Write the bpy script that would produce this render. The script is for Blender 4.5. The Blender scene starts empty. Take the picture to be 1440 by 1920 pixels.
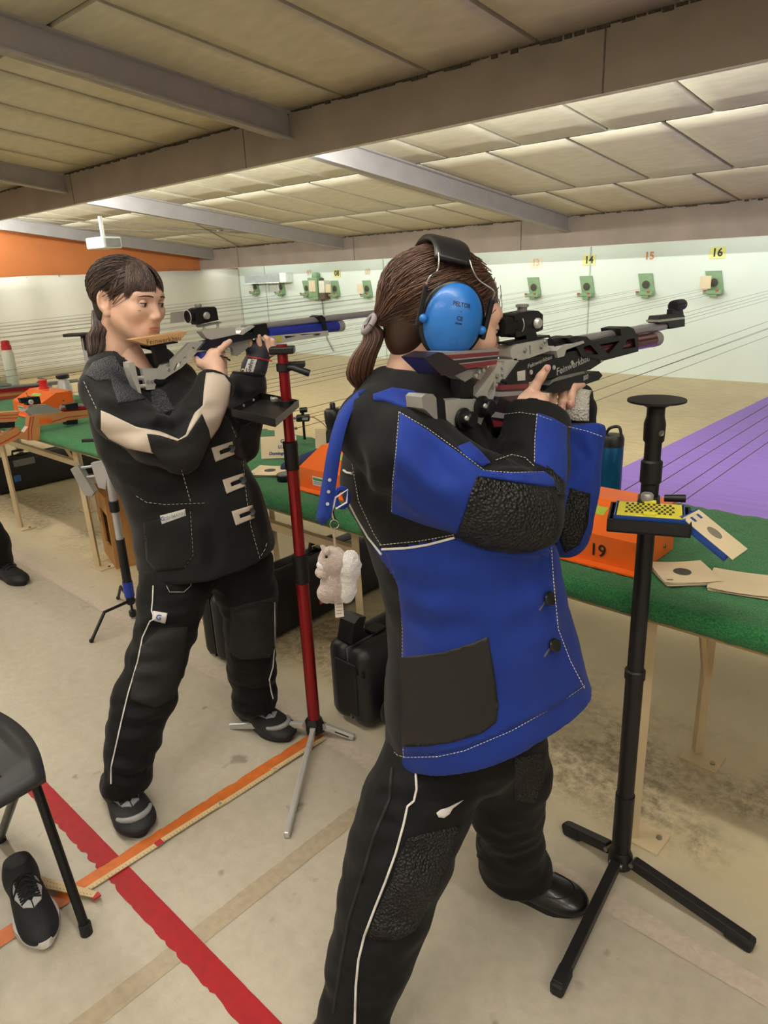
import bpy, bmesh, math, random
import numpy as np
from mathutils import Vector, Matrix, noise
from mathutils.bvhtree import BVHTree
from mathutils.geometry import delaunay_2d_cdt

sc = bpy.context.scene
COL = sc.collection
random.seed(5)

# ------------------------------------------------------------------ camera
YAW, PITCH, ROLL, FPX, CAMH = 0.7614, 0.3253, -0.0449, 1338.2, 1.5
_f = np.array([-math.sin(YAW)*math.cos(PITCH), math.cos(YAW)*math.cos(PITCH), -math.sin(PITCH)])
_r = np.cross(_f, [0, 0, 1]); _r /= np.linalg.norm(_r); _u = np.cross(_r, _f)
CR = _r*math.cos(ROLL) + _u*math.sin(ROLL)
CU = -_r*math.sin(ROLL) + _u*math.cos(ROLL)
CF = _f
CC = np.array([0, 0, CAMH])
cam_d = bpy.data.cameras.new('camera')
cam = bpy.data.objects.new('camera', cam_d); COL.objects.link(cam)
cam_d.sensor_fit = 'VERTICAL'; cam_d.sensor_height = 36.0; cam_d.lens = 36.0*FPX/1920
cam_d.clip_start = 0.05; cam_d.clip_end = 100
cam.matrix_world = Matrix(((CR[0], CU[0], -CF[0], 0), (CR[1], CU[1], -CF[1], 0), (CR[2], CU[2], -CF[2], CAMH), (0, 0, 0, 1)))
sc.camera = cam

# ------------------------------------------------------------------ world, lights, exposure
sc.view_settings.view_transform = 'Standard'
sc.view_settings.look = 'None'
sc.view_settings.gamma = 1.0
sc.view_settings.use_curve_mapping = False
sc.view_settings.exposure = EXPOSURE = 0.0
W = bpy.data.worlds.new('room_air'); sc.world = W; W.use_nodes = True
W.node_tree.nodes['Background'].inputs['Color'].default_value = (0.9, 0.92, 1, 1)
W.node_tree.nodes['Background'].inputs['Strength'].default_value = 0.12

def area(name, loc, size, rot, power, color=(1, 1, 1)):
    l = bpy.data.lights.new(name, 'AREA'); l.shape = 'RECTANGLE'
    l.size, l.size_y = size; l.energy = power; l.color = color
    o = bpy.data.objects.new(name, l); o.location = loc; o.rotation_euler = rot; COL.objects.link(o)
    return o
CEIL_A, CEIL_B = 3.192, 0.131           # ceiling height falls towards the targets
def ceil_z(y): return CEIL_A - CEIL_B*y
WARM = (1.0, 0.965, 0.90)
# tube lamps over the firing line and in the room behind it (out of frame, hung a little below the ceiling)
TUBES = [(tx, 0.45) for tx in (-11.0, -7.6, -4.2, -0.8, 2.6)]+[(tx, -1.9) for tx in (-5.0, -1.0, 3.0)]
for tx, ty in TUBES:
    area('tube_light', (tx, ty, ceil_z(ty)-0.215), (2.6, 0.09), (0, 0, 0), 29, WARM)
    area('tube_light', (tx, ty, ceil_z(ty)-0.15), (2.6, 0.09), (math.pi, 0, 0), 74, WARM)
# tubes fixed behind the two cross beams, aimed down the range
for tx in (-11.6, -8.6, -5.6, -2.6, 0.4):
    area('tube_light', (tx, 4.16, 2.44), (2.6, 0.08), (math.radians(84), 0, 0), 66, (0.97, 1.0, 0.94))
    area('tube_light', (tx, 8.78, 1.93), (2.6, 0.07), (math.radians(74), 0, 0), 11, (0.95, 1.0, 0.96))

# ------------------------------------------------------------------ pixels to points (photo frame 1440 x 1920)
def ray(px, py): return CF + CR*(px-720)/FPX - CU*(py-960)/FPX
def at_z(px, py, z=0.0): d = ray(px, py); return CC + d*((z-CAMH)/d[2])
def at_y(px, py, y): d = ray(px, py); return CC + d*(y/d[1])
def at_x(px, py, x): d = ray(px, py); return CC + d*(x/d[0])
def depth_of(p): return float((np.asarray(p)-CC) @ CF)
def at_d(px, py, t): return CC + ray(px, py)*t
class Stage:
    """vertical plane through a thing, facing away from the viewer; s metres behind it"""
    def __init__(self, x, y):
        self.p = np.array([x, y, 0.0]); v = np.array([x, y, 0.0]); self.v = v/np.linalg.norm(v)
    def __call__(self, px, py, s=0.0):
        d = ray(px, py); t = ((self.p @ self.v)+s)/(d @ self.v)
        return CC + d*t
    def r(self, px, py, s, rpx): return rpx*depth_of(self(px, py, s))/FPX

# ------------------------------------------------------------------ materials
def lin(c):
    if isinstance(c, str):
        c = c.lstrip('#'); c = [int(c[i:i+2], 16)/255 for i in (0, 2, 4)]
        c = [x/12.92 if x <= 0.04045 else ((x+0.055)/1.055)**2.4 for x in c]
    return (*c[:3], 1.0)
MATS = {}
def M(name, col, rough=0.6, metal=0.0, var=0.12, scale=12.0, bump=0.0, bscale=120.0, spec=0.5, sheen=0.0, coat=0.0, trans=0.0, emit=0.0, kind='noise', dark=None, sss=0.0, stretch=None):
    if name in MATS: return MATS[name]
    m = bpy.data.materials.new(name); m.use_nodes = True
    nt = m.node_tree; N = nt.nodes; L = nt.links; b = N['Principled BSDF']
    c = lin(col)
    b.inputs['Roughness'].default_value = rough; b.inputs['Metallic'].default_value = metal
    b.inputs['Specular IOR Level'].default_value = spec
    if sheen: b.inputs['Sheen Weight'].default_value = sheen; b.inputs['Sheen Roughness'].default_value = 0.5
    if coat: b.inputs['Coat Weight'].default_value = coat; b.inputs['Coat Roughness'].default_value = 0.15
    if trans: b.inputs['Transmission Weight'].default_value = trans
    if sss: b.inputs['Subsurface Weight'].default_value = sss; b.inputs['Subsurface Radius'].default_value = (0.012, 0.005, 0.003); b.inputs['Subsurface Scale'].default_value = 0.6
    tc = N.new('ShaderNodeTexCoord'); mp = N.new('ShaderNodeMapping'); L.new(tc.outputs['Object'], mp.inputs[0])
    if stretch: mp.inputs['Scale'].default_value = stretch
    nz = N.new('ShaderNodeTexNoise'); nz.inputs['Scale'].default_value = scale; nz.inputs['Detail'].default_value = 5
    L.new(mp.outputs[0], nz.inputs['Vector'])
    rp = N.new('ShaderNodeValToRGB'); L.new(nz.outputs['Fac'], rp.inputs[0])
    d = lin(dark) if dark else tuple(x*(1-var) for x in c[:3])+(1,)
    e = tuple(min(1, x*(1+var)) for x in c[:3])+(1,)
    rp.color_ramp.elements[0].position = 0.3; rp.color_ramp.elements[1].position = 0.7
    rp.color_ramp.elements[0].color = d; rp.color_ramp.elements[1].color = e
    L.new(rp.outputs[0], b.inputs['Base Color'])
    if emit:
        L.new(rp.outputs[0], b.inputs['Emission Color']); b.inputs['Emission Strength'].default_value = emit
    if bump:
        if kind == 'leather':
            t = N.new('ShaderNodeTexVoronoi'); t.inputs['Scale'].default_value = bscale; o = t.outputs['Distance']
        elif kind == 'weave':
            t = N.new('ShaderNodeTexWave'); t.inputs['Scale'].default_value = bscale; t.inputs['Distortion'].default_value = 1.5; o = t.outputs['Fac']
        else:
            t = N.new('ShaderNodeTexNoise'); t.inputs['Scale'].default_value = bscale; t.inputs['Detail'].default_value = 4; o = t.outputs['Fac']
        L.new(mp.outputs[0], t.inputs['Vector'])
        bp = N.new('ShaderNodeBump'); bp.inputs['Strength'].default_value = bump; bp.inputs['Distance'].default_value = 0.004
        L.new(o, bp.inputs['Height']); L.new(bp.outputs[0], b.inputs['Normal'])
    MATS[name] = m
    return m

# ------------------------------------------------------------------ objects
ORIG = {}
def link(o, parent=None):
    COL.objects.link(o)
    if parent is not None: o.parent = parent; ORIG[o.name] = ORIG.get(parent.name, np.zeros(3))
    return o
def thing(name, label, cat, loc, group=None):
    o = bpy.data.objects.new(name, None); o.empty_display_size = 0.05
    COL.objects.link(o); loc = np.asarray(loc, float); o.location = loc
    ORIG[o.name] = loc; o['label'] = label; o['category'] = cat
    if group: o['group'] = group
    return o
def tag(o, label, cat, group=None):
    o['label'] = label; o['category'] = cat
    if group: o['group'] = group
    return o
def struct(o): o['kind'] = 'structure'; return o
def mk(name, V, Fc, mat, parent=None, smooth=False, label=None, mats=None, midx=None, own=False):
    """one mesh object from world-space vertices; own=True puts a top-level object's origin at its base centre"""
    V = np.asarray(V, float).reshape(-1, 3)
    if parent is not None: og = ORIG.get(parent.name, np.zeros(3))
    elif own: og = np.array([(V[:, 0].min()+V[:, 0].max())/2, (V[:, 1].min()+V[:, 1].max())/2, V[:, 2].min()])
    else: og = np.zeros(3)
    me = bpy.data.meshes.new(name)
    me.from_pydata((V-og).tolist(), [], [tuple(int(i) for i in f) for f in Fc])
    for m in (mats or [mat]): me.materials.append(m)
    if midx is not None: me.polygons.foreach_set('material_index', np.asarray(midx, np.int32))
    if smooth: me.polygons.foreach_set('use_smooth', np.ones(len(me.polygons), bool))
    me.update()
    o = bpy.data.objects.new(name, me); link(o, parent)
    if parent is None: o.location = og; ORIG[o.name] = og
    if label: o['label'] = label
    return o
def smooth_by_angle(o, deg=35):
    me = o.data; bm = bmesh.new(); bm.from_mesh(me)
    for f in bm.faces: f.smooth = True
    for e in bm.edges:
        e.smooth = len(e.link_faces) == 2 and e.calc_face_angle(0) < math.radians(deg)
    bm.to_mesh(me); bm.free(); return o
class MB:
    """collects shapes (world space) into one mesh"""
    def __init__(self): self.V = []; self.F = []
    def add(self, V, F):
        n = len(self.V); self.V += [tuple(map(float, v)) for v in V]; self.F += [tuple(i+n for i in f) for f in F]; return self
    def box(self, c, s, R=None, bev=0.0):
        c = np.asarray(c, float); h = np.asarray(s, float)/2
        if bev <= 0:
            P = np.array([[x, y, z] for x in (-1, 1) for y in (-1, 1) for z in (-1, 1)])*h
            F = [(0, 1, 3, 2), (4, 6, 7, 5), (0, 4, 5, 1), (2, 3, 7, 6), (0, 2, 6, 4), (1, 5, 7, 3)]
        else:
            bm = bmesh.new(); bmesh.ops.create_cube(bm, size=1)
            for v in bm.verts: v.co = Vector((v.co.x*2*h[0], v.co.y*2*h[1], v.co.z*2*h[2]))
            bmesh.ops.bevel(bm, geom=bm.edges[:], offset=min(bev, 0.49*2*min(h)), segments=2, affect='EDGES', profile=0.5)
            bm.verts.index_update(); P = np.array([v.co[:] for v in bm.verts]); F = [[v.index for v in f.verts] for f in bm.faces]; bm.free()
        if R is not None: P = P @ np.asarray(R).T
        return self.add(P+c, F)
    def tube(self, pts, r, n=10, cap=True):
        pts = np.asarray(pts, float); k = len(pts); rr = np.full(k, r) if np.isscalar(r) else np.asarray(r, float)
        T = np.gradient(pts, axis=0); T /= np.linalg.norm(T, axis=1)[:, None]+1e-12
        up = np.array([0, 0, 1.0]) if abs(T[0][2]) < 0.9 else np.array([1.0, 0, 0])
        a = np.cross(T[0], up); a /= np.linalg.norm(a); V = []
        for i in range(k):
            a = a - T[i]*(a @ T[i]); a /= np.linalg.norm(a); b = np.cross(T[i], a)
            for j in range(n):
                th = 2*math.pi*j/n; V.append(pts[i]+rr[i]*(a*math.cos(th)+b*math.sin(th)))
        F = [(i*n+j, i*n+(j+1) % n, (i+1)*n+(j+1) % n, (i+1)*n+j) for i in range(k-1) for j in range(n)]
        if cap: F += [tuple(range(n))[::-1], tuple((k-1)*n+j for j in range(n))]
        return self.add(V, F)
    def cyl(self, a, b, r, r2=None, n=24):
        return self.tube([a, b], [r, r if r2 is None else r2], n)
    def lathe(self, c, prof, axis=(0, 0, 1), n=32):
        """prof: (radius, height along axis)"""
        c = np.asarray(c, float); ax = np.asarray(axis, float); ax = ax/np.linalg.norm(ax)
        t = np.array([0, 0, 1.0]) if abs(ax[2]) < 0.9 else np.array([1.0, 0, 0])
        a = np.cross(ax, t); a /= np.linalg.norm(a); b = np.cross(ax, a); V = []
        for rr, hh in prof:
            for j in range(n):
                th = 2*math.pi*j/n; V.append(c+ax*hh+max(rr, 1e-5)*(a*math.cos(th)+b*math.sin(th)))
        k = len(prof)
        F = [(i*n+j, i*n+(j+1) % n, (i+1)*n+(j+1) % n, (i+1)*n+j) for i in range(k-1) for j in range(n)]
        F += [tuple(range(n))[::-1], tuple((k-1)*n+j for j in range(n))]
        return self.add(V, F)
    def ball(self, c, r, n=12, R=None):
        c = np.asarray(c, float); r = np.ones(3)*r if np.isscalar(r) else np.asarray(r, float); V = []; F = []
        for i in range(n+1):
            th = math.pi*i/n
            for j in range(2*n):
                ph = math.pi*j/n; V.append(np.array([math.sin(th)*math.cos(ph), math.sin(th)*math.sin(ph), math.cos(th)])*r)
        V = np.array(V)
        if R is not None: V = V @ np.asarray(R).T
        for i in range(n):
            for j in range(2*n): F.append((i*2*n+j, (i+1)*2*n+j, (i+1)*2*n+(j+1) % (2*n), i*2*n+(j+1) % (2*n)))
        return self.add(V+c, F)
    def prism(self, P, Q):
        """two matching closed loops -> solid"""
        n = len(P)
        F = [tuple(range(n))[::-1], tuple(range(n, 2*n))]+[(i, (i+1) % n, n+(i+1) % n, n+i) for i in range(n)]
        return self.add(list(P)+list(Q), F)
    def slab(self, loop, off, holes=()):
        """planar outline (with holes) given as 3D points, extruded both ways by off/2"""
        off = np.asarray(off, float); loops = [np.asarray(loop, float)]+[np.asarray(h, float) for h in holes]
        n = off/np.linalg.norm(off); e1 = loops[0][1]-loops[0][0]; e1 -= n*(e1 @ n); e1 /= np.linalg.norm(e1); e2 = np.cross(n, e1)
        pts = np.vstack(loops); o = pts[0]
        p2 = [Vector(((p-o) @ e1, (p-o) @ e2)) for p in pts]; faces = []; k = 0
        for l in loops: faces.append(list(range(k, k+len(l)))); k += len(l)
        ed = [(f[i], f[(i+1) % len(f)]) for f in faces for i in range(len(f))]
        vo, eo, fo, ov, oe, of = delaunay_2d_cdt(p2, ed, [], 2 if holes else 1, 1e-7) if holes else delaunay_2d_cdt(p2, [], [faces[0]], 1, 1e-7)
        if holes:
            def inside(q, l):
                c = False; m = len(l)
                for i in range(m):
                    a = p2[l[i]]; b = p2[l[(i+1) % m]]
                    if (a.y > q.y) != (b.y > q.y) and q.x < (b.x-a.x)*(q.y-a.y)/(b.y-a.y)+a.x: c = not c
                return c
            vo, eo, fo, ov, oe, of = delaunay_2d_cdt(p2, ed, [], 0, 1e-7)
            fo = [f for f in fo if inside((vo[f[0]]+vo[f[1]]+vo[f[2]])/3, faces[0]) and not any(inside((vo[f[0]]+vo[f[1]]+vo[f[2]])/3, h) for h in faces[1:])]
        W3 = np.array([o+e1*v.x+e2*v.y for v in vo]); m = len(W3)
        V = np.vstack([W3-off/2, W3+off/2]); F = []; cnt = {}
        for f in fo:
            F.append(tuple(f)[::-1]); F.append(tuple(i+m for i in f))
            for i in range(len(f)):
                a, b = f[i], f[(i+1) % len(f)]; cnt[(a, b)] = cnt.get((a, b), 0)+1
        for (a, b) in cnt:
            if (b, a) not in cnt: F.append((a, b, b+m, a+m))
        return self.add(V, F)
    def build(self, name, mat, parent=None, smooth=None, label=None, own=False):
        o = mk(name, self.V, self.F, mat, parent, label=label, own=own)
        if smooth: smooth_by_angle(o, smooth if smooth is not True else 40)
        return o
def rotz(a): c, s = math.cos(a), math.sin(a); return np.array([[c, -s, 0], [s, c, 0], [0, 0, 1.0]])
def rotx(a): c, s = math.cos(a), math.sin(a); return np.array([[1.0, 0, 0], [0, c, -s], [0, s, c]])
def roty(a): c, s = math.cos(a), math.sin(a); return np.array([[c, 0, s], [0, 1.0, 0], [-s, 0, c]])
def frame_from(y, up=(0, 0, 1)):
    y = np.asarray(y, float); y = y/np.linalg.norm(y); x = np.cross(y, up); x /= np.linalg.norm(x); z = np.cross(x, y)
    return np.stack([x, y, z], 1)
def spline(P, n=8):
    """Catmull-Rom through points"""
    P = [np.asarray(p, float) for p in P]
    if len(P) < 3: return [P[0]+(P[-1]-P[0])*t for t in np.linspace(0, 1, n+1)]
    Q = [2*P[0]-P[1]]+P+[2*P[-1]-P[-2]]; out = []
    for i in range(1, len(Q)-2):
        a, b, c, d = Q[i-1:i+3]
        for t in np.linspace(0, 1, n, endpoint=False):
            out.append(0.5*((2*b)+(c-a)*t+(2*a-5*b+4*c-d)*t*t+(3*b-a-3*c+d)*t**3))
    out.append(P[-1]); return out

# ------------------------------------------------------------------ lettering
def text_mb(txt, size, bold=0.0, shear=0.0, spacing=1.0):
    cu = bpy.data.curves.new('lettering', 'FONT'); cu.body = txt; cu.size = size; cu.align_x = 'CENTER'; cu.align_y = 'CENTER'
    cu.offset = bold; cu.shear = shear; cu.resolution_u = 3; cu.space_character = spacing
    o = bpy.data.objects.new('lettering', cu); COL.objects.link(o)
    dg = bpy.context.evaluated_depsgraph_get(); dg.update()
    me = bpy.data.meshes.new_from_object(o.evaluated_get(dg))
    V = np.array([v.co[:] for v in me.vertices]).reshape(-1, 3); F = [tuple(p.vertices) for p in me.polygons]
    bpy.data.objects.remove(o); bpy.data.curves.remove(cu); bpy.data.meshes.remove(me)
    return V, F
def text_on(name, txt, c, right, up, size, mat, parent, bold=0.0, bvh=None, lift=0.0008, shear=0.0, spacing=1.0, width=None):
    """flat print; c centre, right/up directions; with bvh it is laid on a curved surface"""
    V, F = text_mb(txt, size, bold, shear, spacing)
    if width: V[:, 0] *= width/(V[:, 0].max()-V[:, 0].min())
    right = np.asarray(right, float); right = right/np.linalg.norm(right); up = np.asarray(up, float); up = up-right*(up @ right); up /= np.linalg.norm(up)
    n = np.cross(right, up); W3 = np.asarray(c)+V[:, :1]*right+V[:, 1:2]*up+n*lift
    if bvh is not None:
        for i in range(len(W3)):
            h = bvh.ray_cast(Vector(W3[i]+n*0.06), Vector(-n))
            if h[0] is not None: W3[i] = np.array(h[0])+n*lift
    return mk(name, W3, F, mat, parent)

# ------------------------------------------------------------------ distance-field modelling (organic shapes)
class Field:
    def __init__(self, lo, hi, res):
        self.lo = np.asarray(lo, float); self.res = res
        self.n = np.ceil((np.asarray(hi, float)-self.lo)/res).astype(int)+1
        self.A = np.full(self.n, 1.0, np.float32)
    def sub(self, lo, hi):
        i0 = np.clip(np.floor((np.asarray(lo)-self.lo)/self.res).astype(int), 0, self.n); i1 = np.clip(np.ceil((np.asarray(hi)-self.lo)/self.res).astype(int)+1, 0, self.n)
        if np.any(i1 <= i0): return None, None
        g = [self.lo[k]+self.res*np.arange(i0[k], i1[k]) for k in range(3)]
        return tuple(slice(i0[k], i1[k]) for k in range(3)), np.stack(np.meshgrid(*g, indexing='ij'), -1)
    def _merge(self, sl, d, k, mode):
        a = self.A[sl]
        if mode == 'add':
            h = np.maximum(k-np.abs(a-d), 0)/k if k > 0 else 0
            self.A[sl] = np.minimum(a, d)-h*h*k*0.25
        else:
            d = -d; h = np.maximum(k-np.abs(a-d), 0)/k if k > 0 else 0
            self.A[sl] = np.maximum(a, d)+h*h*k*0.25
    def cone(self, a, b, ra, rb, k=0.01, n=None, kf=1.0, mode='add'):
        a = np.asarray(a, float); b = np.asarray(b, float); R = max(ra, rb)*max(1, kf)+k+2*self.res
        sl, P = self.sub(np.minimum(a, b)-R, np.maximum(a, b)+R)
        if sl is None: return
        q = P-a; e = b-a
        if n is not None and kf != 1.0:
            n = np.asarray(n, float); q = q-(q @ n)[..., None]*n*(1-1/kf); e = e-n*(e @ n)*(1-1/kf)
        t = np.clip((q @ e)/(e @ e+1e-12), 0, 1)
        d = np.linalg.norm(q-t[..., None]*e, axis=-1)-(ra+(rb-ra)*t)
        self._merge(sl, d.astype(np.float32), k, mode)
    def chain(self, pts, k=0.01, n=None, kf=1.0, mode='add'):
        for (a, ra), (b, rb) in zip(pts[:-1], pts[1:]): self.cone(a, b, ra, rb, k, n, kf, mode)
    def ell(self, c, r, R=None, k=0.01, mode='add'):
        c = np.asarray(c, float); r = np.asarray(r, float); m = r.max()+k+2*self.res
        sl, P = self.sub(c-m, c+m)
        if sl is None: return
        q = P-c
        if R is not None: q = q @ np.asarray(R)
        k0 = np.linalg.norm(q/r, axis=-1); k1 = np.linalg.norm(q/(r*r), axis=-1)+1e-9
        self._merge(sl, (k0*(k0-1)/k1).astype(np.float32), k, mode)
    def cut(self, p, n, k=0.0):
        """remove everything on the side n points to"""
        n = np.asarray(n, float); n = n/np.linalg.norm(n)
        sl, P = self.sub(self.lo, self.lo+self.res*self.n)
        d = ((P-np.asarray(p)) @ n).astype(np.float32); self._merge(sl, -d, k, 'cut')
    def mesh(self):
        A = self.A; A[0] = A[-1] = 1; A[:, 0] = A[:, -1] = 1; A[:, :, 0] = A[:, :, -1] = 1
        s = A < 0; nx, ny, nz = [k-1 for k in A.shape]
        cs = np.zeros((nx, ny, nz), np.int8)
        for i in (0, 1):
            for j in (0, 1):
                for k in (0, 1): cs += s[i:nx+i, j:ny+j, k:nz+k]
        act = (cs > 0) & (cs < 8); idx = np.full(act.shape, -1, np.int64); cells = np.argwhere(act); idx[act] = np.arange(len(cells))
        acc = np.zeros((len(cells), 3)); cnt = np.zeros(len(cells))
        E = [((i, j, k), ax) for ax in range(3) for (i, j, k) in ((0, 0, 0), (1, 0, 0), (0, 1, 0), (0, 0, 1), (1, 1, 0), (1, 0, 1), (0, 1, 1)) if (i, j, k)[ax] == 0]
        for o, ax in E:
            o = np.array(o); e = np.zeros(3, int); e[ax] = 1
            p = cells+o; q = p+e; a = A[tuple(p.T)]; b = A[tuple(q.T)]; m = (a < 0) != (b < 0)
            t = np.where(m, a/(a-b+1e-20), 0); pos = o+t[:, None]*e
            acc += np.where(m[:, None], pos, 0); cnt += m
        V = self.lo+self.res*(cells+acc/np.maximum(cnt, 1)[:, None])
        Fc = []
        for ax in range(3):
            u, v = (ax+1) % 3, (ax+2) % 3; e = np.zeros(3, int); e[ax] = 1
            sa = [slice(None)]*3; sb = [slice(None)]*3; sa[ax] = slice(0, -1); sb[ax] = slice(1, None)
            a = s[tuple(sa)]; b = s[tuple(sb)]
            ed = np.argwhere(a != b); ed = ed[(ed[:, u] > 0) & (ed[:, v] > 0) & (ed[:, u] < A.shape[u]-1) & (ed[:, v] < A.shape[v]-1)]
            inn = a[tuple(ed.T)]
            du = np.zeros(3, int); du[u] = 1; dv = np.zeros(3, int); dv[v] = 1
            c = [idx[tuple((ed-du-dv).T)], idx[tuple((ed-dv).T)], idx[tuple(ed.T)], idx[tuple((ed-du).T)]]
            Q = np.stack(c, 1); Q[~inn] = Q[~inn][:, ::-1]; Fc.append(Q)
        return V, np.vstack(Fc)
def relax(V, F, it=2, lam=0.5):
    n = len(V); E = np.vstack([F[:, [0, 1]], F[:, [1, 2]], F[:, [2, 3]], F[:, [3, 0]]])
    for _ in range(it):
        S = np.zeros_like(V); c = np.bincount(E[:, 0], minlength=n)+np.bincount(E[:, 1], minlength=n)
        for k in range(3): S[:, k] = np.bincount(E[:, 0], V[E[:, 1], k], n)+np.bincount(E[:, 1], V[E[:, 0], k], n)
        V = V+lam*(S/np.maximum(c, 1)[:, None]-V)
    return V
def vnormals(V, F):
    V = np.asarray(V); F = np.asarray(F); n = np.cross(V[F[:, 2]]-V[F[:, 0]], V[F[:, 3]]-V[F[:, 1]]) if F.shape[1] == 4 else np.cross(V[F[:, 1]]-V[F[:, 0]], V[F[:, 2]]-V[F[:, 0]])
    N = np.zeros_like(V)
    for k in range(F.shape[1]):
        for j in range(3): N[:, j] += np.bincount(F[:, k], n[:, j], len(V))
    return N/(np.linalg.norm(N, axis=1)[:, None]+1e-12)
def bvh_of(V, F): return BVHTree.FromPolygons([Vector(v) for v in V], [tuple(int(i) for i in f) for f in F])

# ------------------------------------------------------------------ pieces sewn or laid on a surface
def on_surface(bvh, px, py, fallback=None):
    d = ray(px, py); h = bvh.ray_cast(Vector(CC), Vector(d).normalized())
    if h[0] is not None: return np.array(h[0])
    if fallback is not None: return at_d(px, py, fallback)
    return None
def densify(P, step, closed=True):
    out = []; n = len(P)
    for i in range(n if closed else n-1):
        a = np.array(P[i], float); b = np.array(P[(i+1) % n], float); k = max(1, int(np.linalg.norm(b-a)/step))
        out += [a+(b-a)*j/k for j in range(k)]
    if not closed: out.append(np.array(P[-1], float))
    return out
def patch(name, poly, bvh, mat, parent, thick=0.002, step=7, label=None, round_=True, maxjump=0.06):
    """a piece of cloth or leather cut to an outline (photo pixels) and laid on the surface below it"""
    B = densify(poly, step); nb = len(B)
    B = np.array(B); lo = B.min(0); hi = B.max(0)
    def inside(q):
        c = False
        for i in range(nb):
            a = B[i]; b = B[(i+1) % nb]
            if (a[1] > q[1]) != (b[1] > q[1]) and q[0] < (b[0]-a[0])*(q[1]-a[1])/(b[1]-a[1])+a[0]: c = not c
        return c
    G = [q for x in np.arange(lo[0]+step/2, hi[0], step) for y in np.arange(lo[1]+step/2, hi[1], step) for q in [np.array([x, y])] if inside(q) and np.min(np.sum((B-q)**2, 1)) > (0.45*step)**2]
    pts = [Vector(p) for p in list(B)+G]
    vo, eo, fo, ov, oe, of = delaunay_2d_cdt(pts, [], [list(range(nb))], 1, 1e-4)
    T = []
    for v in vo:
        h = on_surface(bvh, v.x, v.y); T.append(None if h is None else depth_of(h))
    good = [t for t in T if t is not None]
    if not good: return None
    med = float(np.median(good)); adj = {}
    for f in fo:
        for i in f: adj.setdefault(i, set()).update(f)
    for _ in range(6):
        for i, t in enumerate(T):
            nb_ = [T[j] for j in adj.get(i, ()) if j != i and T[j] is not None]
            if not nb_: continue
            m = float(np.median(nb_))
            if t is None or abs(t-m) > maxjump: T[i] = m
    T = [med if t is None else t for t in T]
    V = np.array([at_d(v.x, v.y, t) for v, t in zip(vo, T)])
    F3 = np.array([tuple(f) for f in fo if len(f) == 3])
    N = vnormals(V, F3)
    flip = np.sum(N*(CC-V), 1) < 0; N[flip] *= -1
    m = len(V); top = V+N*thick; bot = V-N*0.004; Fo = []; cnt = set()
    for f in F3:
        nn = np.cross(V[f[1]]-V[f[0]], V[f[2]]-V[f[0]])
        f = tuple(int(i) for i in (f if nn @ (CC-V[f[0]]) > 0 else f[::-1])); Fo.append(f)
        for i in range(3): cnt.add((f[i], f[(i+1) % 3]))
    for (a, b) in list(cnt):
        if (b, a) not in cnt: Fo.append((b, a, a+m, b+m))
    return mk(name, np.vstack([top, bot]), Fo, mat, parent, smooth=True, label=label)
def seam_pts(poly, bvh, lift=0.001, step=4, closed=False):
    out = []; last = None
    for q in densify(poly, step, closed):
        h = on_surface(bvh, q[0], q[1])
        if h is None:
            if last is None: continue
            h = at_d(q[0], q[1], last)
        t = depth_of(h)
        if last is not None and abs(t-last) > 0.05: h = at_d(q[0], q[1], last); t = last
        last = t; out.append(h+(CC-h)/np.linalg.norm(CC-h)*lift)
    return out
def stitch(name, polys, bvh, mat, parent, r=0.0007, dash=True, step=5, lift=0.0022, closed=False):
    mb = MB(); last = None
    for poly in polys:
        P = seam_pts(poly, bvh, lift, step, closed)
        if dash:
            for i in range(0, len(P)-1, 2): mb.tube([P[i], P[i]+(P[i+1]-P[i])*1.25], r, 5)
        elif len(P) > 1: last = MB().tube(P, r, 6).build(name, mat, parent, smooth=60)
    if mb.V: last = mb.build(name, mat, parent); last['kind'] = 'stuff'
    return last

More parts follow.
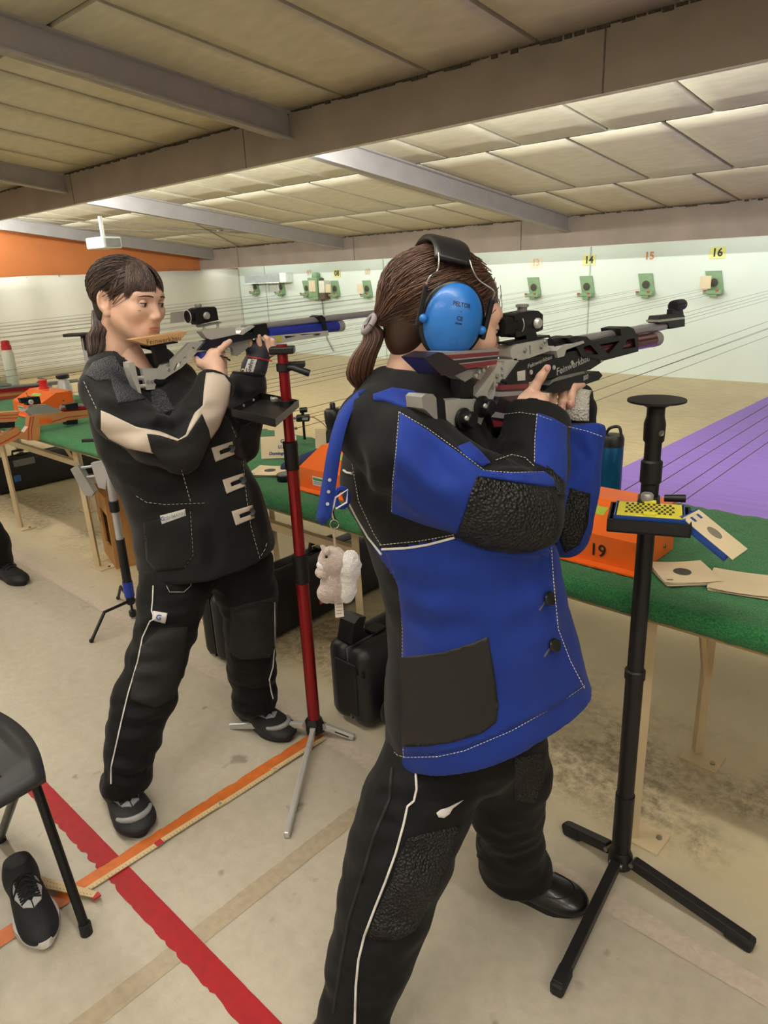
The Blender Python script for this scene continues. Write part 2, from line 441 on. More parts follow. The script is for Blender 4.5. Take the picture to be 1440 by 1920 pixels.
# ================================================================== SETTING
FARW, LEFTW, RIGHTW, BACKW = 9.6, -13.1, 4.6, -4.2
Y1, Y2 = 4.0, 8.68
def node_floor(name):
    m = bpy.data.materials.new(name); m.use_nodes = True; nt = m.node_tree; N = nt.nodes; L = nt.links; b = N['Principled BSDF']
    g = N.new('ShaderNodeNewGeometry'); sp = N.new('ShaderNodeSeparateXYZ'); L.new(g.outputs['Position'], sp.inputs[0])
    def noise(scale, det=6, ro=0.6, vec=None):
        t = N.new('ShaderNodeTexNoise'); t.inputs['Scale'].default_value = scale; t.inputs['Detail'].default_value = det; t.inputs['Roughness'].default_value = ro
        L.new(vec or g.outputs['Position'], t.inputs['Vector']); return t.outputs['Fac']
    def ramp(fac, p0, c0, p1, c1):
        r = N.new('ShaderNodeValToRGB'); L.new(fac, r.inputs[0]); e = r.color_ramp.elements
        e[0].position = p0; e[1].position = p1; e[0].color = lin(c0); e[1].color = lin(c1); return r.outputs[0]
    def mix(f, a, c, mode='MIX'):
        x = N.new('ShaderNodeMix'); x.data_type = 'RGBA'; x.blend_type = mode
        if hasattr(f, 'is_output'): L.new(f, x.inputs[0])
        else: x.inputs[0].default_value = f
        L.new(a, x.inputs[6]); L.new(c, x.inputs[7]); return x.outputs[2]
    def maprange(v, a, c):
        r = N.new('ShaderNodeMapRange'); L.new(v, r.inputs[0]); r.inputs[1].default_value = a; r.inputs[2].default_value = c; return r.outputs[0]
    def math_(op, a, c):
        x = N.new('ShaderNodeMath'); x.operation = op
        for i, q in enumerate((a, c)):
            if hasattr(q, 'is_output'): L.new(q, x.inputs[i])
            else: x.inputs[i].default_value = q
        return x.outputs[0]
    paint = ramp(noise(1.6), 0.3, '#b0a898', 0.7, '#bcb4a4')
    paint = mix(0.5, paint, ramp(noise(26), 0.35, '#aca493', 0.65, '#c0b8a9'))
    spots = ramp(noise(9, 3, 0.5), 0.27, '#8d8070', 0.33, '#ffffff')
    paint = mix(0.55, paint, spots, 'MULTIPLY')
    beyond = ramp(noise(2.2), 0.3, '#bdb08f', 0.7, '#cbbf9f')
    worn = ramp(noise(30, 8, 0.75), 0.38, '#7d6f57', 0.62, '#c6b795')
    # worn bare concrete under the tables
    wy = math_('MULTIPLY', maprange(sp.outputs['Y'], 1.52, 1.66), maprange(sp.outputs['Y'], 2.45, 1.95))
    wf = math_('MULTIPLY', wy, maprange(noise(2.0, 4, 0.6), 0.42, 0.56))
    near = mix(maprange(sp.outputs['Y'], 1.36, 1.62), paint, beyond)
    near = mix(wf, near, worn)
    tan = ramp(noise(1.3, 8, 0.7), 0.3, '#ad986f', 0.7, '#d0bc91')
    st = N.new('ShaderNodeMapping'); st.inputs['Scale'].default_value = (0.7, 5, 1); L.new(g.outputs['Position'], st.inputs[0])
    tan = mix(0.45, tan, ramp(noise(7, 8, 0.8, st.outputs[0]), 0.4, '#957f58', 0.6, '#d5c196'))
    col = mix(maprange(sp.outputs['Y'], 2.9, 3.4), near, tan)
    L.new(col, b.inputs['Base Color'])
    rr = N.new('ShaderNodeMapRange'); L.new(wf, rr.inputs[0]); rr.inputs[3].default_value = 0.42; rr.inputs[4].default_value = 0.3
    L.new(rr.outputs[0], b.inputs['Roughness'])
    bp = N.new('ShaderNodeBump'); bp.inputs['Strength'].default_value = 0.25; bp.inputs['Distance'].default_value = 0.004
    hb = math_('ADD', noise(60, 6, 0.7), math_('MULTIPLY', wf, noise(40, 8, 0.8)))
    L.new(hb, bp.inputs['Height']); L.new(bp.outputs[0], b.inputs['Normal'])
    return m
floor = struct(MB().box(((LEFTW+RIGHTW)/2, (BACKW+FARW)/2, -0.1), (RIGHTW-LEFTW+.4, FARW-BACKW+.4, 0.2)).build('floor', node_floor('floor_paint')))
SZ = [0.0006]
def stripe(name, p, q, w, mat, rag=0.0, z=None, gap=None):
    SZ[0] += .0006; z = SZ[0]
    p = np.array(p, float); q = np.array(q, float); d = q-p; ln = np.linalg.norm(d); d /= ln; n = np.array([-d[1], d[0]])
    k = max(2, int(ln/0.012)); V = []; F = []
    for i in range(k+1):
        c = p+d*ln*i/k
        e1 = w/2-(rag*.15*max(0, noise.noise(Vector((c[0]*28, c[1]*28, 3)))+0.15*noise.noise(Vector((c[0]*120, c[1]*120, 1)))) if rag else 0)
        e2 = w/2-(rag*1.6*max(0, noise.noise(Vector((c[0]*31, c[1]*31, 9)))+0.45*noise.noise(Vector((c[0]*95, c[1]*95, 5)))) if rag else 0)
        a = c+n*e1; b = c-n*e2; V += [(a[0], a[1], z), (b[0], b[1], z)]
    for i in range(k): F.append((2*i+1, 2*i+3, 2*i+2, 2*i))
    return mk(name, V, F, mat, floor)
stripe('brown_line', (-1.262, 1.25), (-1.262, -1.0), 0.056, M('worn_brown_paint', '#a99b86', 0.45, var=.1, scale=50), 0.003)
stripe('red_line', (-5.0, 0.575), (1.5, 0.575), 0.062, M('red_paint', '#a0141e', 0.4, var=.12, scale=40), 0.009)
stripe('pink_line', (-7.0, 1.355), (1.5, 1.325), 0.062, M('faded_pink_paint', '#c0b2a4', 0.5, var=.1, scale=60, bump=.2), 0.004)
stripe('orange_line', (-1.624, 1.335), (-1.624, 0.02), 0.050, M('orange_paint', '#c96a2c', 0.45, var=.16, scale=30), 0.006)
stripe('orange_line', (-0.1, 1.335), (-0.1, -1.0), 0.066, MATS['orange_paint'], 0.006)

# purple mat lying down the range
mat_purple = M('purple_mat', '#9272c6', 0.7, var=.07, scale=3, bump=.15, bscale=30, stretch=(1, 6, 1))
tag(MB().box((-0.9, 6.2, 0.006), (2.76, 6.4, 0.01)).build('floor_mat', mat_purple, own=True), 'long purple mat lying on the range floor beyond the tables', 'mat')

# far wall, side walls, back wall
wall_far_m = M('pale_green_wall', '#d3dcd2', 0.7, var=.04, scale=1.5, bump=.1, bscale=40)
wall_far = struct(MB().box(((LEFTW+RIGHTW)/2, FARW+.1, 1.2), (RIGHTW-LEFTW+.4, .2, 2.6)).build('wall_far', wall_far_m))
for jx in (-12.2, -8.9, -5.0, -1.1, 2.8):       # joints between the wall boards
    MB().box((jx, FARW-.003, 1.2), (.018, .01, 2.4)).build('wall_joint', M('wall_joint_grey', '#aab5ac', .8), wall_far)
white_sheet = M('white_sheet', '#d9d6cb', 0.75, var=.04, scale=2, bump=.3, bscale=3)
orange_wall = M('orange_wall', '#c2743f', 0.7, var=.06, scale=2)
wl = struct(MB().box((LEFTW-.1, (BACKW+FARW)/2, 1.9), (.2, FARW-BACKW+.4, 3.9)).build('wall_left', orange_wall))
V, F = [], []
ny, nz = 120, 8
for i in range(ny+1):
    y = 1.0+(FARW-1.0)*i/ny
    for j in range(nz+1):
        z = 0.006+1.66*j/nz+(0.012*abs(math.sin(y*2.6)) if j == nz else 0)
        V.append((LEFTW+.06+.028*math.sin(y*5.1+2*math.sin(y*1.3))*(0.4+0.6*j/nz), y, z))
for i in range(ny):
    for j in range(nz): a = i*(nz+1)+j; F.append((a, a+nz+1, a+nz+2, a+1))
cur = mk('curtain', V, F, white_sheet, None, smooth=True, own=True)
md = cur.modifiers.new('thickness', 'SOLIDIFY'); md.thickness = .004
tag(cur, 'white plastic sheet hanging along the left side wall below the orange band', 'curtain')
for hy in (5.2, 5.75, 6.3, 6.85, 7.4, 7.95, 8.5):
    MB().tube([(LEFTW+.02, hy, 1.70), (LEFTW+.07, hy, 1.69), (LEFTW+.075, hy, 1.65)], .008, 6).build('curtain_hook', M('hook_grey', '#8d8578', .5, .6), cur)
struct(MB().box((RIGHTW+.1, (BACKW+FARW)/2, 1.9), (.2, FARW-BACKW+.4, 3.9)).build('wall_right', M('white_wall', '#d5d0c6', .8, var=.04)))
struct(MB().box(((LEFTW+RIGHTW)/2, BACKW-.1, 1.95), (RIGHTW-LEFTW+.4, .2, 4.0)).build('wall_back', MATS['white_wall']))

# ceiling: backing slab, then every board between its seams
def ceil_node(name, c0, c1):
    return M(name, c0, 0.42, var=.05, scale=5, bump=.06, bscale=14, dark=c1, stretch=(1, 3, 1))
m_seam = M('dirty_seam', '#625a4d', 0.9, var=.35, scale=30)
m_panel = ceil_node('ceiling_board', '#d0cab6', '#c6bfa9')
sl_ang = math.atan(CEIL_B)
ceil = struct(MB().box(((LEFTW+RIGHTW)/2, (BACKW+FARW)/2, ceil_z((BACKW+FARW)/2)+.075), (RIGHTW-LEFTW+.4, (FARW-BACKW)/math.cos(sl_ang)+.4, .1), rotx(-sl_ang)).build('ceiling', m_seam))
PW = 0.78
_pc = {}
def board(x0, x1, y0, y1, bow):
    key = (round(x1-x0, 3), round(y1-y0, 3), bow)
    g = 0.018
    if key not in _pc:
        V, F = [], []; n = 6; hx = (x1-x0)/2-g; hy = (y1-y0)/2-g
        for i in range(n+1):
            for j in range(n+1):
                u = -1+2*i/n; v = -1+2*j/n
                V.append((hx*u, hy*v, -bow*(1-u*u)*(1-v*v)-CEIL_B*hy*v))
        for i in range(n):
            for j in range(n): a = i*(n+1)+j; F.append((a, a+1, a+n+2, a+n+1))
        b0 = len(V); ring = [i*(n+1) for i in range(n)]+[n*(n+1)+j for j in range(n)]+[i*(n+1)+n for i in range(n, 0, -1)]+[j for j in range(n, 0, -1)]
        for r_ in ring: x, y, z = V[r_]; V.append((x, y, z+.03))
        m = len(ring)
        for k in range(m): F.append((ring[k], ring[(k+1) % m], b0+(k+1) % m, b0+k))
        me = bpy.data.meshes.new('ceiling_board'); me.from_pydata(V, [], F); me.materials.append(m_panel)
        me.polygons.foreach_set('use_smooth', [True]*(n*n)+[False]*m); _pc[key] = me
    o = bpy.data.objects.new('ceiling_board', _pc[key]); COL.objects.link(o); o.parent = ceil
    yc = (y0+y1)/2; o.location = ((x0+x1)/2, yc, ceil_z(yc)); return o
rows = [(0.62, 2.22, -2.46), (2.22, 4.02, -2.46), (4.06, 5.70, -2.08), (5.70, 7.32, -2.45), (7.32, 8.70, -2.04)]
for (ya, yb, x0) in rows:
    for k in range(-4, 14):
        xa = x0-PW*(k+1)
        if xa < LEFTW-.4 or xa > 1.2: continue
        board(max(xa, LEFTW), xa+PW, ya, yb, 0.002+0.002*((k*7) % 3))
for (ya, yb) in ((-4.2, -1.0), (-1.0, 0.62), (8.72, 9.6)):
    for k in range(-2, 6):
        board(-2.46-3.12*(k+1) if k < 5 else LEFTW, -2.46-3.12*k if k > -2 else RIGHTW, ya, yb, .004)

# cross beams (thin concrete baffles) with their joints, steel beams between them
m_conc = M('concrete', '#93867b', 0.85, var=.10, scale=3, bump=.25, bscale=90)
b1 = struct(MB().box(((LEFTW+RIGHTW)/2, Y1+.016, (ceil_z(Y1)+2.348)/2+.01), (RIGHTW-LEFTW, .032, ceil_z(Y1)-2.348+.02)).build('beam', m_conc))
b2 = struct(MB().box(((LEFTW+RIGHTW)/2, Y2+.016, (ceil_z(Y2)+1.682)/2+.01), (RIGHTW-LEFTW, .032, ceil_z(Y2)-1.682+.02)).build('beam', m_conc))
for jx in (-8.34, -5.2, -2.06, 1.08):
    MB().box((jx, Y1-.001, 2.508), (.009, .004, .318)).build('beam_joint', m_seam, b1)
for jx in (-11.8, -8.68, -5.54, -2.4, .74):
    MB().box((jx, Y2-.001, 1.865), (.012, .004, .364)).build('beam_joint', m_seam, b2)
# grime along the top of the near beam, bright lower lip
for bb, yy, z0 in ((b1, Y1, 2.348), (b2, Y2, 1.682)):
    P = []; mb = MB(); rr = random.Random(3)
    for i in range(260):
        x = LEFTW+(RIGHTW-LEFTW)*i/260; h = rr.uniform(.008, .026)
        mb.box((x, yy-.004, ceil_z(yy)-h/2+.003), ((RIGHTW-LEFTW)/260*rr.uniform(.6, 1.1), .012, h))
    mb.build('grime_strip', M('grime', '#4a4034', 0.95, var=.4, scale=60), bb)
    MB().box(((LEFTW+RIGHTW)/2, yy+.016, z0-.002), (RIGHTW-LEFTW, .034, .007)).build('lower_edge_strip', M('edge_white', '#d6d2c4', .6), bb)
m_steel = M('painted_steel', '#a7a2a2', 0.55, var=.06, scale=6)
def steel(x, ya, yb):
    mb = MB()
    for (dx, w, d0, d1) in ((0, .10, .0, .014), (0, .012, .0, .195), (0, .10, .180, .195)):
        P = [(x-w/2+dx, ya, ceil_z(ya)-d0), (x+w/2+dx, ya, ceil_z(ya)-d0), (x+w/2+dx, ya, ceil_z(ya)-d1), (x-w/2+dx, ya, ceil_z(ya)-d1)]
        Q = [(a, yb, b-ceil_z(ya)+ceil_z(yb)) for a, _, b in P]
        mb.prism(P, Q)
    o = mb.build('steel_beam', m_steel, None, own=True); struct(o)
    return o
for x in (-4.63, -8.5, -12.5, -0.7, 3.2): steel(x, -4.2, Y1-.002)
for x in (-4.86, -8.92, -12.6, -0.9): steel(x, Y1+.034, Y2-.002)
# flat cover boards beside the steel beams of the second bay
# crossed tension rods under the far bay
rod_m = M('rod_grey', '#8f8b80', .6, .3)
t = thing('cross_brace', 'thin grey crossed tension rods under the ceiling of the far bay', 'brace', (-10.2, 7.35, 2.2))
zc = lambda x, y: (x, y, ceil_z(y)-.03)
for a, b in (((-8.95, 5.4), (-11.6, 8.6)), ((-12.4, 5.9), (-8.95, 8.3)), ((-12.4, 4.6), (-9.0, 8.6))):
    MB().tube([zc(*a), zc(*b)], .009, 6).build('rod', rod_m, t)
MB().lathe(zc(-10.2, 7.2), [(.05, -.012), (.05, .012)], n=12).build('plate', rod_m, t)
# small heater fixed high on the left
p = at_z(195, 456, 2.02)
hz = thing('fan_heater', 'small pale grey box heater hanging under the ceiling near the orange wall', 'heater', p-np.array([0, 0, .08]))
m_lg = M('light_grey_metal', '#b9b8b0', .5, .2)
MB().box(p, (.40, .30, .15), rotz(.1), .02).build('housing', m_lg, hz)
MB().box(p+np.array([.21, .02, 0]), (.012, .22, .1), rotz(.1)).build('grille', M('dark_grille', '#6b6b66', .6), hz)
MB().box(p+np.array([0, 0, .15+.06]), (.04, .04, .26)).build('bracket', m_lg, hz)

# ================================================================== PEOPLE: shared builders
m_skin = M('skin', '#d9b09b', 0.5, var=.05, scale=18, bump=.05, bscale=400, sss=.12)
m_skin2 = M('skin_flushed', '#c98a70', 0.5, var=.06, scale=24, bump=.05, bscale=400, sss=.12)
m_lip = M('lip', '#c08074', 0.4, var=.05)
m_eye = M('eye_white', '#b9b2aa', 0.25)
m_iris = M('iris_brown', '#2b1a10', 0.15)
m_brow = M('eyebrow_hair', '#3a261a', 0.8)
m_lash = M('eyelash', '#1c120c', 0.8)
def bounds(parts, pad):
    P = np.array([p for p, r in parts]); R = max(r for p, r in parts); return P.min(0)-R-pad, P.max(0)+R+pad
def px_chain(st, L): return [(st(a, b, s), st.r(a, b, s, r)) for a, b, s, r in L]
def wrinkle(V, F, amp, scale, seed=0.0, stretch=(1, 1, 1)):
    N = vnormals(V, F); s = np.array(stretch)*scale
    d = np.array([noise.fractal(Vector(v*s+seed), 0.9, 2.1, 2)+1.1*(0.45-abs(noise.noise(Vector((v*np.array([.8, .8, 2.2])*scale*.8+seed*2)))))*(.5+noise.noise(Vector(v*4+seed))) for v in V]); return V+N*(amp*d)[:, None]
def in_poly(P, poly):
    """vectorised point in polygon"""
    x, y = P[:, 0], P[:, 1]; c = np.zeros(len(P), bool); n = len(poly)
    for i in range(n):
        (ax, ay), (bx, by) = poly[i], poly[(i+1) % n]
        if ay == by: continue
        m = ((ay > y) != (by > y)) & (x < (bx-ax)*(y-ay)/(by-ay)+ax); c ^= m
    return c
def to_px(V):
    d = np.asarray(V)-CC; t = d @ CF; return np.stack([720+FPX*(d @ CR)/t, 960-FPX*(d @ CU)/t], 1)
def head_field(neck=None, res=0.0022, sc=1.0):
    f = Field((-.105, -.125, -.21), (.105, .145, .14), res)
    f.ell((0, -.018, .026), (.072, .092, .067), k=.01)                       # skull
    f.ell((0, .026, -.022), (.064, .064, .082), k=.03)                       # face
    f.cone((0, .066, -.088), (0, .062, -.096), .017, .014, k=.03)            # chin
    for s in (-1, 1):
        f.cone((.050*s, .004, -.050), (.018*s, .060, -.090), .016, .014, k=.03)   # jaw line
        f.ell((.041*s, .057, -.026), (.020, .022, .020), k=.02)                # cheek
        f.cone((.012*s, .082, .016), (.044*s, .066, .016), .010, .009, k=.02)  # brow ridge
    f.cone((0, .081, .008), (0, .099, -.033), .006, .0085, k=.012)          # nose
    for s in (-1, 1): f.ell((.0095*s, .0905, -.039), (.0072, .0085, .006), k=.008)
    f.ell((0, .075, -.066), (.026, .0115, .015), k=.018)                      # mouth mound
    for s in (-1, 1): f.ell((.0315*s, .0935, -.003), (.0185, .017, .0115), k=.012, mode='cut')   # eye sockets
    f.cone((-.020, .0890, -.0675), (.020, .0890, -.0675), .0014, .0014, k=.004, mode='cut')      # mouth line
    f.ell((0, .089, -.0795), (.016, .005, .004), k=.008, mode='cut')
    for s in (-1, 1):                                                         # ears
        R = rotz(s*.5) @ rotx(.15)
        f.ell((.079*s, -.012, -.012), (.0085, .0175, .029), R, k=.006)
        f.ell((.086*s, -.009, -.009), (.008, .0105, .019), R, k=.003, mode='cut')
        f.ell((.076*s, -.004, -.040), (.006, .009, .010), R, k=.004)
    f.cone((0, -.028, -.045), (0, -.040, -.20), .050, .052, k=.03)
    return f
def place(V, o, R, sc=1.0): return np.asarray(o)+(np.asarray(V)*sc) @ np.asarray(R).T
def head_rot(yaw_vec, pitch, roll):
    """columns: her right, forward, up"""
    f = np.array([yaw_vec[0], yaw_vec[1], 0.0]); f /= np.linalg.norm(f); r = np.array([f[1], -f[0], 0]); u = np.array([0, 0, 1.0])
    B = np.stack([r, f, u], 1)
    return B @ rotx(pitch) @ roty(roll)
def finger(f, pts, r0, r1, k=.004):
    n = len(pts)
    for i in range(n-1): f.cone(pts[i], pts[i+1], r0+(r1-r0)*i/(n-1), r0+(r1-r0)*(i+1)/(n-1), k)
def hair_strands(name, paths, mats, parent, r=.0008, sides=4, seed=1):
    rr = random.Random(seed); V = []; F = []; mi = []
    for P in paths:
        P = np.asarray(P, float); k = len(P); T = np.gradient(P, axis=0); T /= np.linalg.norm(T, axis=1)[:, None]+1e-12
        a = np.cross(T[0], [.3, .5, .8]); n0 = len(V); m = rr.randrange(len(mats)); R0 = r*rr.uniform(.7, 1.5)
        for i in range(k):
            a = a-T[i]*(a @ T[i]); a /= np.linalg.norm(a)+1e-12; b = np.cross(T[i], a); w = R0*(1.0 if i < k-2 else .5 if i == k-2 else .15)
            for j in range(sides):
                th = 2*math.pi*j/sides; V.append(P[i]+w*(a*math.cos(th)+b*math.sin(th)))
        for i in range(k-1):
            for j in range(sides):
                F.append((n0+i*sides+j, n0+i*sides+(j+1) % sides, n0+(i+1)*sides+(j+1) % sides, n0+(i+1)*sides+j)); mi.append(m)
    return mk(name, V, F, None, parent, smooth=True, mats=mats, midx=mi)
SK_C = np.array([0, -.018, .026]); SK_R = np.array([.072, .092, .067])
def on_skull(d, off): 
    d = np.asarray(d, float); d = d/np.linalg.norm(d); return SK_C+d/np.linalg.norm(d/(SK_R+off))
def slerp(a, b, t):
    a = a/np.linalg.norm(a); b = b/np.linalg.norm(b); w = math.acos(max(-1, min(1, a @ b)))
    return a if w < 1e-4 else (math.sin((1-t)*w)*a+math.sin(t*w)*b)/math.sin(w)
def shoe(name, heel, toe, width, h, mats, parent, ankle=None, style='plain'):
    """heel and toe: ground points; builds sole, upper, laces under a part called name"""
    heel = np.asarray(heel, float); toe = np.asarray(toe, float); y = toe-heel; ln = np.linalg.norm(y); R = frame_from(y)
    def outline(e=0.0, n=40):
        o = []
        for i in range(n):
            t = 2*math.pi*i/n; c = math.cos(t); s = math.sin(t); yy = .5-.5*c*1.0
            w = (.40+.10*math.sin(math.pi*min(1, yy*1.15))**1.0*1.0)
            w = np.interp(yy, [0, .08, .25, .45, .7, .88, 1.0], [.30, .38, .36, .37, .5, .42, .22])
            o.append((math.copysign(1, s)*(abs(s)**.6)*w*(width+2*e)*1.0, (yy*(ln+2*e)-e)))
        return o
    O = outline()
    def W3(x, yv, z): return heel+R @ np.array([x, yv, z])
    up = Field(np.array([-width*.75, -.03, 0.0]), np.array([width*.75, ln+.03, h+.05]), .004)
    hw = width/2*(.88 if style == 'runner' else 1)
    for (yv, rx, zc_, rz) in ((.10, .78, .42, .44), (.25, .78, .44, .52), (.42, .82, .36, .50), (.58, .93, .26, .40), (.74, .97, .20, .32), (.87, .86, .17, .25)):
        up.ell((0, yv*ln, zc_*h+.012), (hw*rx, ln*.17, rz*h), k=.03)
    up.cone((0, .17*ln, .5*h), (0, .15*ln, h*1.05), hw*.70, hw*.66, k=.03)
    up.cut((0, 0, .016), (0, 0, -1)); up.cut((0, 0, h*1.02), (0, -.15, 1))
    V, F = up.mesh(); V = relax(V, F, 2)
    upper = mk(name, np.array([W3(*v) for v in V]), F, mats[0], parent, smooth=True)
    mb = MB(); zt = {'sport': .022, 'runner': .032, 'plain': .018}[style]
    lo = [W3(a*.97, b, 0.0005) for a, b in O]; mk_ = 1.13 if style == 'runner' else 1.04; mid = [W3(a*mk_, b*1.0+(b-ln/2)*(mk_-1), zt*.5) for a, b in O]; hi = [W3(a*(mk_-.02), b+(b-ln/2)*(mk_-1)*.8, zt) for a, b in O]
    n = len(O); mb.add(lo+mid+hi, [tuple(range(n))[::-1], tuple(range(2*n, 3*n))]+[(k*n+i, k*n+(i+1) % n, (k+1)*n+(i+1) % n, (k+1)*n+i) for k in (0, 1) for i in range(n)])
    mb.build('sole', mats[1], upper, smooth=50)
    b = bvh_of(V, F); 
    def surf(x, yv, lift=.001):
        q = b.ray_cast(Vector((x, yv, .3)), Vector((0, 0, -1)))
        z = q[0][2] if q[0] is not None else .03
        return W3(x, yv, z+lift)
    lw = .3*width
    if style in ('sport', 'runner'):
        y0, y1 = .40*ln, .62*ln
        mb = MB(); tong = [surf(x, yv, .003) for yv in np.linspace(y0, y1+.01, 6) for x in (-lw*.6, 0, lw*.6)]
        mb.add(tong, [(3*i+j, 3*i+j+1, 3*i+j+4, 3*i+j+3) for i in range(5) for j in (0, 1)]); mb.build('tongue', mats[0], upper)
        for s in (-1, 1):   # eyelet bands
            P = [(s*lw*.62, y0), (s*lw*1.0, y0+.005), (s*lw*1.05, y0+.6*(y1-y0)), (s*lw*.7, y1+.015), (s*lw*.05, y1+.03), (s*lw*.05, y1+.012), (s*lw*.5, y1-.004)]
            P3 = [surf(a, b_, .0035) for a, b_ in P]; Q3 = [surf(a, b_, -.002) for a, b_ in P]
            MB().prism(Q3, P3).build('eyelet_band', mats[2], upper)
        if style == 'sport':
            mb = MB(); pts = []
            for a in np.linspace(-1.0, 1.0, 15):
                pts.append(surf(math.sin(a*1.25)*hw*.86, ln*(.70+.21*math.cos(a*1.25)), .001))
            mb.tube(pts, [.004+.006*math.cos(a*1.3) for a in np.linspace(-1, 1, 15)], 8); mb.build('toe_stripe', mats[2], upper, smooth=60)
    else: y0, y1 = .42*ln, .58*ln
    mb = MB(); k = 5 if style != 'plain' else 3
    for i in range(k):
        yv = y0+(y1-y0)*i/(k-1)
        mb.tube([surf(-lw*.75, yv, .004), surf(0, yv+.004, .0075), surf(lw*.75, yv+.008, .004)], .0028, 6)
        mb.tube([surf(lw*.75, yv, .004), surf(0, yv+.004, .009), surf(-lw*.75, yv+.008, .004)], .0028, 6)
    for s in (-1, 1): mb.tube(spline([surf(0, y0, .008), surf(s*.025, y0+.006, .014), surf(s*.035, y0+.03, .006), surf(s*.012, y0+.012, .01)], 5), .0022, 6)
    mb.build('laces', mats[3], upper, smooth=60)
    if style == 'plain':
        MB().tube([surf(math.sin(a)*hw*.82, ln*(.62+.27*math.cos(a)), .0005) for a in np.linspace(-1.5, 1.5, 17)], .0016, 6).build('toe_seam', mats[0], upper)
        for s in (-1, 1): 
            for yv in (y0+.01, y1): MB().lathe(surf(s*lw*.8, yv, .001), [(.0045, 0), (.0045, .002), (.002, .002)], R @ np.array([s*.4, .2, 1]), 12).build('eyelet', M('eyelet_steel', '#9a9a98', .3, 1), upper)
    return upper

def face_pt(b, x, z, lift=.0006):
    h = b.ray_cast(Vector((x, .2, z)), Vector((0, -1, 0))); return np.array(h[0])+np.array([0, lift, 0]) if h[0] is not None else np.array([x, .09, z])
def face_lines(body, HV, HF, o, R, sc, sides, browmat, gaze_down=.4, iris=(0, 0)):
    """eyebrows, eyes with iris, lids and lashes"""
    b = bvh_of(HV, HF)
    for s in sides:
        P = [face_pt(b, s*(.013+.0062*i), .0150+.0013*i-.00030*i*i, .0004) for i in range(7)]
        MB().tube(place(np.array(P), o, R, sc), [.0012, .0021, .0023, .0021, .0018, .0014, .0006], 6).build('eyebrow', browmat, body)
        c = np.array([.0315*s, .0722, -.0035]); r = .0122
        V, F = [], []; W3 = lambda q: place(np.array([q]), o, R, sc)[0]
        MB().ball(W3(c), r*sc, 14).build('eye', m_eye, body, smooth=60)
        g = np.array([iris[0], 1.0, -gaze_down*.9]); g /= np.linalg.norm(g)
        MB().lathe(W3(c+g*(r-.0016)), [(.0056*sc, 0), (.0052*sc, .0012*sc), (.003*sc, .0019*sc)], R @ g, 18).build('iris', m_iris, body, smooth=60)
        def lid(z0, z1, rad, name, mat):
            V, F = [], []; n, m = 16, 6
            for i in range(n+1):
                a = math.radians(-82+164*i/n)
                for j in range(m+1):
                    e0 = z0*math.cos(a)**.8 if abs(a) < 1.5 else 0
                    e = e0+(z1-e0)*j/m
                    V.append(W3(c+rad*np.array([math.sin(a)*math.cos(e), math.cos(a)*math.cos(e), math.sin(e)])))
            for i in range(n):
                for j in range(m): q = i*(m+1)+j; F.append((q, q+m+1, q+m+2, q+1))
            mk(name, V, F, mat, body, smooth=True)
        up = .50-gaze_down
        lid(up, 1.45, r*1.04, 'upper_eyelid', m_skin); lid(-.26-.2*gaze_down, -1.45, r*1.03, 'lower_eyelid', m_skin)
        L = []
        for i in range(11):
            a = math.radians(-66+132*i/10); e = up*math.cos(a)**.8
            L.append(W3(c+r*1.07*np.array([math.sin(a)*math.cos(e), math.cos(a)*math.cos(e), math.sin(e)])))
        MB().tube(L, .0009, 5).build('eyelashes', m_lash, body)
def lips(body, HV, HF, o, R, sc):
    b = bvh_of(HV, HF)
    for nm, prof in (('upper_lip', lambda u: (-.0672, -.0622+.0010*abs(math.sin(u*3.14*2))*.6-.0048*abs(u)**2.2)), ('lower_lip', lambda u: (-.0742+.0066*abs(u)**2.2, -.0682))):
        V, F = [], []; n, m = 14, 4
        for i in range(n+1):
            u = -1+2*i/n; z0, z1 = prof(u)
            for j in range(m+1):
                t = j/m; x = .0205*u; z = z0+(z1-z0)*t
                V.append(face_pt(b, x, z, .0003+.0007*math.sin(math.pi*t)*(1-u*u)))
        for i in range(n):
            for j in range(m): q = i*(m+1)+j; F.append((q, q+m+1, q+m+2, q+1))
        mk(nm, place(np.array(V), o, R, sc), F, m_lip, body, smooth=True)

def box_of(pts, pad):
    P = np.array(pts); return P.min(0)-pad, P.max(0)+pad
def creases(V, F, st, lines, depth=.006, width=.014):
    """press cloth folds into a surface along polylines (photo pixels) that are found on it"""
    b = bvh_of(V, F); N = vnormals(V, F); D = np.zeros(len(V))
    for poly, dp, wd in lines:
        P = [p for p in seam_pts(poly, b, 0.0, 8)]
        if len(P) < 2: continue
        P = np.array(P); n = len(P); lo = P.min(0)-.06; hi = P.max(0)+.06
        idx = np.where(np.all((V > lo) & (V < hi), 1))[0]
        if not len(idx): continue
        d2 = ((V[idx][:, None, :]-P[None])**2).sum(-1); k = d2.argmin(1); d = np.sqrt(d2.min(1)); fade = np.sin(np.pi*np.clip((k+.5)/n, 0.04, .96))**.6
        x = d/(width*wd); D[idx] += depth*dp*fade*(-np.exp(-x*x)+.75*np.exp(-((x-1.9)/.9)**2))
    return V+N*D[:, None]

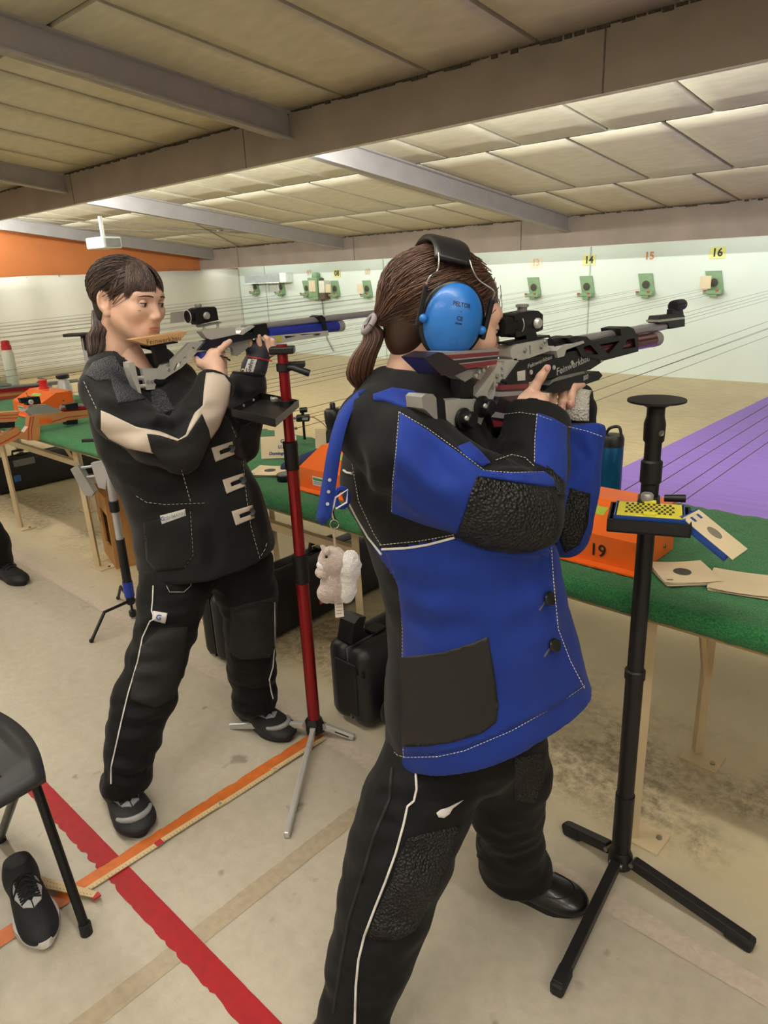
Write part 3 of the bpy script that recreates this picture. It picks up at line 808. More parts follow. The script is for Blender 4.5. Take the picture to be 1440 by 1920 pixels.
# ================================================================== SHOOTER IN THE BLUE JACKET
m_blk = M('black_cloth', '#09090c', 0.8, spec=.25, var=.15, scale=25, bump=.25, bscale=500, sheen=.06)
m_blk2 = M('black_smooth_leather', '#0f0e10', 0.5, var=.15, scale=20, bump=.12, bscale=60)
m_blue = M('blue_canvas', '#12318c', 0.75, spec=.3, var=.10, scale=9, bump=.3, bscale=700, kind='weave', sheen=.05)
m_grip = M('pebbled_rubber', '#0f0f10', 0.5, spec=.4, var=.1, scale=30, bump=1.0, bscale=190, kind='leather')
m_white = M('white_piping', '#cfcac6', 0.6, var=.04)
m_thread = M('cream_thread', '#c9c4b2', 0.8)
m_trs = M('black_trouser', '#070708', 0.78, spec=.25, var=.15, scale=18, bump=.2, bscale=400, sheen=.05)
RB = Stage(-.80, 1.0)
nR = RB.v
shooterR = thing('person', 'shooter in a blue and black jacket and blue ear defenders aiming a rifle', 'person', (-.80, .95, 0))
# ---- jacket
torso = px_chain(RB, [(765, 800, .03, 112), (785, 880, .02, 143), (842, 985, .0, 150), (882, 1080, 0, 158), (897, 1180, 0, 160), (893, 1290, 0, 166), (892, 1450, 0, 174)])
flare = px_chain(RB, [(950, 1120, -.01, 90), (985, 1230, -.01, 92), (1010, 1330, -.01, 104)])
slR1 = px_chain(RB, [(702, 805, -.08, 76), (760, 848, -.12, 82), (850, 908, -.14, 83), (930, 946, -.14, 82), (975, 962, -.12, 77)])
slR2 = px_chain(RB, [(980, 962, -.11, 76), (996, 880, -.04, 68), (1001, 800, .03, 63), (1003, 760, .06, 62)])
slL2 = px_chain(RB, [(1097, 775, .20, 37), (1082, 900, .18, 40), (1063, 1000, .16, 43)])
slL1 = px_chain(RB, [(1060, 1002, .16, 44), (960, 880, .12, 66), (860, 820, .12, 76)])
coll = px_chain(RB, [(745, 760, .02, 70), (800, 752, .03, 76), (850, 775, .05, 66)])
lo, hi = bounds(torso+flare+slR1+slR2+slL2, .03)
fj = Field(lo, hi, .0062)
fj.chain(torso, .03, nR, 1.12)
fj.chain(flare, .03, nR, 1.3)
fj.chain(coll, .03, nR, 1.5)
fj.chain(slL1, .02); fj.chain(slL2, .012)
fj.chain(slR1, .018); fj.chain(slR2, .012)
hA, hN, hB = RB(722, 1412, 0), RB(880, 1424, -.155), RB(1105, 1291, 0)
nh = np.cross(hN-hA, hB-hA); nh *= -np.sign(nh[2])
fj.cut(hA, nh)
# neck opening and cuffs
wR = slR2[-1][0]-slR2[0][0]; cR = RB(1000, 783, .045)
sl, P = fj.sub(cR-.09, cR+.09)
d = ((P-cR) @ (wR/np.linalg.norm(wR))).astype(np.float32)
m_ = np.linalg.norm(P-slR2[-1][0], axis=-1) < .11
fj.A[sl] = np.where(m_, np.maximum(fj.A[sl], d), fj.A[sl])
wL = slL2[0][0]-slL2[1][0]; cL = RB(1097, 796, .197)
sl, P = fj.sub(cL-.07, cL+.07)
d = ((P-cL) @ (wL/np.linalg.norm(wL))).astype(np.float32)
fj.A[sl] = np.where(np.linalg.norm(P-cL, axis=-1) < .09, np.maximum(fj.A[sl], d), fj.A[sl])
fj.cone(RB(800, 690, .03), RB(795, 735, .03), .070, .055, k=.01, mode='cut')
JV, JF = fj.mesh(); JV = relax(JV, JF, 3)
JV = wrinkle(JV, JF, .006, 8, 3.1); JV = relax(JV, JF, 1)
JV = creases(JV, JF, RB, [([(752, 800), (800, 850), (850, 915), (880, 960)], 1.0, 1.2), ([(790, 820), (840, 880), (880, 900)], .8, 1.0), ([(745, 890), (790, 930), (850, 970)], .9, 1.1), ([(690, 790), (720, 830), (735, 890), (725, 950)], .8, 1.2), ([(655, 800), (680, 860), (690, 930)], .7, 1.1),
    ([(905, 872), (940, 866), (985, 872)], 1.2, .8), ([(925, 850), (960, 846), (1000, 862)], .9, .8), ([(945, 820), (975, 835), (1000, 836)], .6, .8), ([(745, 1085), (800, 1105), (880, 1112)], .8, 1.3), ([(750, 1150), (820, 1175), (900, 1170)], .5, 1.4), ([(1035, 1060), (980, 1095), (900, 1120)], .6, 1.3), ([(1040, 1150), (990, 1180), (930, 1190)], .5, 1.3), ([(960, 1050), (980, 1140), (985, 1240)], .5, 1.6), ([(840, 1040), (860, 1110), (860, 1180)], .4, 1.5), ([(1080, 830), (1100, 860), (1075, 900)], .8, .8)])
JV = relax(JV, JF, 1)
pj = to_px(JV[JF].mean(1))
low = [(700, 1028), (735, 1030), (850, 1007), (930, 1040), (1000, 1040), (1075, 1005), (1080, 1090), (1090, 1190), (1110, 1245), (1150, 1300), (1050, 1390), (960, 1440), (870, 1470), (756, 1475), (752, 1300), (755, 1160), (745, 1090)]
arm_b = [(748, 772), (800, 802), (905, 882), (945, 890), (1025, 885), (1050, 900), (1050, 960), (1000, 930), (880, 1000), (848, 1003), (790, 985), (734, 962), (740, 880)]
cuffb = [(1005, 770), (1035, 780), (1068, 798), (1140, 790), (1140, 1050), (1055, 1050), (1040, 1010), (1060, 930), (1010, 885), (998, 870)]
mi = np.zeros(len(JF), int)
near = np.array([(v-RB.p) @ nR for v in JV])[JF].mean(1)
mi[in_poly(pj, low)] = 1
mi[in_poly(pj, cuffb) & (near > .09)] = 1
jacketR = mk('jacket', JV, JF, None, shooterR, smooth=True, mats=[m_blk, m_blue], midx=mi, label='blue and black leather shooting jacket')
jb = bvh_of(JV, JF)
P_ = lambda n, poly, mat, th=.002, step=8, lab=None: patch(n, poly, jb, mat, jacketR, th, step, lab)
P_('side_panel', [(722, 1031), (790, 1024), (850, 1010), (900, 1030), (960, 1038), (1000, 1036), (1036, 1020), (1040, 1090), (1052, 1180), (1076, 1240), (1094, 1280), (1045, 1322), (955, 1366), (870, 1402), (800, 1414), (761, 1414), (757, 1300), (757, 1180), (748, 1100)], m_blue, .0025, 9, 'blue lower panel')
P_('sleeve_panel', [(750, 775), (800, 806), (860, 850), (905, 884), (950, 888), (900, 895), (880, 940), (858, 1000), (795, 983), (735, 961), (738, 900), (743, 840)], m_blue, .002, 8, 'blue upper sleeve panel')
P_('sleeve_panel', [(905, 884), (945, 888), (1020, 886), (1036, 898), (1040, 912), (1028, 913), (960, 903), (893, 893)], m_blue, .003, 6, 'blue elbow strip')
P_('cuff_panel', [(1007, 775), (1035, 784), (1062, 800), (1063, 870), (1060, 930), (1030, 880), (1002, 868), (1003, 820)], m_blue, .002, 6, 'blue forearm panel')
P_('elbow_patch', [(893, 893), (940, 905), (1000, 912), (1028, 914), (1040, 950), (1045, 985), (1030, 1020), (1000, 1031), (950, 1027), (900, 1020), (858, 1000), (872, 960), (882, 925)], m_grip, .004, 7, 'black pebbled rubber elbow patch')
P_('forearm_patch', [(1022, 872), (1034, 882), (1058, 905), (1056, 930), (1046, 930), (1036, 898)], m_grip, .003, 5, 'black pebbled rubber forearm strip')
P_('elbow_patch', [(1068, 915), (1106, 925), (1100, 985), (1085, 1020), (1060, 1036), (1050, 1012), (1056, 970)], m_grip, .003, 6, 'black pebbled rubber patch on far sleeve')
P_('pocket', [(752, 1232), (830, 1222), (880, 1206), (915, 1192), (925, 1250), (934, 1320), (930, 1352), (905, 1372), (850, 1390), (800, 1397), (757, 1399), (754, 1300)], m_blk2, .005, 8, 'black patch pocket with cream stitching')
P_('shoulder_strap', [(700, 742), (735, 730), (775, 735), (795, 748), (795, 770), (760, 764), (720, 752), (700, 752)], m_blue, .004, 6, 'blue strap on the shoulder')
P_('chest_panel', [(858, 838), (880, 830), (900, 848), (918, 868), (905, 875), (880, 862)], m_blue, .003, 6)
stitch('stitching', [
    [(748, 772), (742, 850), (736, 905), (734, 962)], [(748, 772), (800, 802), (860, 845), (908, 882), (960, 886), (1022, 884)],
    [(940, 777), (975, 773), (1008, 778), (1040, 790), (1063, 805)], [(1007, 776), (1003, 820), (1002, 868)], [(930, 862), (960, 852), (985, 858), (1003, 875)],
    [(752, 1238), (830, 1228), (880, 1212), (912, 1199)], [(908, 1198), (920, 1262), (927, 1330), (918, 1354), (880, 1376), (810, 1390), (757, 1392)],
    [(752, 1245), (830, 1235), (880, 1218), (908, 1206)], [(757, 1387), (810, 1385), (876, 1370), (912, 1350), (920, 1330), (913, 1262), (902, 1206)],
    [(750, 1100), (754, 1180), (754, 1300), (756, 1420)],
    [(728, 1400), (745, 1416), (760, 1420), (820, 1419), (870, 1408), (960, 1370), (1040, 1325), (1096, 1286)],
    [(1034, 1025), (1038, 1090), (1047, 1180), (1070, 1240), (1096, 1290)],
    [(650, 935), (675, 985), (705, 1030)], [(660, 870), (672, 940), (700, 1000), (715, 1024)], [(712, 1022), (790, 1014), (850, 1003)],
    [(1066, 800), (1100, 808), (1128, 818)]], jb, m_thread, jacketR, r=.0006, step=3.2)
stitch('white_piping', [[(716, 1030), (760, 1028), (800, 1022), (852, 1008)], [(638, 877), (650, 886), (660, 888)], [(655, 945), (668, 970), (690, 1008), (715, 1040)]], jb, m_white, jacketR, r=.0022, dash=False, step=6, lift=.003)
for (bx, by) in ((1023, 1122), (1032, 1210)):
    q = on_surface(jb, bx, by); nn = CC-q; nn /= np.linalg.norm(nn); nn = nn*.6+CR*.5; nn /= np.linalg.norm(nn)
    MB().lathe(q+nn*.002, [(.004, 0), (.004, .006), (.0115, .007), (.013, .010), (.0115, .013), (.006, .0122)], nn, 20).build('button', M('black_plastic', '#141416', .3, var=.05), jacketR, smooth=40)
    MB().tube([q+nn*.001, on_surface(jb, bx-14, by+22)+nn*.001], [.004, .003], 8).build('buttonhole', M('buttonhole_grey', '#55565c', .7), jacketR)
# collar band of the black shirt
MB().tube([RB(795+88*math.cos(a), 722+16*math.sin(a)+6*math.cos(a), .03-.085*math.sin(a)) for a in np.linspace(0, 2*math.pi, 28)], .012, 8, cap=False).build('collar', m_blk, jacketR, smooth=60)
# loose blue back strap with eyelets, ring and clip
sp = spline([RB(*q) for q in ((715, 738, -.06), (672, 746, -.10), (645, 780, -.13), (628, 840, -.15), (618, 900, -.15), (610, 950, -.15), (604, 985, -.15))], 8)
V = []; F = []
wid = [.012]*len(sp); 
for i, p in enumerate(sp):
    tt = i/(len(sp)-1); w = .012+.004*tt; w = w if tt < .93 else w*(1-(tt-.93)/.07*.95)
    side = CR*.8-CF*.3 if tt > .2 else CR*.2+CU*.9
    V += [p-side*w, p+side*w]
for i in range(len(sp)-1): F.append((2*i, 2*i+1, 2*i+3, 2*i+2))
st_ = mk('back_strap', V, F, m_blue, jacketR, smooth=True, label='blue leather strap with steel eyelets'); md = st_.modifiers.new('thickness', 'SOLIDIFY'); md.thickness = .004; md.offset = 0
for q in ((618, 900), (616, 922), (614, 945)):
    MB().lathe(RB(q[0], q[1], -.156), [(.003, 0), (.003, .002), (.0012, .002)], CC-RB(q[0], q[1], -.156), 10).build('strap_eyelet', M('nickel', '#b9b7b2', .25, 1), jacketR)
# ---- trousers
lgN = px_chain(RB, [(832, 1380, -.02, 100), (783, 1500, -.10, 97), (750, 1600, -.15, 95), (722, 1700, -.19, 83), (692, 1800, -.23, 74), (662, 1920, -.28, 62), (652, 1975, -.29, 58)])
lgF = px_chain(RB, [(930, 1370, .04, 92), (958, 1450, .06, 70), (952, 1520, .08, 62), (957, 1580, .10, 57), (967, 1632, .12, 63), (969, 1680, .125, 63)])
lo, hi = bounds(lgN+lgF, .03); lo[2] = max(lo[2], -.01)
ft = Field(lo, hi, .0062)
ft.cone(RB(850, 1330, 0), RB(880, 1385, 0), .12, .12, k=.03)
ft.chain(lgN, .03, nR, .95); ft.chain(lgF, .03, nR, 1.0)
ft.cut((0, 0, .078), (0, 0, -1))
TV, TF = ft.mesh(); TV = relax(TV, TF, 3); TV = wrinkle(TV, TF, .006, 10, 8.0, (1, 1, 1.6)); TV = relax(TV, TF, 1)
TV = creases(TV, TF, RB, [([(700, 1490), (760, 1505), (830, 1500)], 1.0, 1.0), ([(690, 1530), (750, 1540), (800, 1530)], .9, 1.0), ([(720, 1455), (740, 1500), (735, 1560), (700, 1620)], .8, 1.0), ([(650, 1640), (690, 1660), (740, 1655)], .7, 1.0), ([(640, 1740), (680, 1760), (750, 1770)], .8, 1.0), ([(620, 1830), (660, 1850), (730, 1840)], .8, 1.0), ([(900, 1500), (950, 1520), (1005, 1500)], .6, .9), ([(905, 1555), (950, 1575), (1000, 1560)], .3, .9), ([(915, 1600), (960, 1612), (1010, 1595)], .4, .8)])
trsR = mk('trousers', TV, TF, m_trs, shooterR, smooth=True, label='black shooting trousers with white piping')
tb = bvh_of(TV, TF)
stitch('white_piping', [[(779, 1436), (781, 1480), (776, 1502), (764, 1512), (757, 1545), (742, 1600), (722, 1655), (702, 1705), (683, 1755), (672, 1800), (667, 1850), (665, 1925)]], tb, m_white, trsR, r=.0023, dash=False, step=7, lift=.003)
stitch('seam', [[(735, 1440), (730, 1500), (700, 1570), (680, 1640), (655, 1720), (640, 1800), (625, 1900)]], tb, M('black_cord', '#0c0c0e', .7), trsR, r=.0035, dash=False, step=7, lift=.001)
patch('knee_patch', [(765, 1572), (800, 1562), (862, 1548), (845, 1600), (825, 1650), (795, 1715), (775, 1745), (745, 1762), (690, 1760), (705, 1710), (735, 1650), (748, 1605)], tb, m_grip, trsR, .003, 8, 'textured black knee patch')
patch('logo_patch', [(818, 1524), (826, 1518), (840, 1514), (868, 1500), (848, 1516), (842, 1526), (832, 1533), (822, 1532)], tb, m_white, trsR, .002, 3, 'small white teardrop logo')
patch('knee_patch', [(965, 1420), (1015, 1412), (1020, 1460), (1002, 1505), (965, 1500)], tb, m_grip, trsR, .002, 7, 'textured black knee patch')
MB().tube(spline([RB(626, 1808, -.25), RB(618, 1815, -.26), RB(622, 1832, -.26), RB(615, 1840, -.26)], 4), .003, 6).build('zip_pull', m_blk2, trsR)
MB().tube(spline([RB(906, 1560, .06), RB(896, 1575, .05), RB(900, 1592, .05), RB(896, 1604, .05), RB(903, 1612, .05)], 4), .0035, 6).build('hem_cord', m_blk2, trsR)
# ---- shoes
m_shoe = M('black_leather', '#141417', 0.32, var=.1, bump=.08, bscale=200, coat=.2)
m_sole = M('black_rubber', '#18181a', 0.6)
m_lace = M('black_lace', '#101012', 0.8)
shoe('shoe', at_z(922, 1652), at_z(1096, 1712), .098, .085, [m_shoe, m_sole, m_shoe, m_lace], shooterR)
h2 = RB(650, 1990, -.29); shoe('shoe', (h2[0]-.06, h2[1]-.015, 0), (h2[0]+.185, h2[1]+.03, 0), .098, .085, [m_shoe, m_sole, m_shoe, m_lace], shooterR)
# ---- body: head, neck, core, hands in one mesh
va = math.atan2(-RB.v[1], -RB.v[0])+math.radians(106)
HRr = head_rot((math.cos(va), math.sin(va)), math.radians(-14), math.radians(4))
HOr = RB(838, 591, .03)
SCR = 1.04
HV, HF = head_field().mesh(); HV = relax(HV, HF, 2, .4)
HVw = place(HV, HOr, HRr, SCR)
core = Field(*bounds(torso, .02), .02)
core.chain([(p, r*.72) for p, r in torso[:-2]], .02)
core.cone(HOr+HRr @ np.array([0, -.04, -.12]), torso[0][0], .05, .08, .04)
core.chain([(p, r*.5) for p, r in slR1+slR2], .02); core.chain([(p, r*.5) for p, r in slL1], .02); core.chain([(p, r*.5) for p, r in slL2[::-1]], .02)
CV, CFa = core.mesh()
# right hand on the grip
hs = .15
def hp(x, y, s): return RB(x, y, s-.098)
fh = Field(*box_of([hp(925, 800, .12), hp(1045, 680, .12), hp(925, 800, .27), hp(1045, 680, .27)], .03), .0021)
wr = hp(990, 800, .13)
fh.cone(wr, hp(985, 770, .155), .027, .029, k=.01)
fh.cone(hp(975, 760, .165), hp(990, 745, .18), .029, .024, k=.012)
fh.cone(hp(958, 752, .165), hp(1012, 756, .195), .020, .018, k=.012)
finger(fh, [hp(990, 742, .18), hp(1003, 725, .175), hp(1014, 707, .175), hp(1026, 690, .175)], .0105, .0072, .006)          # trigger finger
finger(fh, [hp(955, 757, .165), hp(940, 745, .17), hp(936, 735, .195), hp(950, 728, .225)], .0125, .0095, .008)              # thumb round the grip
for (a, b, c, d) in (((1000, 742), (1010, 747), (1014, 757), .2), ((1002, 752), (1012, 758), (1015, 768), .205), ((1000, 762), (1010, 769), (1012, 778), .2)):
    finger(fh, [hp(*a, d-.02), hp(*b, d), hp(c[0], c[1], d+.02), hp(c[0]-12, c[1]+2, d+.055)], .0105, .0085, .005)
GV, GF = fh.mesh(); GV = relax(GV, GF, 2, .4)
# left hand: curled fingers showing out of the glove
lo, hi = box_of([hp(1010, 815, .26), hp(1120, 705, .26), hp(1010, 815, .36), hp(1120, 705, .36)], .04)
fl = Field(lo, hi, .0024)
fl.cone(hp(1088, 800, .31), hp(1078, 772, .32), .022, .026, k=.01)
fl.cone(hp(1078, 772, .32), hp(1072, 752, .33), .027, .026, k=.01)
for (x, y, dx) in ((1034, 740, 0), (1053, 740, 0), (1070, 732, 0)):
    finger(fl, [hp(x+20, y-8, .335), hp(x+4, y-6, .30), hp(x+1, y+12, .285), hp(x, y+27, .283)], .0095, .0078, .002)
LV, LF = fl.mesh(); LV = relax(LV, LF, 2, .4)
allV = np.vstack([HVw, CV, GV, LV]); o1, o2, o3 = len(HVw), len(HVw)+len(CV), len(HVw)+len(CV)+len(GV)
bodyR = mk('body', allV, np.vstack([HF, CFa+o1, GF+o2, LF+o3]), m_skin, shooterR, smooth=True, label='pale skin of face, neck and hands')
for (x, y) in ((1034, 762), (1053, 762), (1070, 754)):
    MB().ball(hp(x, y+2, .2755), (.0055, .003, .0065), 8, np.stack([CR, -CF, CU], 1)).build('fingernail', M('nail_pink', '#c98f86', .3), bodyR, smooth=60)
MB().ball(hp(1026.5, 690, .168), (.0045, .002, .006), 8, np.stack([CR, -CF, CU], 1)).build('fingernail', MATS['nail_pink'], bodyR, smooth=60)
# eye and brow on the visible side
face_lines(bodyR, HV, HF, HOr, HRr, SCR, (1,), m_brow, .55)
# ---- glove on the supporting hand
fg = Field(lo, hi, .003)
fg.cone(hp(1092, 812, .31), hp(1085, 772, .325), .030, .034, k=.01)
fg.cone(hp(1085, 765, .325), hp(1080, 748, .335), .036, .030, k=.01)
fg.cone(hp(1060, 775, .315), hp(1050, 785, .31), .026, .022, k=.01)
fg.cone(hp(1092, 740, .34), hp(1070, 728, .35), .022, .018, k=.008)
gv, gf = fg.mesh(); gv = relax(gv, gf, 2)
glove = mk('glove', gv, gf, m_blk, shooterR, smooth=True, label='black fingerless glove with pale mesh back')
gb = bvh_of(gv, gf)
m_mesh = M('pale_mesh', '#b9b4ad', 0.75, var=.06, scale=60, bump=.8, bscale=260, kind='leather')
patch('mesh_panel', [(1056, 716), (1072, 728), (1108, 733), (1104, 745), (1103, 790), (1080, 789), (1056, 784), (1053, 770), (1066, 755), (1072, 742), (1060, 726)], gb, m_mesh, glove, .003, 4)
# ---- hair
m_h = [M('brown_hair_'+n, c, .42, var=.15, scale=40, spec=.5) for n, c in (('dark', '#3a2418'), ('mid', '#52352a'), ('light', '#6e4c39'))]
fc = Field((-.11, -.14, -.12), (.11, .13, .14), .003)
fc.ell(SK_C+np.array([0, -.003, .003]), SK_R+.009, k=.01)
fc.ell((0, -.062, -.035), (.052, .040, .052), k=.03)
fc.ell((0, .118, -.028), (.085, .068, .082), k=.012, mode='cut')
fc.ell((0, .060, -.085), (.10, .085, .07), k=.012, mode='cut')
fc.cut((0, 0, -.085), (0, .35, -1))
cv, cf = fc.mesh(); cv = relax(cv, cf, 2)
hairR = mk('hair', place(cv, HOr, HRr, SCR), cf, m_h[0], shooterR, smooth=True, label='brown hair tied in a low ponytail')
rr = random.Random(11); tie = np.array([-.004, -.128, -.040]); paths = []
for i in range(2600):
    th = rr.uniform(-1.5, 1.5); ph = rr.uniform(-.35, 1.35)
    d0 = np.array([math.sin(th)*math.cos(ph)*.9, math.cos(th)*math.cos(ph), math.sin(ph)])
    if d0[1] > .45 and d0[2] < .42: continue
    if d0[2] < -.1 and d0[1] > -.1: continue
    d1 = tie-SK_C+np.array([rr.gauss(0, .010), 0, rr.gauss(0, .010)]); off = rr.uniform(.008, .013); P = []
    t0 = rr.uniform(0, .25)
    for j in range(9):
        t = t0+(1-t0)*j/8; d = slerp(d0, d1, t); q = on_skull(d, off+.004*math.sin(t*5+i))
        if t > .75: q = q+(tie+np.array([rr.gauss(0, .003), .004, rr.gauss(0, .003)])-q)*((t-.75)/.25)**1.5
        P.append(q)
    paths.append(place(np.array(P), HOr, HRr, SCR))
tieW = place(tie[None], HOr, HRr, SCR)[0]
pt = [tieW, RB(700, 632, .0), RB(682, 668, -.005), RB(674, 705, -.005), RB(684, 738, -.005)]
ctr = spline(pt, 6); ww = np.interp(np.linspace(0, 1, len(ctr)), [0, .15, .45, .7, 1], [.009, .017, .027, .026, .006])
for i in range(1500):
    a = rr.uniform(0, 2*math.pi); q = math.sqrt(rr.random()); e = rr.uniform(.72, 1.0); P = []
    for j, c in enumerate(ctr):
        t = j/(len(ctr)-1)
        if t > e: break
        w = ww[j]*q; P.append(c+(CR*.95+CU*.25)*w*math.cos(a+.4*t)+nR*w*.8*math.sin(a+.4*t)+CU*.0)
    if len(P) > 3: paths.append(P[::2]+[P[-1]])
hair_strands('hair_strands', paths, m_h, hairR, r=.00065, seed=4)
MB().tube([tieW+.0175*(HRr[:, 0]*math.cos(a)+(HRr[:, 2]*.9+HRr[:, 1]*.35)*math.sin(a)) for a in np.linspace(0, 2*math.pi, 20)], .0055, 8, cap=False).build('hair_tie', M('grey_elastic', '#8a8286', .7), hairR, smooth=60)

# ================================================================== SHOOTER IN THE BLACK JACKET
LB = Stage(-1.88, 1.0); nL = LB.v
shooterL = thing('person', 'shooter in a black jacket with cream sleeve stripes resting her chin on a rifle', 'person', (-1.85, 1.0, 0))
m_jk = M('black_canvas', '#0b0b0e', 0.72, spec=.3, var=.12, scale=14, bump=.25, bscale=500, sheen=.08)
m_grey = M('grey_leather', '#2b2d33', 0.55, var=.12, scale=20, bump=.8, bscale=240, kind='leather')
m_cream = M('cream_leather', '#c0b2a4', 0.6, var=.05, scale=8, bump=.1, bscale=90)
m_elb = M('charcoal_suede', '#171617', 0.8, var=.1, scale=30, bump=.6, bscale=420)
tor = px_chain(LB, [(248, 735, .10, 82), (285, 790, .09, 108), (328, 860, .08, 116), (360, 930, .07, 112), (380, 1000, .05, 116), (385, 1090, .03, 122)])
yoke = px_chain(LB, [(205, 706, .07, 44), (265, 702, .12, 46), (330, 720, .15, 44)])
aR1 = px_chain(LB, [(190, 730, .01, 41), (225, 778, -.05, 48), (285, 825, -.10, 44), (335, 843, -.11, 42)])
aR2 = px_chain(LB, [(338, 842, -.11, 41), (372, 785, -.05, 41), (400, 728, .0, 36), (412, 700, .03, 33)])
aL1 = px_chain(LB, [(345, 760, .15, 45), (420, 815, .14, 42), (452, 835, .13, 34)])
aL2 = px_chain(LB, [(453, 836, .13, 32), (462, 780, .14, 33), (465, 725, .155, 32), (466, 695, .16, 31)])
hemf = px_chain(LB, [(400, 960, .04, 95), (430, 1030, .02, 84)])
lo, hi = bounds(tor+aR1+aR2+aL2, .03)
fj = Field(lo, hi, .0062)
fj.chain(tor, .03, nL, .82); fj.chain(yoke, .03, nL, .9); fj.chain(hemf, .03, nL, .9)
fj.chain(aL1, .02); fj.chain(aL2, .012); fj.chain(aR1, .018); fj.chain(aR2, .012)
hA, hN, hB = LB(266, 1066, .03), LB(350, 1086, -.09), LB(512, 1018, .02)
nh = np.cross(hN-hA, hB-hA); nh *= -np.sign(nh[2]); fj.cut(hA, nh)
def cuff_cut(f, ch, c, rad):
    w_ = ch[-1][0]-ch[-2][0]; w_ /= np.linalg.norm(w_); sl, P = f.sub(c-rad, c+rad)
    d = ((P-c) @ w_).astype(np.float32); f.A[sl] = np.where(np.linalg.norm(P-c, axis=-1) < rad, np.maximum(f.A[sl], d), f.A[sl])
cuff_cut(fj, aR2, LB(407, 716, .02), .075); cuff_cut(fj, aL2, LB(466, 702, .158), .07)
fj.cone(LB(258, 635, .11), LB(268, 680, .07), .078, .056, k=.01, mode='cut')
fj.cone(LB(270, 675, .06), LB(292, 706, -.01), .050, .030, k=.01, mode='cut')
JV, JF = fj.mesh(); JV = relax(JV, JF, 3); JV = wrinkle(JV, JF, .0075, 8, 1.7); JV = relax(JV, JF, 1)
JV = creases(JV, JF, LB, [([(180, 760), (215, 775), (260, 780)], 1.2, 1.2), ([(205, 800), (250, 810), (290, 805)], .9, 1.1), ([(300, 805), (325, 812), (340, 800), (355, 780)], 1.4, .9), ([(285, 800), (320, 800), (345, 785)], 1.1, .9), ([(355, 760), (380, 770), (405, 765)], .8, .9), ([(215, 870), (270, 890), (330, 890)], 1.0, 1.4), ([(250, 910), (310, 925), (380, 920)], .8, 1.4), ([(260, 960), (320, 958), (380, 960)], .6, 1.3), ([(330, 880), (380, 905), (430, 890)], .8, 1.3), ([(440, 745), (465, 755), (490, 748)], .9, 1.0), ([(440, 800), (460, 806), (482, 795)], .9, 1.0), ([(390, 980), (400, 1020), (400, 1065)], .7, 1.3), ([(470, 900), (480, 960), (490, 1010)], .8, 1.2), ([(280, 730), (300, 770), (310, 800)], .8, 1.1)], .008, .016)
JV = relax(JV, JF, 1)
pj = to_px(JV[JF].mean(1)); near = np.array([(v-LB.p) @ nL for v in JV])[JF].mean(1)
jacketL = mk('jacket', JV, JF, m_jk, shooterL, smooth=True, label='black shooting jacket with cream and grey panels')
jl = bvh_of(JV, JF)
P_ = lambda n, poly, mat, th=.0025, step=5, lab=None: patch(n, poly, jl, mat, jacketL, th, step, lab)
P_('shoulder_patch', [(160, 703), (175, 680), (205, 668), (245, 672), (252, 700), (246, 722), (215, 712), (180, 714)], m_grey, lab='grey pebbled shoulder patch')
P_('shoulder_patch', [(205, 700), (245, 722), (275, 748), (222, 757), (212, 728)], m_grey, lab='grey pebbled shoulder patch')
P_('chest_patch', [(282, 720), (310, 735), (328, 768), (305, 778), (285, 760)], m_grey, lab='grey pebbled chest patch')
P_('sleeve_stripe', [(190, 770), (205, 776), (255, 800), (300, 810), (335, 824), (348, 815), (365, 775), (380, 760), (382, 735), (387, 700), (400, 699), (420, 704), (432, 720), (428, 755), (410, 800), (395, 822), (388, 800), (378, 777), (350, 820), (330, 830), (285, 815), (278, 818), (288, 850), (240, 840), (205, 822), (190, 805)], m_cream, .0025, 4, 'cream leather stripe along the sleeve')
P_('elbow_patch', [(276, 814), (300, 817), (332, 827), (350, 818), (378, 777), (390, 805), (393, 822), (378, 860), (360, 880), (335, 879), (300, 862), (284, 846)], m_elb, .003, 4, 'charcoal suede elbow patch')
P_('elbow_patch', [(452, 800), (482, 785), (482, 825), (476, 850), (455, 864), (442, 858), (440, 830)], m_elb, .003, 4, 'charcoal suede elbow patch')
P_('pocket', [(271, 980), (300, 972), (352, 955), (357, 960), (362, 1040), (346, 1064), (293, 1071), (276, 1050)], m_jk, .004, 5, 'patch pocket with pale stitching')
tg = P_('label_patch', [(301, 967), (347, 954), (350, 967), (305, 983)], m_white, .006, 4, 'white maker label on the pocket')
for k, (x, y) in enumerate(((396, 832), (417, 892), (434, 951))):
    pw = [(x, y+8), (x+34, y-6), (x+38, y+2), (x+18, y+8), (x+10, y+14), (x+22, y+14), (x+40, y+6), (x+42, y+16), (x+8, y+34)]
    pw = [(x, y+8), (x+38, y-4), (x+39, y+4), (x+14, y+14), (x+16, y+21), (x+40, y+12), (x+42, y+20), (x+8, y+34)]
    P_('closure_tab', pw, m_cream, .004, 3, 'cream leather closure tab')
    q = on_surface(jl, x+38, y+9)
    if q is None: q = LB(x+38, y+9, 0)
    nn = (CC-q)/np.linalg.norm(CC-q)
    MB().lathe(q+nn*.002, [(.004, 0), (.004, .007), (.010, .008), (.0115, .011), (.010, .0145), (.004, .014)], nn, 18).build('button', MATS['black_plastic'], jacketL, smooth=40)
    MB().tube([q+nn*.008, on_surface(jl, x+20, y+15)+nn*.006], [.005, .0035], 8).build('button_strap', m_blk2, jacketL)
stitch('stitching', [[(271, 980), (276, 1050), (293, 1071), (346, 1064), (362, 1040), (357, 960)], [(255, 930), (275, 942), (310, 946), (386, 943)], [(340, 880), (350, 915), (358, 943)],
    [(435, 800), (455, 850), (462, 930), (470, 985), (487, 1046), (497, 1030), (500, 1020)], [(157, 715), (166, 735), (180, 765)]], jl, m_thread, jacketL, r=.0007, step=4)
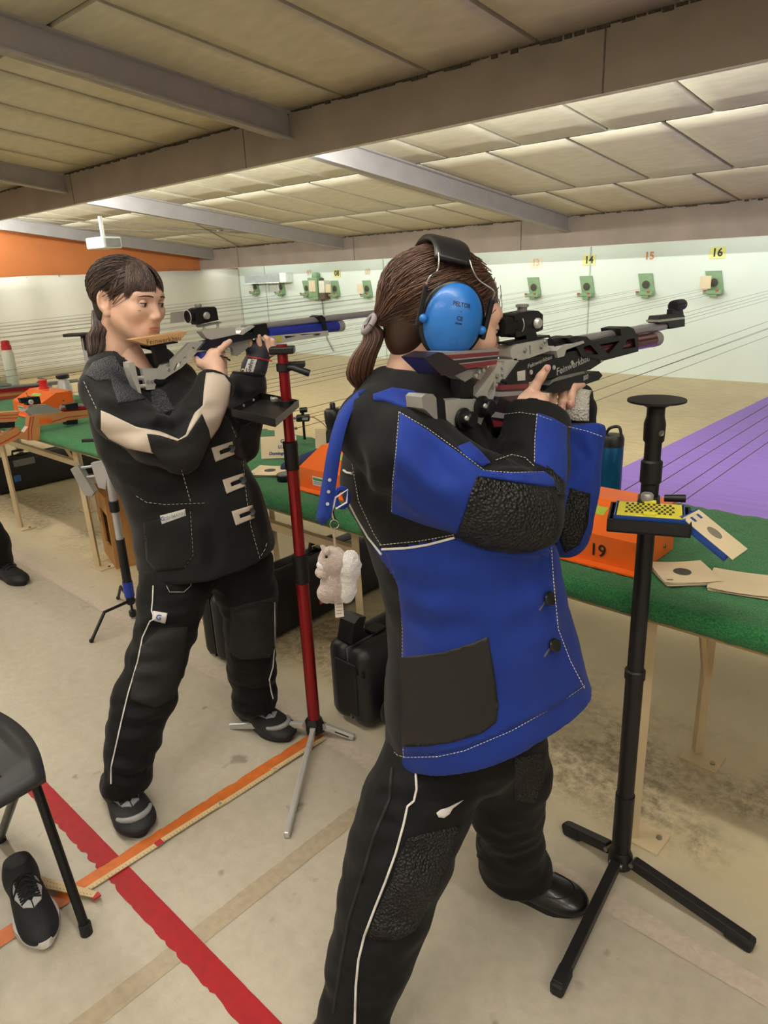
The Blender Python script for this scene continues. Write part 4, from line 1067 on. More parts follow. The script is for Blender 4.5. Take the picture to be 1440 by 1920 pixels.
rimc = spline([LB(*q) for q in ((208, 655, .12), (220, 672, .045), (252, 694, -.002), (282, 712, -.01), (302, 716, .0), (318, 698, .04), (322, 672, .09), (300, 655, .15), (250, 642, .18), (216, 642, .16), (208, 655, .12))], 4)
MB().tube(rimc, .012, 8, cap=False).build('collar', m_blk, jacketL, smooth=60)
cR_ = LB(407, 716, .02); w_ = aR2[-1][0]-aR2[-2][0]; Rf = frame_from(w_)
MB().tube([cR_+Rf[:, 0]*.049*math.cos(a)+Rf[:, 2]*.049*math.sin(a) for a in np.linspace(0, 2*math.pi, 24)], .006, 8, cap=False).build('cuff_binding', m_blk, jacketL, smooth=60)
cL_ = LB(466, 702, .158); w_ = aL2[-1][0]-aL2[-2][0]; Rf = frame_from(w_)
MB().tube([cL_+Rf[:, 0]*.046*math.cos(a)+Rf[:, 2]*.046*math.sin(a) for a in np.linspace(0, 2*math.pi, 24)], .007, 8, cap=False).build('cuff_binding', m_blk, jacketL, smooth=60)
# ---- trousers
l1 = px_chain(LB, [(335, 1080, .0, 64), (325, 1110, -.02, 61), (312, 1180, -.06, 52), (291, 1250, -.10, 51), (270, 1310, -.13, 53), (252, 1370, -.16, 47), (241, 1425, -.18, 41), (237, 1475, -.20, 40), (235, 1510, -.205, 40)])
l2 = px_chain(LB, [(448, 1060, .04, 62), (463, 1105, .04, 54), (471, 1180, .05, 46), (471, 1250, .055, 43), (478, 1310, .06, 37), (483, 1345, .065, 36), (485, 1380, .067, 36)])
lo, hi = bounds(l1+l2, .03)
ft = Field(lo, hi, .0062)
ft.cone(LB(360, 1030, .03), LB(410, 1030, .04), .11, .11, k=.03, n=nL, kf=.8)
ft.chain(l1, .025); ft.chain(l2, .025)
hc = LB(237, 1474, -.20); ft.cut((0, 0, max(.05, float(hc[2]))), (0, 0, -1))
TV, TF = ft.mesh(); TV = relax(TV, TF, 3); TV = wrinkle(TV, TF, .009, 9, 5.0, (1, 1, 2.0)); TV = relax(TV, TF, 1)
TV = creases(TV, TF, LB, [([(262, 1190), (300, 1175), (360, 1172)], 1.2, 1.0), ([(240, 1245), (290, 1240), (345, 1245)], 1.2, 1.0), ([(222, 1318), (270, 1330), (325, 1315)], 1.0, 1.0), ([(215, 1360), (255, 1365), (300, 1350)], .8, 1.0), ([(205, 1420), (245, 1430), (280, 1420)], .7, 1.0), ([(202, 1450), (240, 1458), (278, 1448)], .9, .9), ([(430, 1150), (470, 1140), (515, 1145)], 1.1, 1.0), ([(430, 1235), (470, 1242), (512, 1238)], .9, 1.0), ([(436, 1285), (475, 1295), (512, 1285)], .6, 1.0), ([(445, 1320), (480, 1328), (512, 1318)], 1.0, .9)], .008, .016)
trsL = mk('trousers', TV, TF, m_trs, shooterL, smooth=True, label='black shooting trousers with thin white piping')
tl = bvh_of(TV, TF)
stitch('white_piping', [[(287, 1098), (286, 1125), (284, 1145), (290, 1160), (281, 1165), (267, 1195), (258, 1240), (240, 1300), (228, 1350), (217, 1400), (208, 1440), (208, 1470)], [(515, 1130), (515, 1200), (512, 1250), (505, 1275), (508, 1295), (512, 1310)]], tl, m_white, trsL, r=.0022, dash=False, step=6, lift=.003)
patch('logo_patch', [(288, 1146), (314, 1150), (310, 1168), (286, 1162)], tl, m_white, trsL, .003, 3, 'white patch with a blue letter')
patch('knee_patch', [(262, 1215), (300, 1180), (352, 1175), (342, 1250), (325, 1310), (290, 1328), (245, 1310), (252, 1260)], tl, m_elb, trsL, .003, 6, 'padded black knee patch')
patch('knee_patch', [(432, 1140), (470, 1130), (512, 1120), (514, 1215), (505, 1232), (450, 1236), (431, 1220)], tl, m_elb, trsL, .003, 6, 'padded black knee patch')
stitch('pocket_stitching', [[(312, 1098), (318, 1110), (345, 1110), (358, 1098), (358, 1088)]], tl, m_thread, trsL, r=.0009, dash=False, step=4)
q1 = on_surface(tl, 300, 1157); up = CU; rt = CR
text_on('lettering', 'G', q1, CR*.95-CU*.2, CU, .022, M('logo_blue', '#27468f', .5), trsL, bold=.0006, lift=.012)
q1 = on_surface(jl, 326, 968)
text_on('lettering', 'GEHMANN', q1+CR*.006, CR*.95+CU*.29, CU, .013, M('logo_grey', '#7f8796', .5), jacketL, bold=.0002, lift=.014)
text_on('lettering', 'G', q1-CR*.028-CU*.008, CR*.95+CU*.29, CU, .016, MATS['logo_blue'], jacketL, bold=.0004, lift=.014)
# ---- shoes
m_sp = M('black_shoe_mesh', '#17171b', 0.6, var=.15, scale=60, bump=.3, bscale=400)
m_sg = M('shoe_grey', '#8f9093', 0.5)
shoe('shoe', at_z(219, 1482), at_z(268, 1570), .118, .085, [m_sp, m_sole, m_sg, m_lace], shooterL, style='sport')
shoe('shoe', at_z(452, 1335), at_z(545, 1390), .112, .085, [m_sp, m_sole, m_sg, m_lace], shooterL, style='sport')
# ---- body
va = math.atan2(-LB.v[1], -LB.v[0])+math.radians(45)
HRl = head_rot((math.cos(va), math.sin(va)), math.radians(-9), math.radians(-4))
HOl = LB(243, 559, .085); SCL = 1.05
HV, HF = head_field().mesh(); HV = relax(HV, HF, 2, .4); HVw = place(HV, HOl, HRl, SCL)
core = Field(*bounds(tor+aR1+aL2, .02), .02)
core.chain([(p, r*.6) for p, r in tor[:-2]], .02)
core.cone(HOl+HRl @ np.array([0, -.04, -.12]), LB(270, 715, .085), .046, .040, .04)
for c_ in (aR1, aR2, aL1, aL2): core.chain([(p, r*.5) for p, r in c_], .02)
CV, CFa = core.mesh()
hp = lambda x, y, s: LB(x, y, s-.055)
fh = Field(*box_of([hp(360, 725, .05), hp(445, 620, .05), hp(360, 725, .18), hp(445, 620, .18)], .03), .0024)
hp = lambda x, y, s: LB(x, y, s-.055)
fh.cone(hp(409, 712, .06), hp(403, 690, .085), .026, .027, k=.01)
fh.cone(hp(402, 685, .095), hp(400, 668, .115), .029, .024, k=.012)
fh.cone(hp(388, 682, .10), hp(412, 668, .125), .020, .018, k=.012)
finger(fh, [hp(404, 668, .11), hp(414, 655, .105), hp(423, 646, .105), hp(431, 640, .11)], .0105, .0075, .006)
finger(fh, [hp(388, 688, .10), hp(376, 682, .105), hp(372, 674, .12), hp(378, 668, .15)], .0125, .009, .008)
for k in range(3): finger(fh, [hp(410, 668+8*k, .11), hp(419, 673+8*k, .13), hp(420, 680+8*k, .15), hp(412, 684+8*k, .175)], .0105, .0085, .005)
GV, GF = fh.mesh(); GV = relax(GV, GF, 2, .4)
lo, hi = box_of([hp(440, 725, .19), hp(530, 612, .19), hp(440, 725, .26), hp(530, 612, .26)], .04)
fl = Field(lo, hi, .0026)
fl.cone(hp(470, 715, .21), hp(483, 680, .225), .024, .028, k=.01)
for (a, b) in (((466, 629), (463, 624)), ((484, 630), (478, 620)), ((501, 636), (497, 632)), ((511, 640), (507, 637))):
    finger(fl, [hp(485, 670, .225), hp(a[0]+3, a[1]+20, .21), hp(*a, .205), hp(b[0], b[1], .21)], .0105, .008, .003)
LV, LF = fl.mesh(); LV = relax(LV, LF, 2, .4)
o1, o2, o3 = len(HVw), len(HVw)+len(CV), len(HVw)+len(CV)+len(GV)
bodyL = mk('body', np.vstack([HVw, CV, GV, LV]), np.vstack([HF, CFa+o1, GF+o2, LF+o3]), m_skin, shooterL, smooth=True, label='pale skin of face, neck and hands')
face_lines(bodyL, HV, HF, HOl, HRl, SCL, (-1, 1), m_brow, .36, (-.22, 0))
lips(bodyL, HV, HF, HOl, HRl, SCL)
hb_ = bvh_of(HV, HF)
for (x, z) in ((.050, -.022), (.046, -.0215)):
    MB().ball(place(face_pt(hb_, x, z, 0)[None], HOl, HRl, SCL)[0], .0013, 6).build('mole', M('mole_brown', '#4a2c20', .7), bodyL)
# ---- glove
fg = Field(lo, hi, .003)
fg.cone(hp(468, 712, .215), hp(477, 690, .225), .036, .036, k=.01)
fg.cone(hp(477, 688, .225), hp(488, 660, .23), .040, .034, k=.01)
fg.cone(hp(472, 652, .22), hp(505, 655, .235), .022, .024, k=.012)
for (a, b) in (((471, 650), (467, 638)), ((487, 650), (485, 640)), ((503, 652), (501, 643)), ((513, 658), (511, 650))): fg.cone(hp(*a, .222), hp(*b, .215), .015, .0125, k=.004)
gv, gf = fg.mesh(); gv = relax(gv, gf, 2)
glL = mk('glove', gv, gf, M('charcoal_glove', '#26272e', .65, var=.1, bump=.2, bscale=200), shooterL, smooth=True, label='dark grey fingerless glove with white tag')
gb = bvh_of(gv, gf)
patch('tag', [(466, 674), (482, 674), (475, 698), (458, 698)], gb, m_white, glL, .003, 3, 'white tag on the glove')
stitch('red_trim', [[(463, 669), (480, 671), (510, 677)]], gb, M('red_cord', '#b4232c', .6), glL, r=.0022, dash=False, step=4)
q1 = on_surface(gb, 470, 686)
text_on('lettering', 'Gehm', q1, CU*.9+CR*.3, -CR+CU*.3, .020, M('logo_ink', '#2b3040', .6), glL, bold=.0004, lift=.008)
# ---- hair: brown, fringe, short low ponytail
m_hl = [M('dark_brown_hair_'+n, c, .42, var=.15, scale=40) for n, c in (('dark', '#2c1d18'), ('mid', '#42302a'), ('light', '#66534a'))]
fc = Field((-.11, -.14, -.12), (.11, .13, .14), .003)
fc.ell(SK_C+np.array([0, -.003, .003]), SK_R+.009, k=.01)
fc.ell((0, -.062, -.035), (.052, .038, .050), k=.03)
fc.ell((0, .118, -.030), (.080, .062, .078), k=.012, mode='cut')
fc.ell((0, .050, -.085), (.10, .085, .075), k=.012, mode='cut')
for s in (-1, 1): fc.ell((.088*s, -.008, -.016), (.026, .030, .040), k=.006, mode='cut')
fc.cut((0, 0, -.085), (0, .35, -1))
cv, cf = fc.mesh(); cv = relax(cv, cf, 2)
hairL = mk('hair', place(cv, HOl, HRl, SCL), cf, m_hl[0], shooterL, smooth=True, label='dark brown hair with a fringe and low ponytail')
rr = random.Random(21); tie = np.array([.0, -.118, -.050]); paths = []
for i in range(2400):
    th = rr.uniform(-1.6, 1.6); ph = rr.uniform(-.25, 1.45)
    d0 = np.array([math.sin(th)*math.cos(ph)*.9, math.cos(th)*math.cos(ph), math.sin(ph)])
    if d0[1] > .40 and d0[2] < .45: continue
    if d0[2] < .05 and d0[1] > -.15: continue
    d1 = tie-SK_C+np.array([rr.gauss(0, .010), 0, rr.gauss(0, .010)]); off = rr.uniform(.008, .013); P = []; t0 = rr.uniform(0, .25)
    for j in range(9):
        t = t0+(1-t0)*j/8; q = on_skull(slerp(d0, d1, t), off+.004*math.sin(t*5+i))
        if t > .75: q = q+(tie-q)*((t-.75)/.25)**1.5
        P.append(q)
    paths.append(place(np.array(P), HOl, HRl, SCL))
for i in range(1500):   # fringe swept over the forehead to both temples
    u = rr.uniform(-1, 1); d0 = np.array([u*.25, .45+rr.uniform(-.15, .15), .85]); e = rr.uniform(.86, 1.0)
    v = (u+.22)/1.22 if u > -.22 else (u+.22)/.78
    tgt = np.array([u*.62+.14*math.copysign(1, v), 1.0-.35*abs(u), .10-.17*abs(v)**.6-.30*max(0, abs(v)-.55)+rr.gauss(0, .06)-.05*(v > 0)]); P = []
    for j in range(9):
        t = e*j/8; q = on_skull(slerp(d0, tgt, t), .011+.003*math.sin(3*t)+rr.uniform(0, .0015)); q[1] += .004*t; P.append(q)
    paths.append(place(np.array(P), HOl, HRl, SCL))
for i in range(160):  # locks in front of the ears
    s = 1 if i % 2 else -1; d0 = np.array([s*.5, .5, .75]); tgt = np.array([s*.98, .35+rr.uniform(-.1, .1), -.38+rr.uniform(-.1, .2)]); P = []
    for j in range(8): P.append(on_skull(slerp(d0, tgt, j/7), .009+rr.uniform(0, .002)))
    paths.append(place(np.array(P), HOl, HRl, SCL))
tieW = place(tie[None], HOl, HRl, SCL)[0]
ctr = spline([tieW, LB(190, 612, .10), LB(182, 632, .10), LB(180, 652, .09), LB(172, 676, .08)], 6); ww = np.interp(np.linspace(0, 1, len(ctr)), [0, .15, .5, .8, 1], [.014, .026, .032, .026, .008])
for i in range(700):
    a = rr.uniform(0, 2*math.pi); q = math.sqrt(rr.random()); e = rr.uniform(.7, 1.0); P = []
    for j, c in enumerate(ctr):
        t = j/(len(ctr)-1)
        if t > e: break
        w = ww[j]*q; P.append(c+CR*w*math.cos(a+.5*t)+nL*w*.7*math.sin(a+.5*t)+CU*.002*math.sin(9*t+i))
    if len(P) > 3: paths.append(P[::2]+[P[-1]])
hair_strands('hair_strands', paths, m_hl, hairL, r=.00065, seed=8)

# ================================================================== RIFLES
m_gun = M('gun_black', '#17171a', 0.42, .3, var=.08)
m_alu = M('brushed_aluminium', '#cbcac6', 0.34, .45, var=.06, scale=30)
m_alud = M('dull_aluminium', '#a09f9f', 0.4, .45, var=.06)
m_bar = M('barrel_steel', '#a3a2a6', 0.28, .55, var=.05)
m_ink = M('white_print', '#b9b9b4', .6)
class Rifle:
    def __init__(self, root, x0): self.root = root; self.x = x0
    def p(self, px, py, dx=0.0): return at_x(px, py, self.x+dx)
    def slab(self, name, pts, th, mat, dx=0.0, holes=(), label=None, parent=None):
        def tr(q):
            P = np.array([self.p(a, b, dx+th/2) for a, b in q]); P[:, 0] = self.x+dx; return P
        return MB().slab(tr(pts), (th, 0, 0), [tr(h) for h in holes]).build(name, mat, parent or self.root, label=label)
    def rod(self, name, a, b, r, mat, dx=0.0, r2=None, n=24, parent=None, smooth=40):
        return MB().cyl(self.p(*a, dx), self.p(*b, dx), r, r2, n).build(name, mat, parent or self.root, smooth=smooth)
    def knob(self, name, c, r, dx, ln, mat, parent=None, prof=None):
        q = self.p(*c, dx); return MB().lathe(q, prof or [(r*.8, 0), (r, .002), (r, ln-.003), (r*.8, ln)], (1, 0, 0), 24).build(name, mat, parent or self.root, smooth=40)
    def text(self, txt, c, size, mat, dx, bold=.0003, tilt=(0, 1, .1), width=None, parent=None):
        q = self.p(*c, dx); t = np.array(tilt, float); return text_on('lettering', txt, q, t, (0, 0, 1), size, mat, parent or self.root, bold=bold, lift=.0006, width=width)
# ---- rifle of the shooter in blue
gr = thing('air_rifle', 'black and silver air rifle with dark red cylinder held by the shooter in blue', 'rifle', at_x(985, 800, -.735))
g = Rifle(gr, -.735)
bp_ = g.slab('butt_plate', [(791, 745), (797, 739), (812, 739), (818, 746), (821, 789), (812, 783), (800, 770), (793, 766)], .034, m_alud)
g.slab('butt_spacer', [(817, 742), (826, 740), (834, 752), (838, 800), (828, 800), (822, 788)], .03, m_gun)
bb = g.slab('butt_block', [(824, 762), (835, 751), (880, 745), (892, 748), (911, 773), (897, 810), (868, 829), (857, 825), (840, 801), (829, 790)], .020, m_alu)
for c in ((864, 785), (899, 762)):
    k = g.knob('adjusting_knob', c, .016, .010, .022, m_gun, prof=[(.017, 0), (.019, .003), (.019, .008), (.014, .010), (.0145, .024), (.012, .027)])
    g.knob('screw', (c[0]+9, c[1]-1), .0042, .036, .004, m_alu, parent=k)
g.slab('stock_arm', [(890, 742), (934, 683), (946, 676), (951, 682), (948, 716), (940, 721), (933, 727), (921, 758), (905, 756)], .016, m_alu, holes=[[(926, 713), (926, 731), (915, 748), (914, 736)]])
for c in ((931, 705), (931, 723), (941, 689), (941, 702)): g.knob('screw', c, .0045, .008, .004, m_alud)
# cheek piece: laminated wood
mr = M('red_laminate', '#7a2430', 0.35, coat=.3, stretch=(1, .1, 1), scale=40); mg2 = M('grey_laminate', '#8d8a90', 0.35, coat=.3); mbk = M('dark_laminate', '#241a22', .35, coat=.3)
top = [(828, 661), (937, 654)]; bot = [(876, 692), (931, 683)]
lay = [(0, .16, mg2), (.16, .40, mr), (.40, .48, mg2), (.48, .66, mbk), (.66, .72, mg2), (.72, 1.0, mr)]
for i, (a, b, mm) in enumerate(lay):
    L = lambda t, k: (top[k][0]+(bot[k][0]-top[k][0])*t, top[k][1]+(bot[k][1]-top[k][1])*t)
    g.slab('laminate_layer', [L(a, 0), L(a, 1), L(b, 1), L(b, 0)], .046, mm)
g.slab('cheek_end', [(796, 671), (821, 660), (829, 661), (876, 692), (852, 705), (828, 704), (800, 676)], .048, mbk, label='dark end of the laminated cheek piece')
g.slab('cheek_bracket', [(852, 704), (878, 693), (908, 690), (912, 696), (900, 712), (885, 708), (872, 716)], .022, m_alud)
g.slab('cheek_post', [(863, 713), (872, 710), (888, 712), (887, 748), (863, 748)], .020, m_gun)
for c in ((896, 697), (890, 704), (904, 694)): g.knob('screw', c, .004, .012, .004, m_alu)
g.slab('grip', [(940, 718), (992, 716), (988, 755), (962, 800), (926, 802), (918, 778), (935, 752)], .036, mbk)
g.slab('grip_layer', [(940, 722), (990, 720), (989, 728), (939, 731)], .038, mr); g.slab('grip_layer', [(924, 788), (966, 794), (962, 800), (926, 800)], .038, mr)
g.slab('grip_layer', [(938, 735), (985, 733), (984, 740), (937, 744)], .038, mg2); g.slab('grip_layer', [(928, 772), (972, 780), (968, 788), (922, 782)], .038, mg2)
rec = g.slab('receiver', [(948, 716), (975, 679), (990, 673), (1083, 657), (1110, 661), (1128, 670), (1132, 677), (1107, 693), (1043, 707), (990, 717), (950, 721)], .040, m_gun)
g.slab('receiver_wedge', [(946, 677), (968, 672), (976, 680), (952, 715), (947, 712)], .030, m_alu)
for c in ((995, 698), (1038, 689), (1072, 680), (1127, 676)): g.knob('screw', c, .0045, .020, .002, m_alu)
g.slab('label', [(970, 697), (985, 694), (985, 713), (971, 714)], .0415, M('white_sticker', '#c9c9c4', .6), label='small white sticker')
g.text('Feinwerkbau', (1075, 684), .020, m_ink, .0202, .0002, (0, 1, .10), width=.132)
g.text('Feinwerkbau', (1012, 678), .011, m_ink, .0202, .0001, (0, 1, .10), width=.085)
g.slab('sight_base', [(957, 655), (967, 646), (1025, 635), (1030, 658), (985, 674), (965, 676), (958, 668)], .030, m_alu, holes=[[(992, 648), (995, 647), (996, 664), (993, 665)]])
for c in ((983, 657), (1014, 650), (1021, 640)): g.knob('screw', c, .0045, .015, .004, m_alud)
g.slab('sight_rail', [(951, 642), (1030, 628), (1033, 632), (954, 646)], .022, m_gun); g.slab('rail_clamp', [(985, 626), (1005, 622), (1008, 632), (988, 636)], .026, m_gun)
rs = g.slab('rear_sight', [(965, 592), (970, 588), (1000, 582), (1010, 583), (1018, 590), (1018, 618), (1008, 622), (968, 633)], .034, m_gun)
g.knob('windage_knob', (1004, 606), .0095, .017, .010, m_alu, rs); 
q = g.p(979, 586); MB().lathe(q, [(.008, -.004), (.009, 0), (.009, .009), (.012, .010), (.012, .014), (.01, .015)], (0, 0, 1), 20).build('elevation_knob', M('clear_knob', '#8f8d8d', .2, .3), rs, smooth=40)
mb = MB(); A, B = g.p(934, 613), g.p(974, 608); dv = (B-A)/np.linalg.norm(B-A); ln = np.linalg.norm(B-A)
mb.lathe(A, [(.012, 0), (.0165, .001), (.0165, ln*.35), (.020, ln*.45), (.020, ln*.78), (.014, ln*.82), (.012, ln)], dv, 28); mb.build('eyepiece', m_gun, rs, smooth=40)
MB().tube([A+dv*ln*.76+.0202*(np.array([1, 0, 0])*math.cos(a)+np.cross(dv, [1, 0, 0])*math.sin(a)) for a in np.linspace(0, 2*math.pi, 24)], .0009, 6, cap=False).build('eyepiece_ring', m_alu, rs)
g.rod('barrel', (1030, 648), (1252, 609), .0105, m_bar); g.rod('barrel_shroud', (1030, 648), (1068, 641), .0135, m_gun)
cyl = g.rod('air_cylinder', (1078, 663), (1222, 637), .0175, M('dark_red_cylinder', '#5c1220', .28, .5, coat=.4)); g.rod('cylinder_cap', (1221, 637), (1231, 635), .0185, m_alud)
g.slab('clamp_frame', [(1066, 634), (1080, 630), (1100, 631), (1111, 641), (1165, 629), (1163, 616), (1178, 612), (1188, 616), (1197, 634), (1197, 659), (1133, 676), (1090, 668), (1084, 655)], .046, m_gun, holes=[[(1094, 651), (1107, 646), (1122, 664), (1098, 666)], [(1124, 646), (1162, 639), (1141, 664)], [(1166, 655), (1176, 637), (1190, 634), (1192, 651)]])
g.slab('cocking_lever', [(1043, 658), (1053, 650), (1094, 639), (1096, 643), (1062, 656), (1058, 668), (1046, 671)], .052, m_alu, holes=[[(1060, 655), (1080, 647), (1064, 654)]])
g.slab('fore_riser', [(1035, 712), (1060, 700), (1094, 694), (1100, 704), (1060, 716), (1040, 728), (1028, 726)], .034, m_alud)
g.slab('fore_end', [(1020, 733), (1042, 716), (1090, 703), (1123, 696), (1130, 704), (1123, 712), (1060, 733), (1040, 738)], .042, m_gun)
g.text('800', (1098, 708), .014, m_ink, .0215, .0003, (0, 1, .10))
g.slab('front_sight_base', [(1234, 600), (1237, 592), (1278, 588), (1284, 592), (1284, 612), (1256, 617), (1252, 606), (1235, 606)], .026, m_gun, label='front sight block')
g.slab('front_sight_rail', [(1233, 600), (1284, 594), (1284, 598), (1234, 604)], .029, m_alu)
g.slab('front_sight_post', [(1261, 580), (1280, 578), (1282, 590), (1260, 592)], .014, m_gun)
A, B = g.p(1262, 574), g.p(1279, 571); mb = MB(); dv = (B-A)/np.linalg.norm(B-A); ln = np.linalg.norm(B-A)
mb.lathe(A, [(.0085, 0), (.0135, 0), (.0145, ln*.2), (.0145, ln*.8), (.0135, ln), (.0085, ln), (.0085, 0)], dv, 24).build('front_sight_tunnel', m_gun, gr, smooth=40)
# ---- rifle of the shooter in black
gl = thing('air_rifle', 'silver air rifle with blue cylinder and wooden cheek piece held by the shooter in black', 'rifle', at_x(400, 700, -1.85))
h = Rifle(gl, -1.85)
h.slab('butt_plate', [(241, 680), (250, 678), (253, 684), (266, 741), (262, 742), (247, 706), (242, 690)], .03, m_alu)
h.rod('butt_rod', (256, 709), (274, 709), .006, m_alu); h.rod('butt_rod', (259, 725), (276, 723), .006, m_alu)
h.slab('stock', [(266, 691), (300, 691), (304, 684), (318, 680), (355, 643), (370, 641), (389, 640), (374, 656), (340, 690), (327, 698), (292, 722), (290, 730), (275, 731), (270, 708)], .014, m_alu, holes=[[(342, 673), (362, 650), (366, 653), (352, 670)], [(325, 695), (331, 682), (341, 677), (332, 694)]])
for c in ((277, 716), (285, 715), (315, 684), (316, 694)): h.knob('screw', c, .005, .007, .003, m_alud)
m_wood = M('beech_wood', '#c39a6b', .5, var=.1, scale=25, stretch=(1, .12, 1))
h.slab('cheek_piece', [(247, 637), (352, 621), (340, 637), (280, 648)], .040, m_wood, label='pale wooden cheek piece')
h.slab('cheek_plate', [(277, 649), (333, 640), (334, 643), (285, 651)], .034, m_gun); h.slab('cheek_post', [(288, 650), (312, 647), (318, 679), (297, 681)], .020, m_gun)
h.text('Feinwerkbau', (307, 638), .020, M('burnt_print', '#6a4a2c', .7), .0205, .0002, (0, 1, .02), width=.105)
h.slab('receiver', [(372, 657), (386, 640), (440, 628), (468, 623), (500, 618), (502, 628), (470, 636), (430, 644), (404, 650), (398, 658)], .036, M('navy_black', '#1d1f2b', .4, .3))
h.slab('receiver_top', [(378, 622), (392, 618), (440, 613), (444, 628), (395, 637), (388, 634)], .028, m_alu)
h.slab('grip', [(375, 661), (406, 658), (405, 666), (392, 682), (386, 690), (380, 684)], .034, M('blue_grip', '#23378c', .35, coat=.2))
h.slab('trigger_guard', [(402, 648), (465, 635), (467, 650), (445, 668), (438, 666), (437, 657), (420, 655), (404, 655)], .014, m_alud, holes=[[(424, 652), (434, 651), (438, 657), (428, 655)]])
h.rod('trigger', (420, 655), (421, 667), .002, m_gun, n=8)
rs = h.slab('rear_sight', [(365, 580), (372, 577), (402, 575), (406, 578), (410, 600), (372, 609), (367, 600)], .034, m_gun)
h.knob('windage_knob', (386, 592), .0105, .017, .009, m_alud, rs); MB().lathe(h.p(372, 577), [(.008, 0), (.010, .003), (.010, .010), (.008, .011)], (0, 0, 1), 18).build('elevation_knob', m_alud, rs, smooth=40)
A, B = h.p(351, 594), h.p(367, 592); dv = (B-A)/np.linalg.norm(B-A); ln = np.linalg.norm(B-A)
MB().lathe(A, [(.010, .004), (.017, 0), (.0185, .002), (.0185, .008), (.012, .02), (.007, .03), (.007, ln)], dv, 28).build('eyepiece', m_gun, rs, smooth=40)
MB().tube([A+dv*.001+.018*(np.array([1, 0, 0])*math.cos(a)+np.cross(dv, [1, 0, 0])*math.sin(a)) for a in np.linspace(0, 2*math.pi, 24)], .0012, 6, cap=False).build('eyepiece_ring', m_alu, rs)
h.slab('eye_blinder', [(320, 586), (346, 583), (346, 603), (320, 606)], .0015, M('grey_blinder', '#8f8a86', .5), dx=-.03, label='grey plastic eye blinder')
for c in ((382, 612), (408, 609)): h.rod('sight_post', (c[0], c[1]-4), (c[0]+1, c[1]+9), .004, m_alu, n=10)
h.slab('sight_rail', [(374, 610), (415, 603), (416, 606), (376, 614)], .02, m_alud)
h.rod('barrel', (455, 616), (728, 584), .0110, m_bar); h.rod('air_cylinder', (500, 625), (632, 612), .0180, M('blue_cylinder', '#2a3aa8', .3, .4, coat=.3)); h.rod('cylinder_cap', (631, 612), (641, 611), .0185, m_alud)
h.slab('receiver_block', [(474, 610), (500, 606), (503, 624), (476, 628)], .042, m_gun); h.slab('cocking_lever', [(449, 627), (452, 620), (474, 610), (478, 612), (455, 628)], .050, m_alu)
h.slab('fore_end', [(488, 632), (615, 620), (617, 629), (560, 638), (520, 645), (497, 642)], .040, m_alu, holes=[[(533, 630), (556, 630), (536, 635)], [(561, 627), (602, 625), (600, 629), (572, 630)]])
h.slab('barrel_band', [(596, 594), (604, 591), (610, 596), (613, 618), (607, 619), (605, 606)], .046, m_gun); h.slab('label', [(518, 630), (527, 629), (528, 640), (519, 641)], .0415, M('yellow_sticker', '#b7b13a', .5))
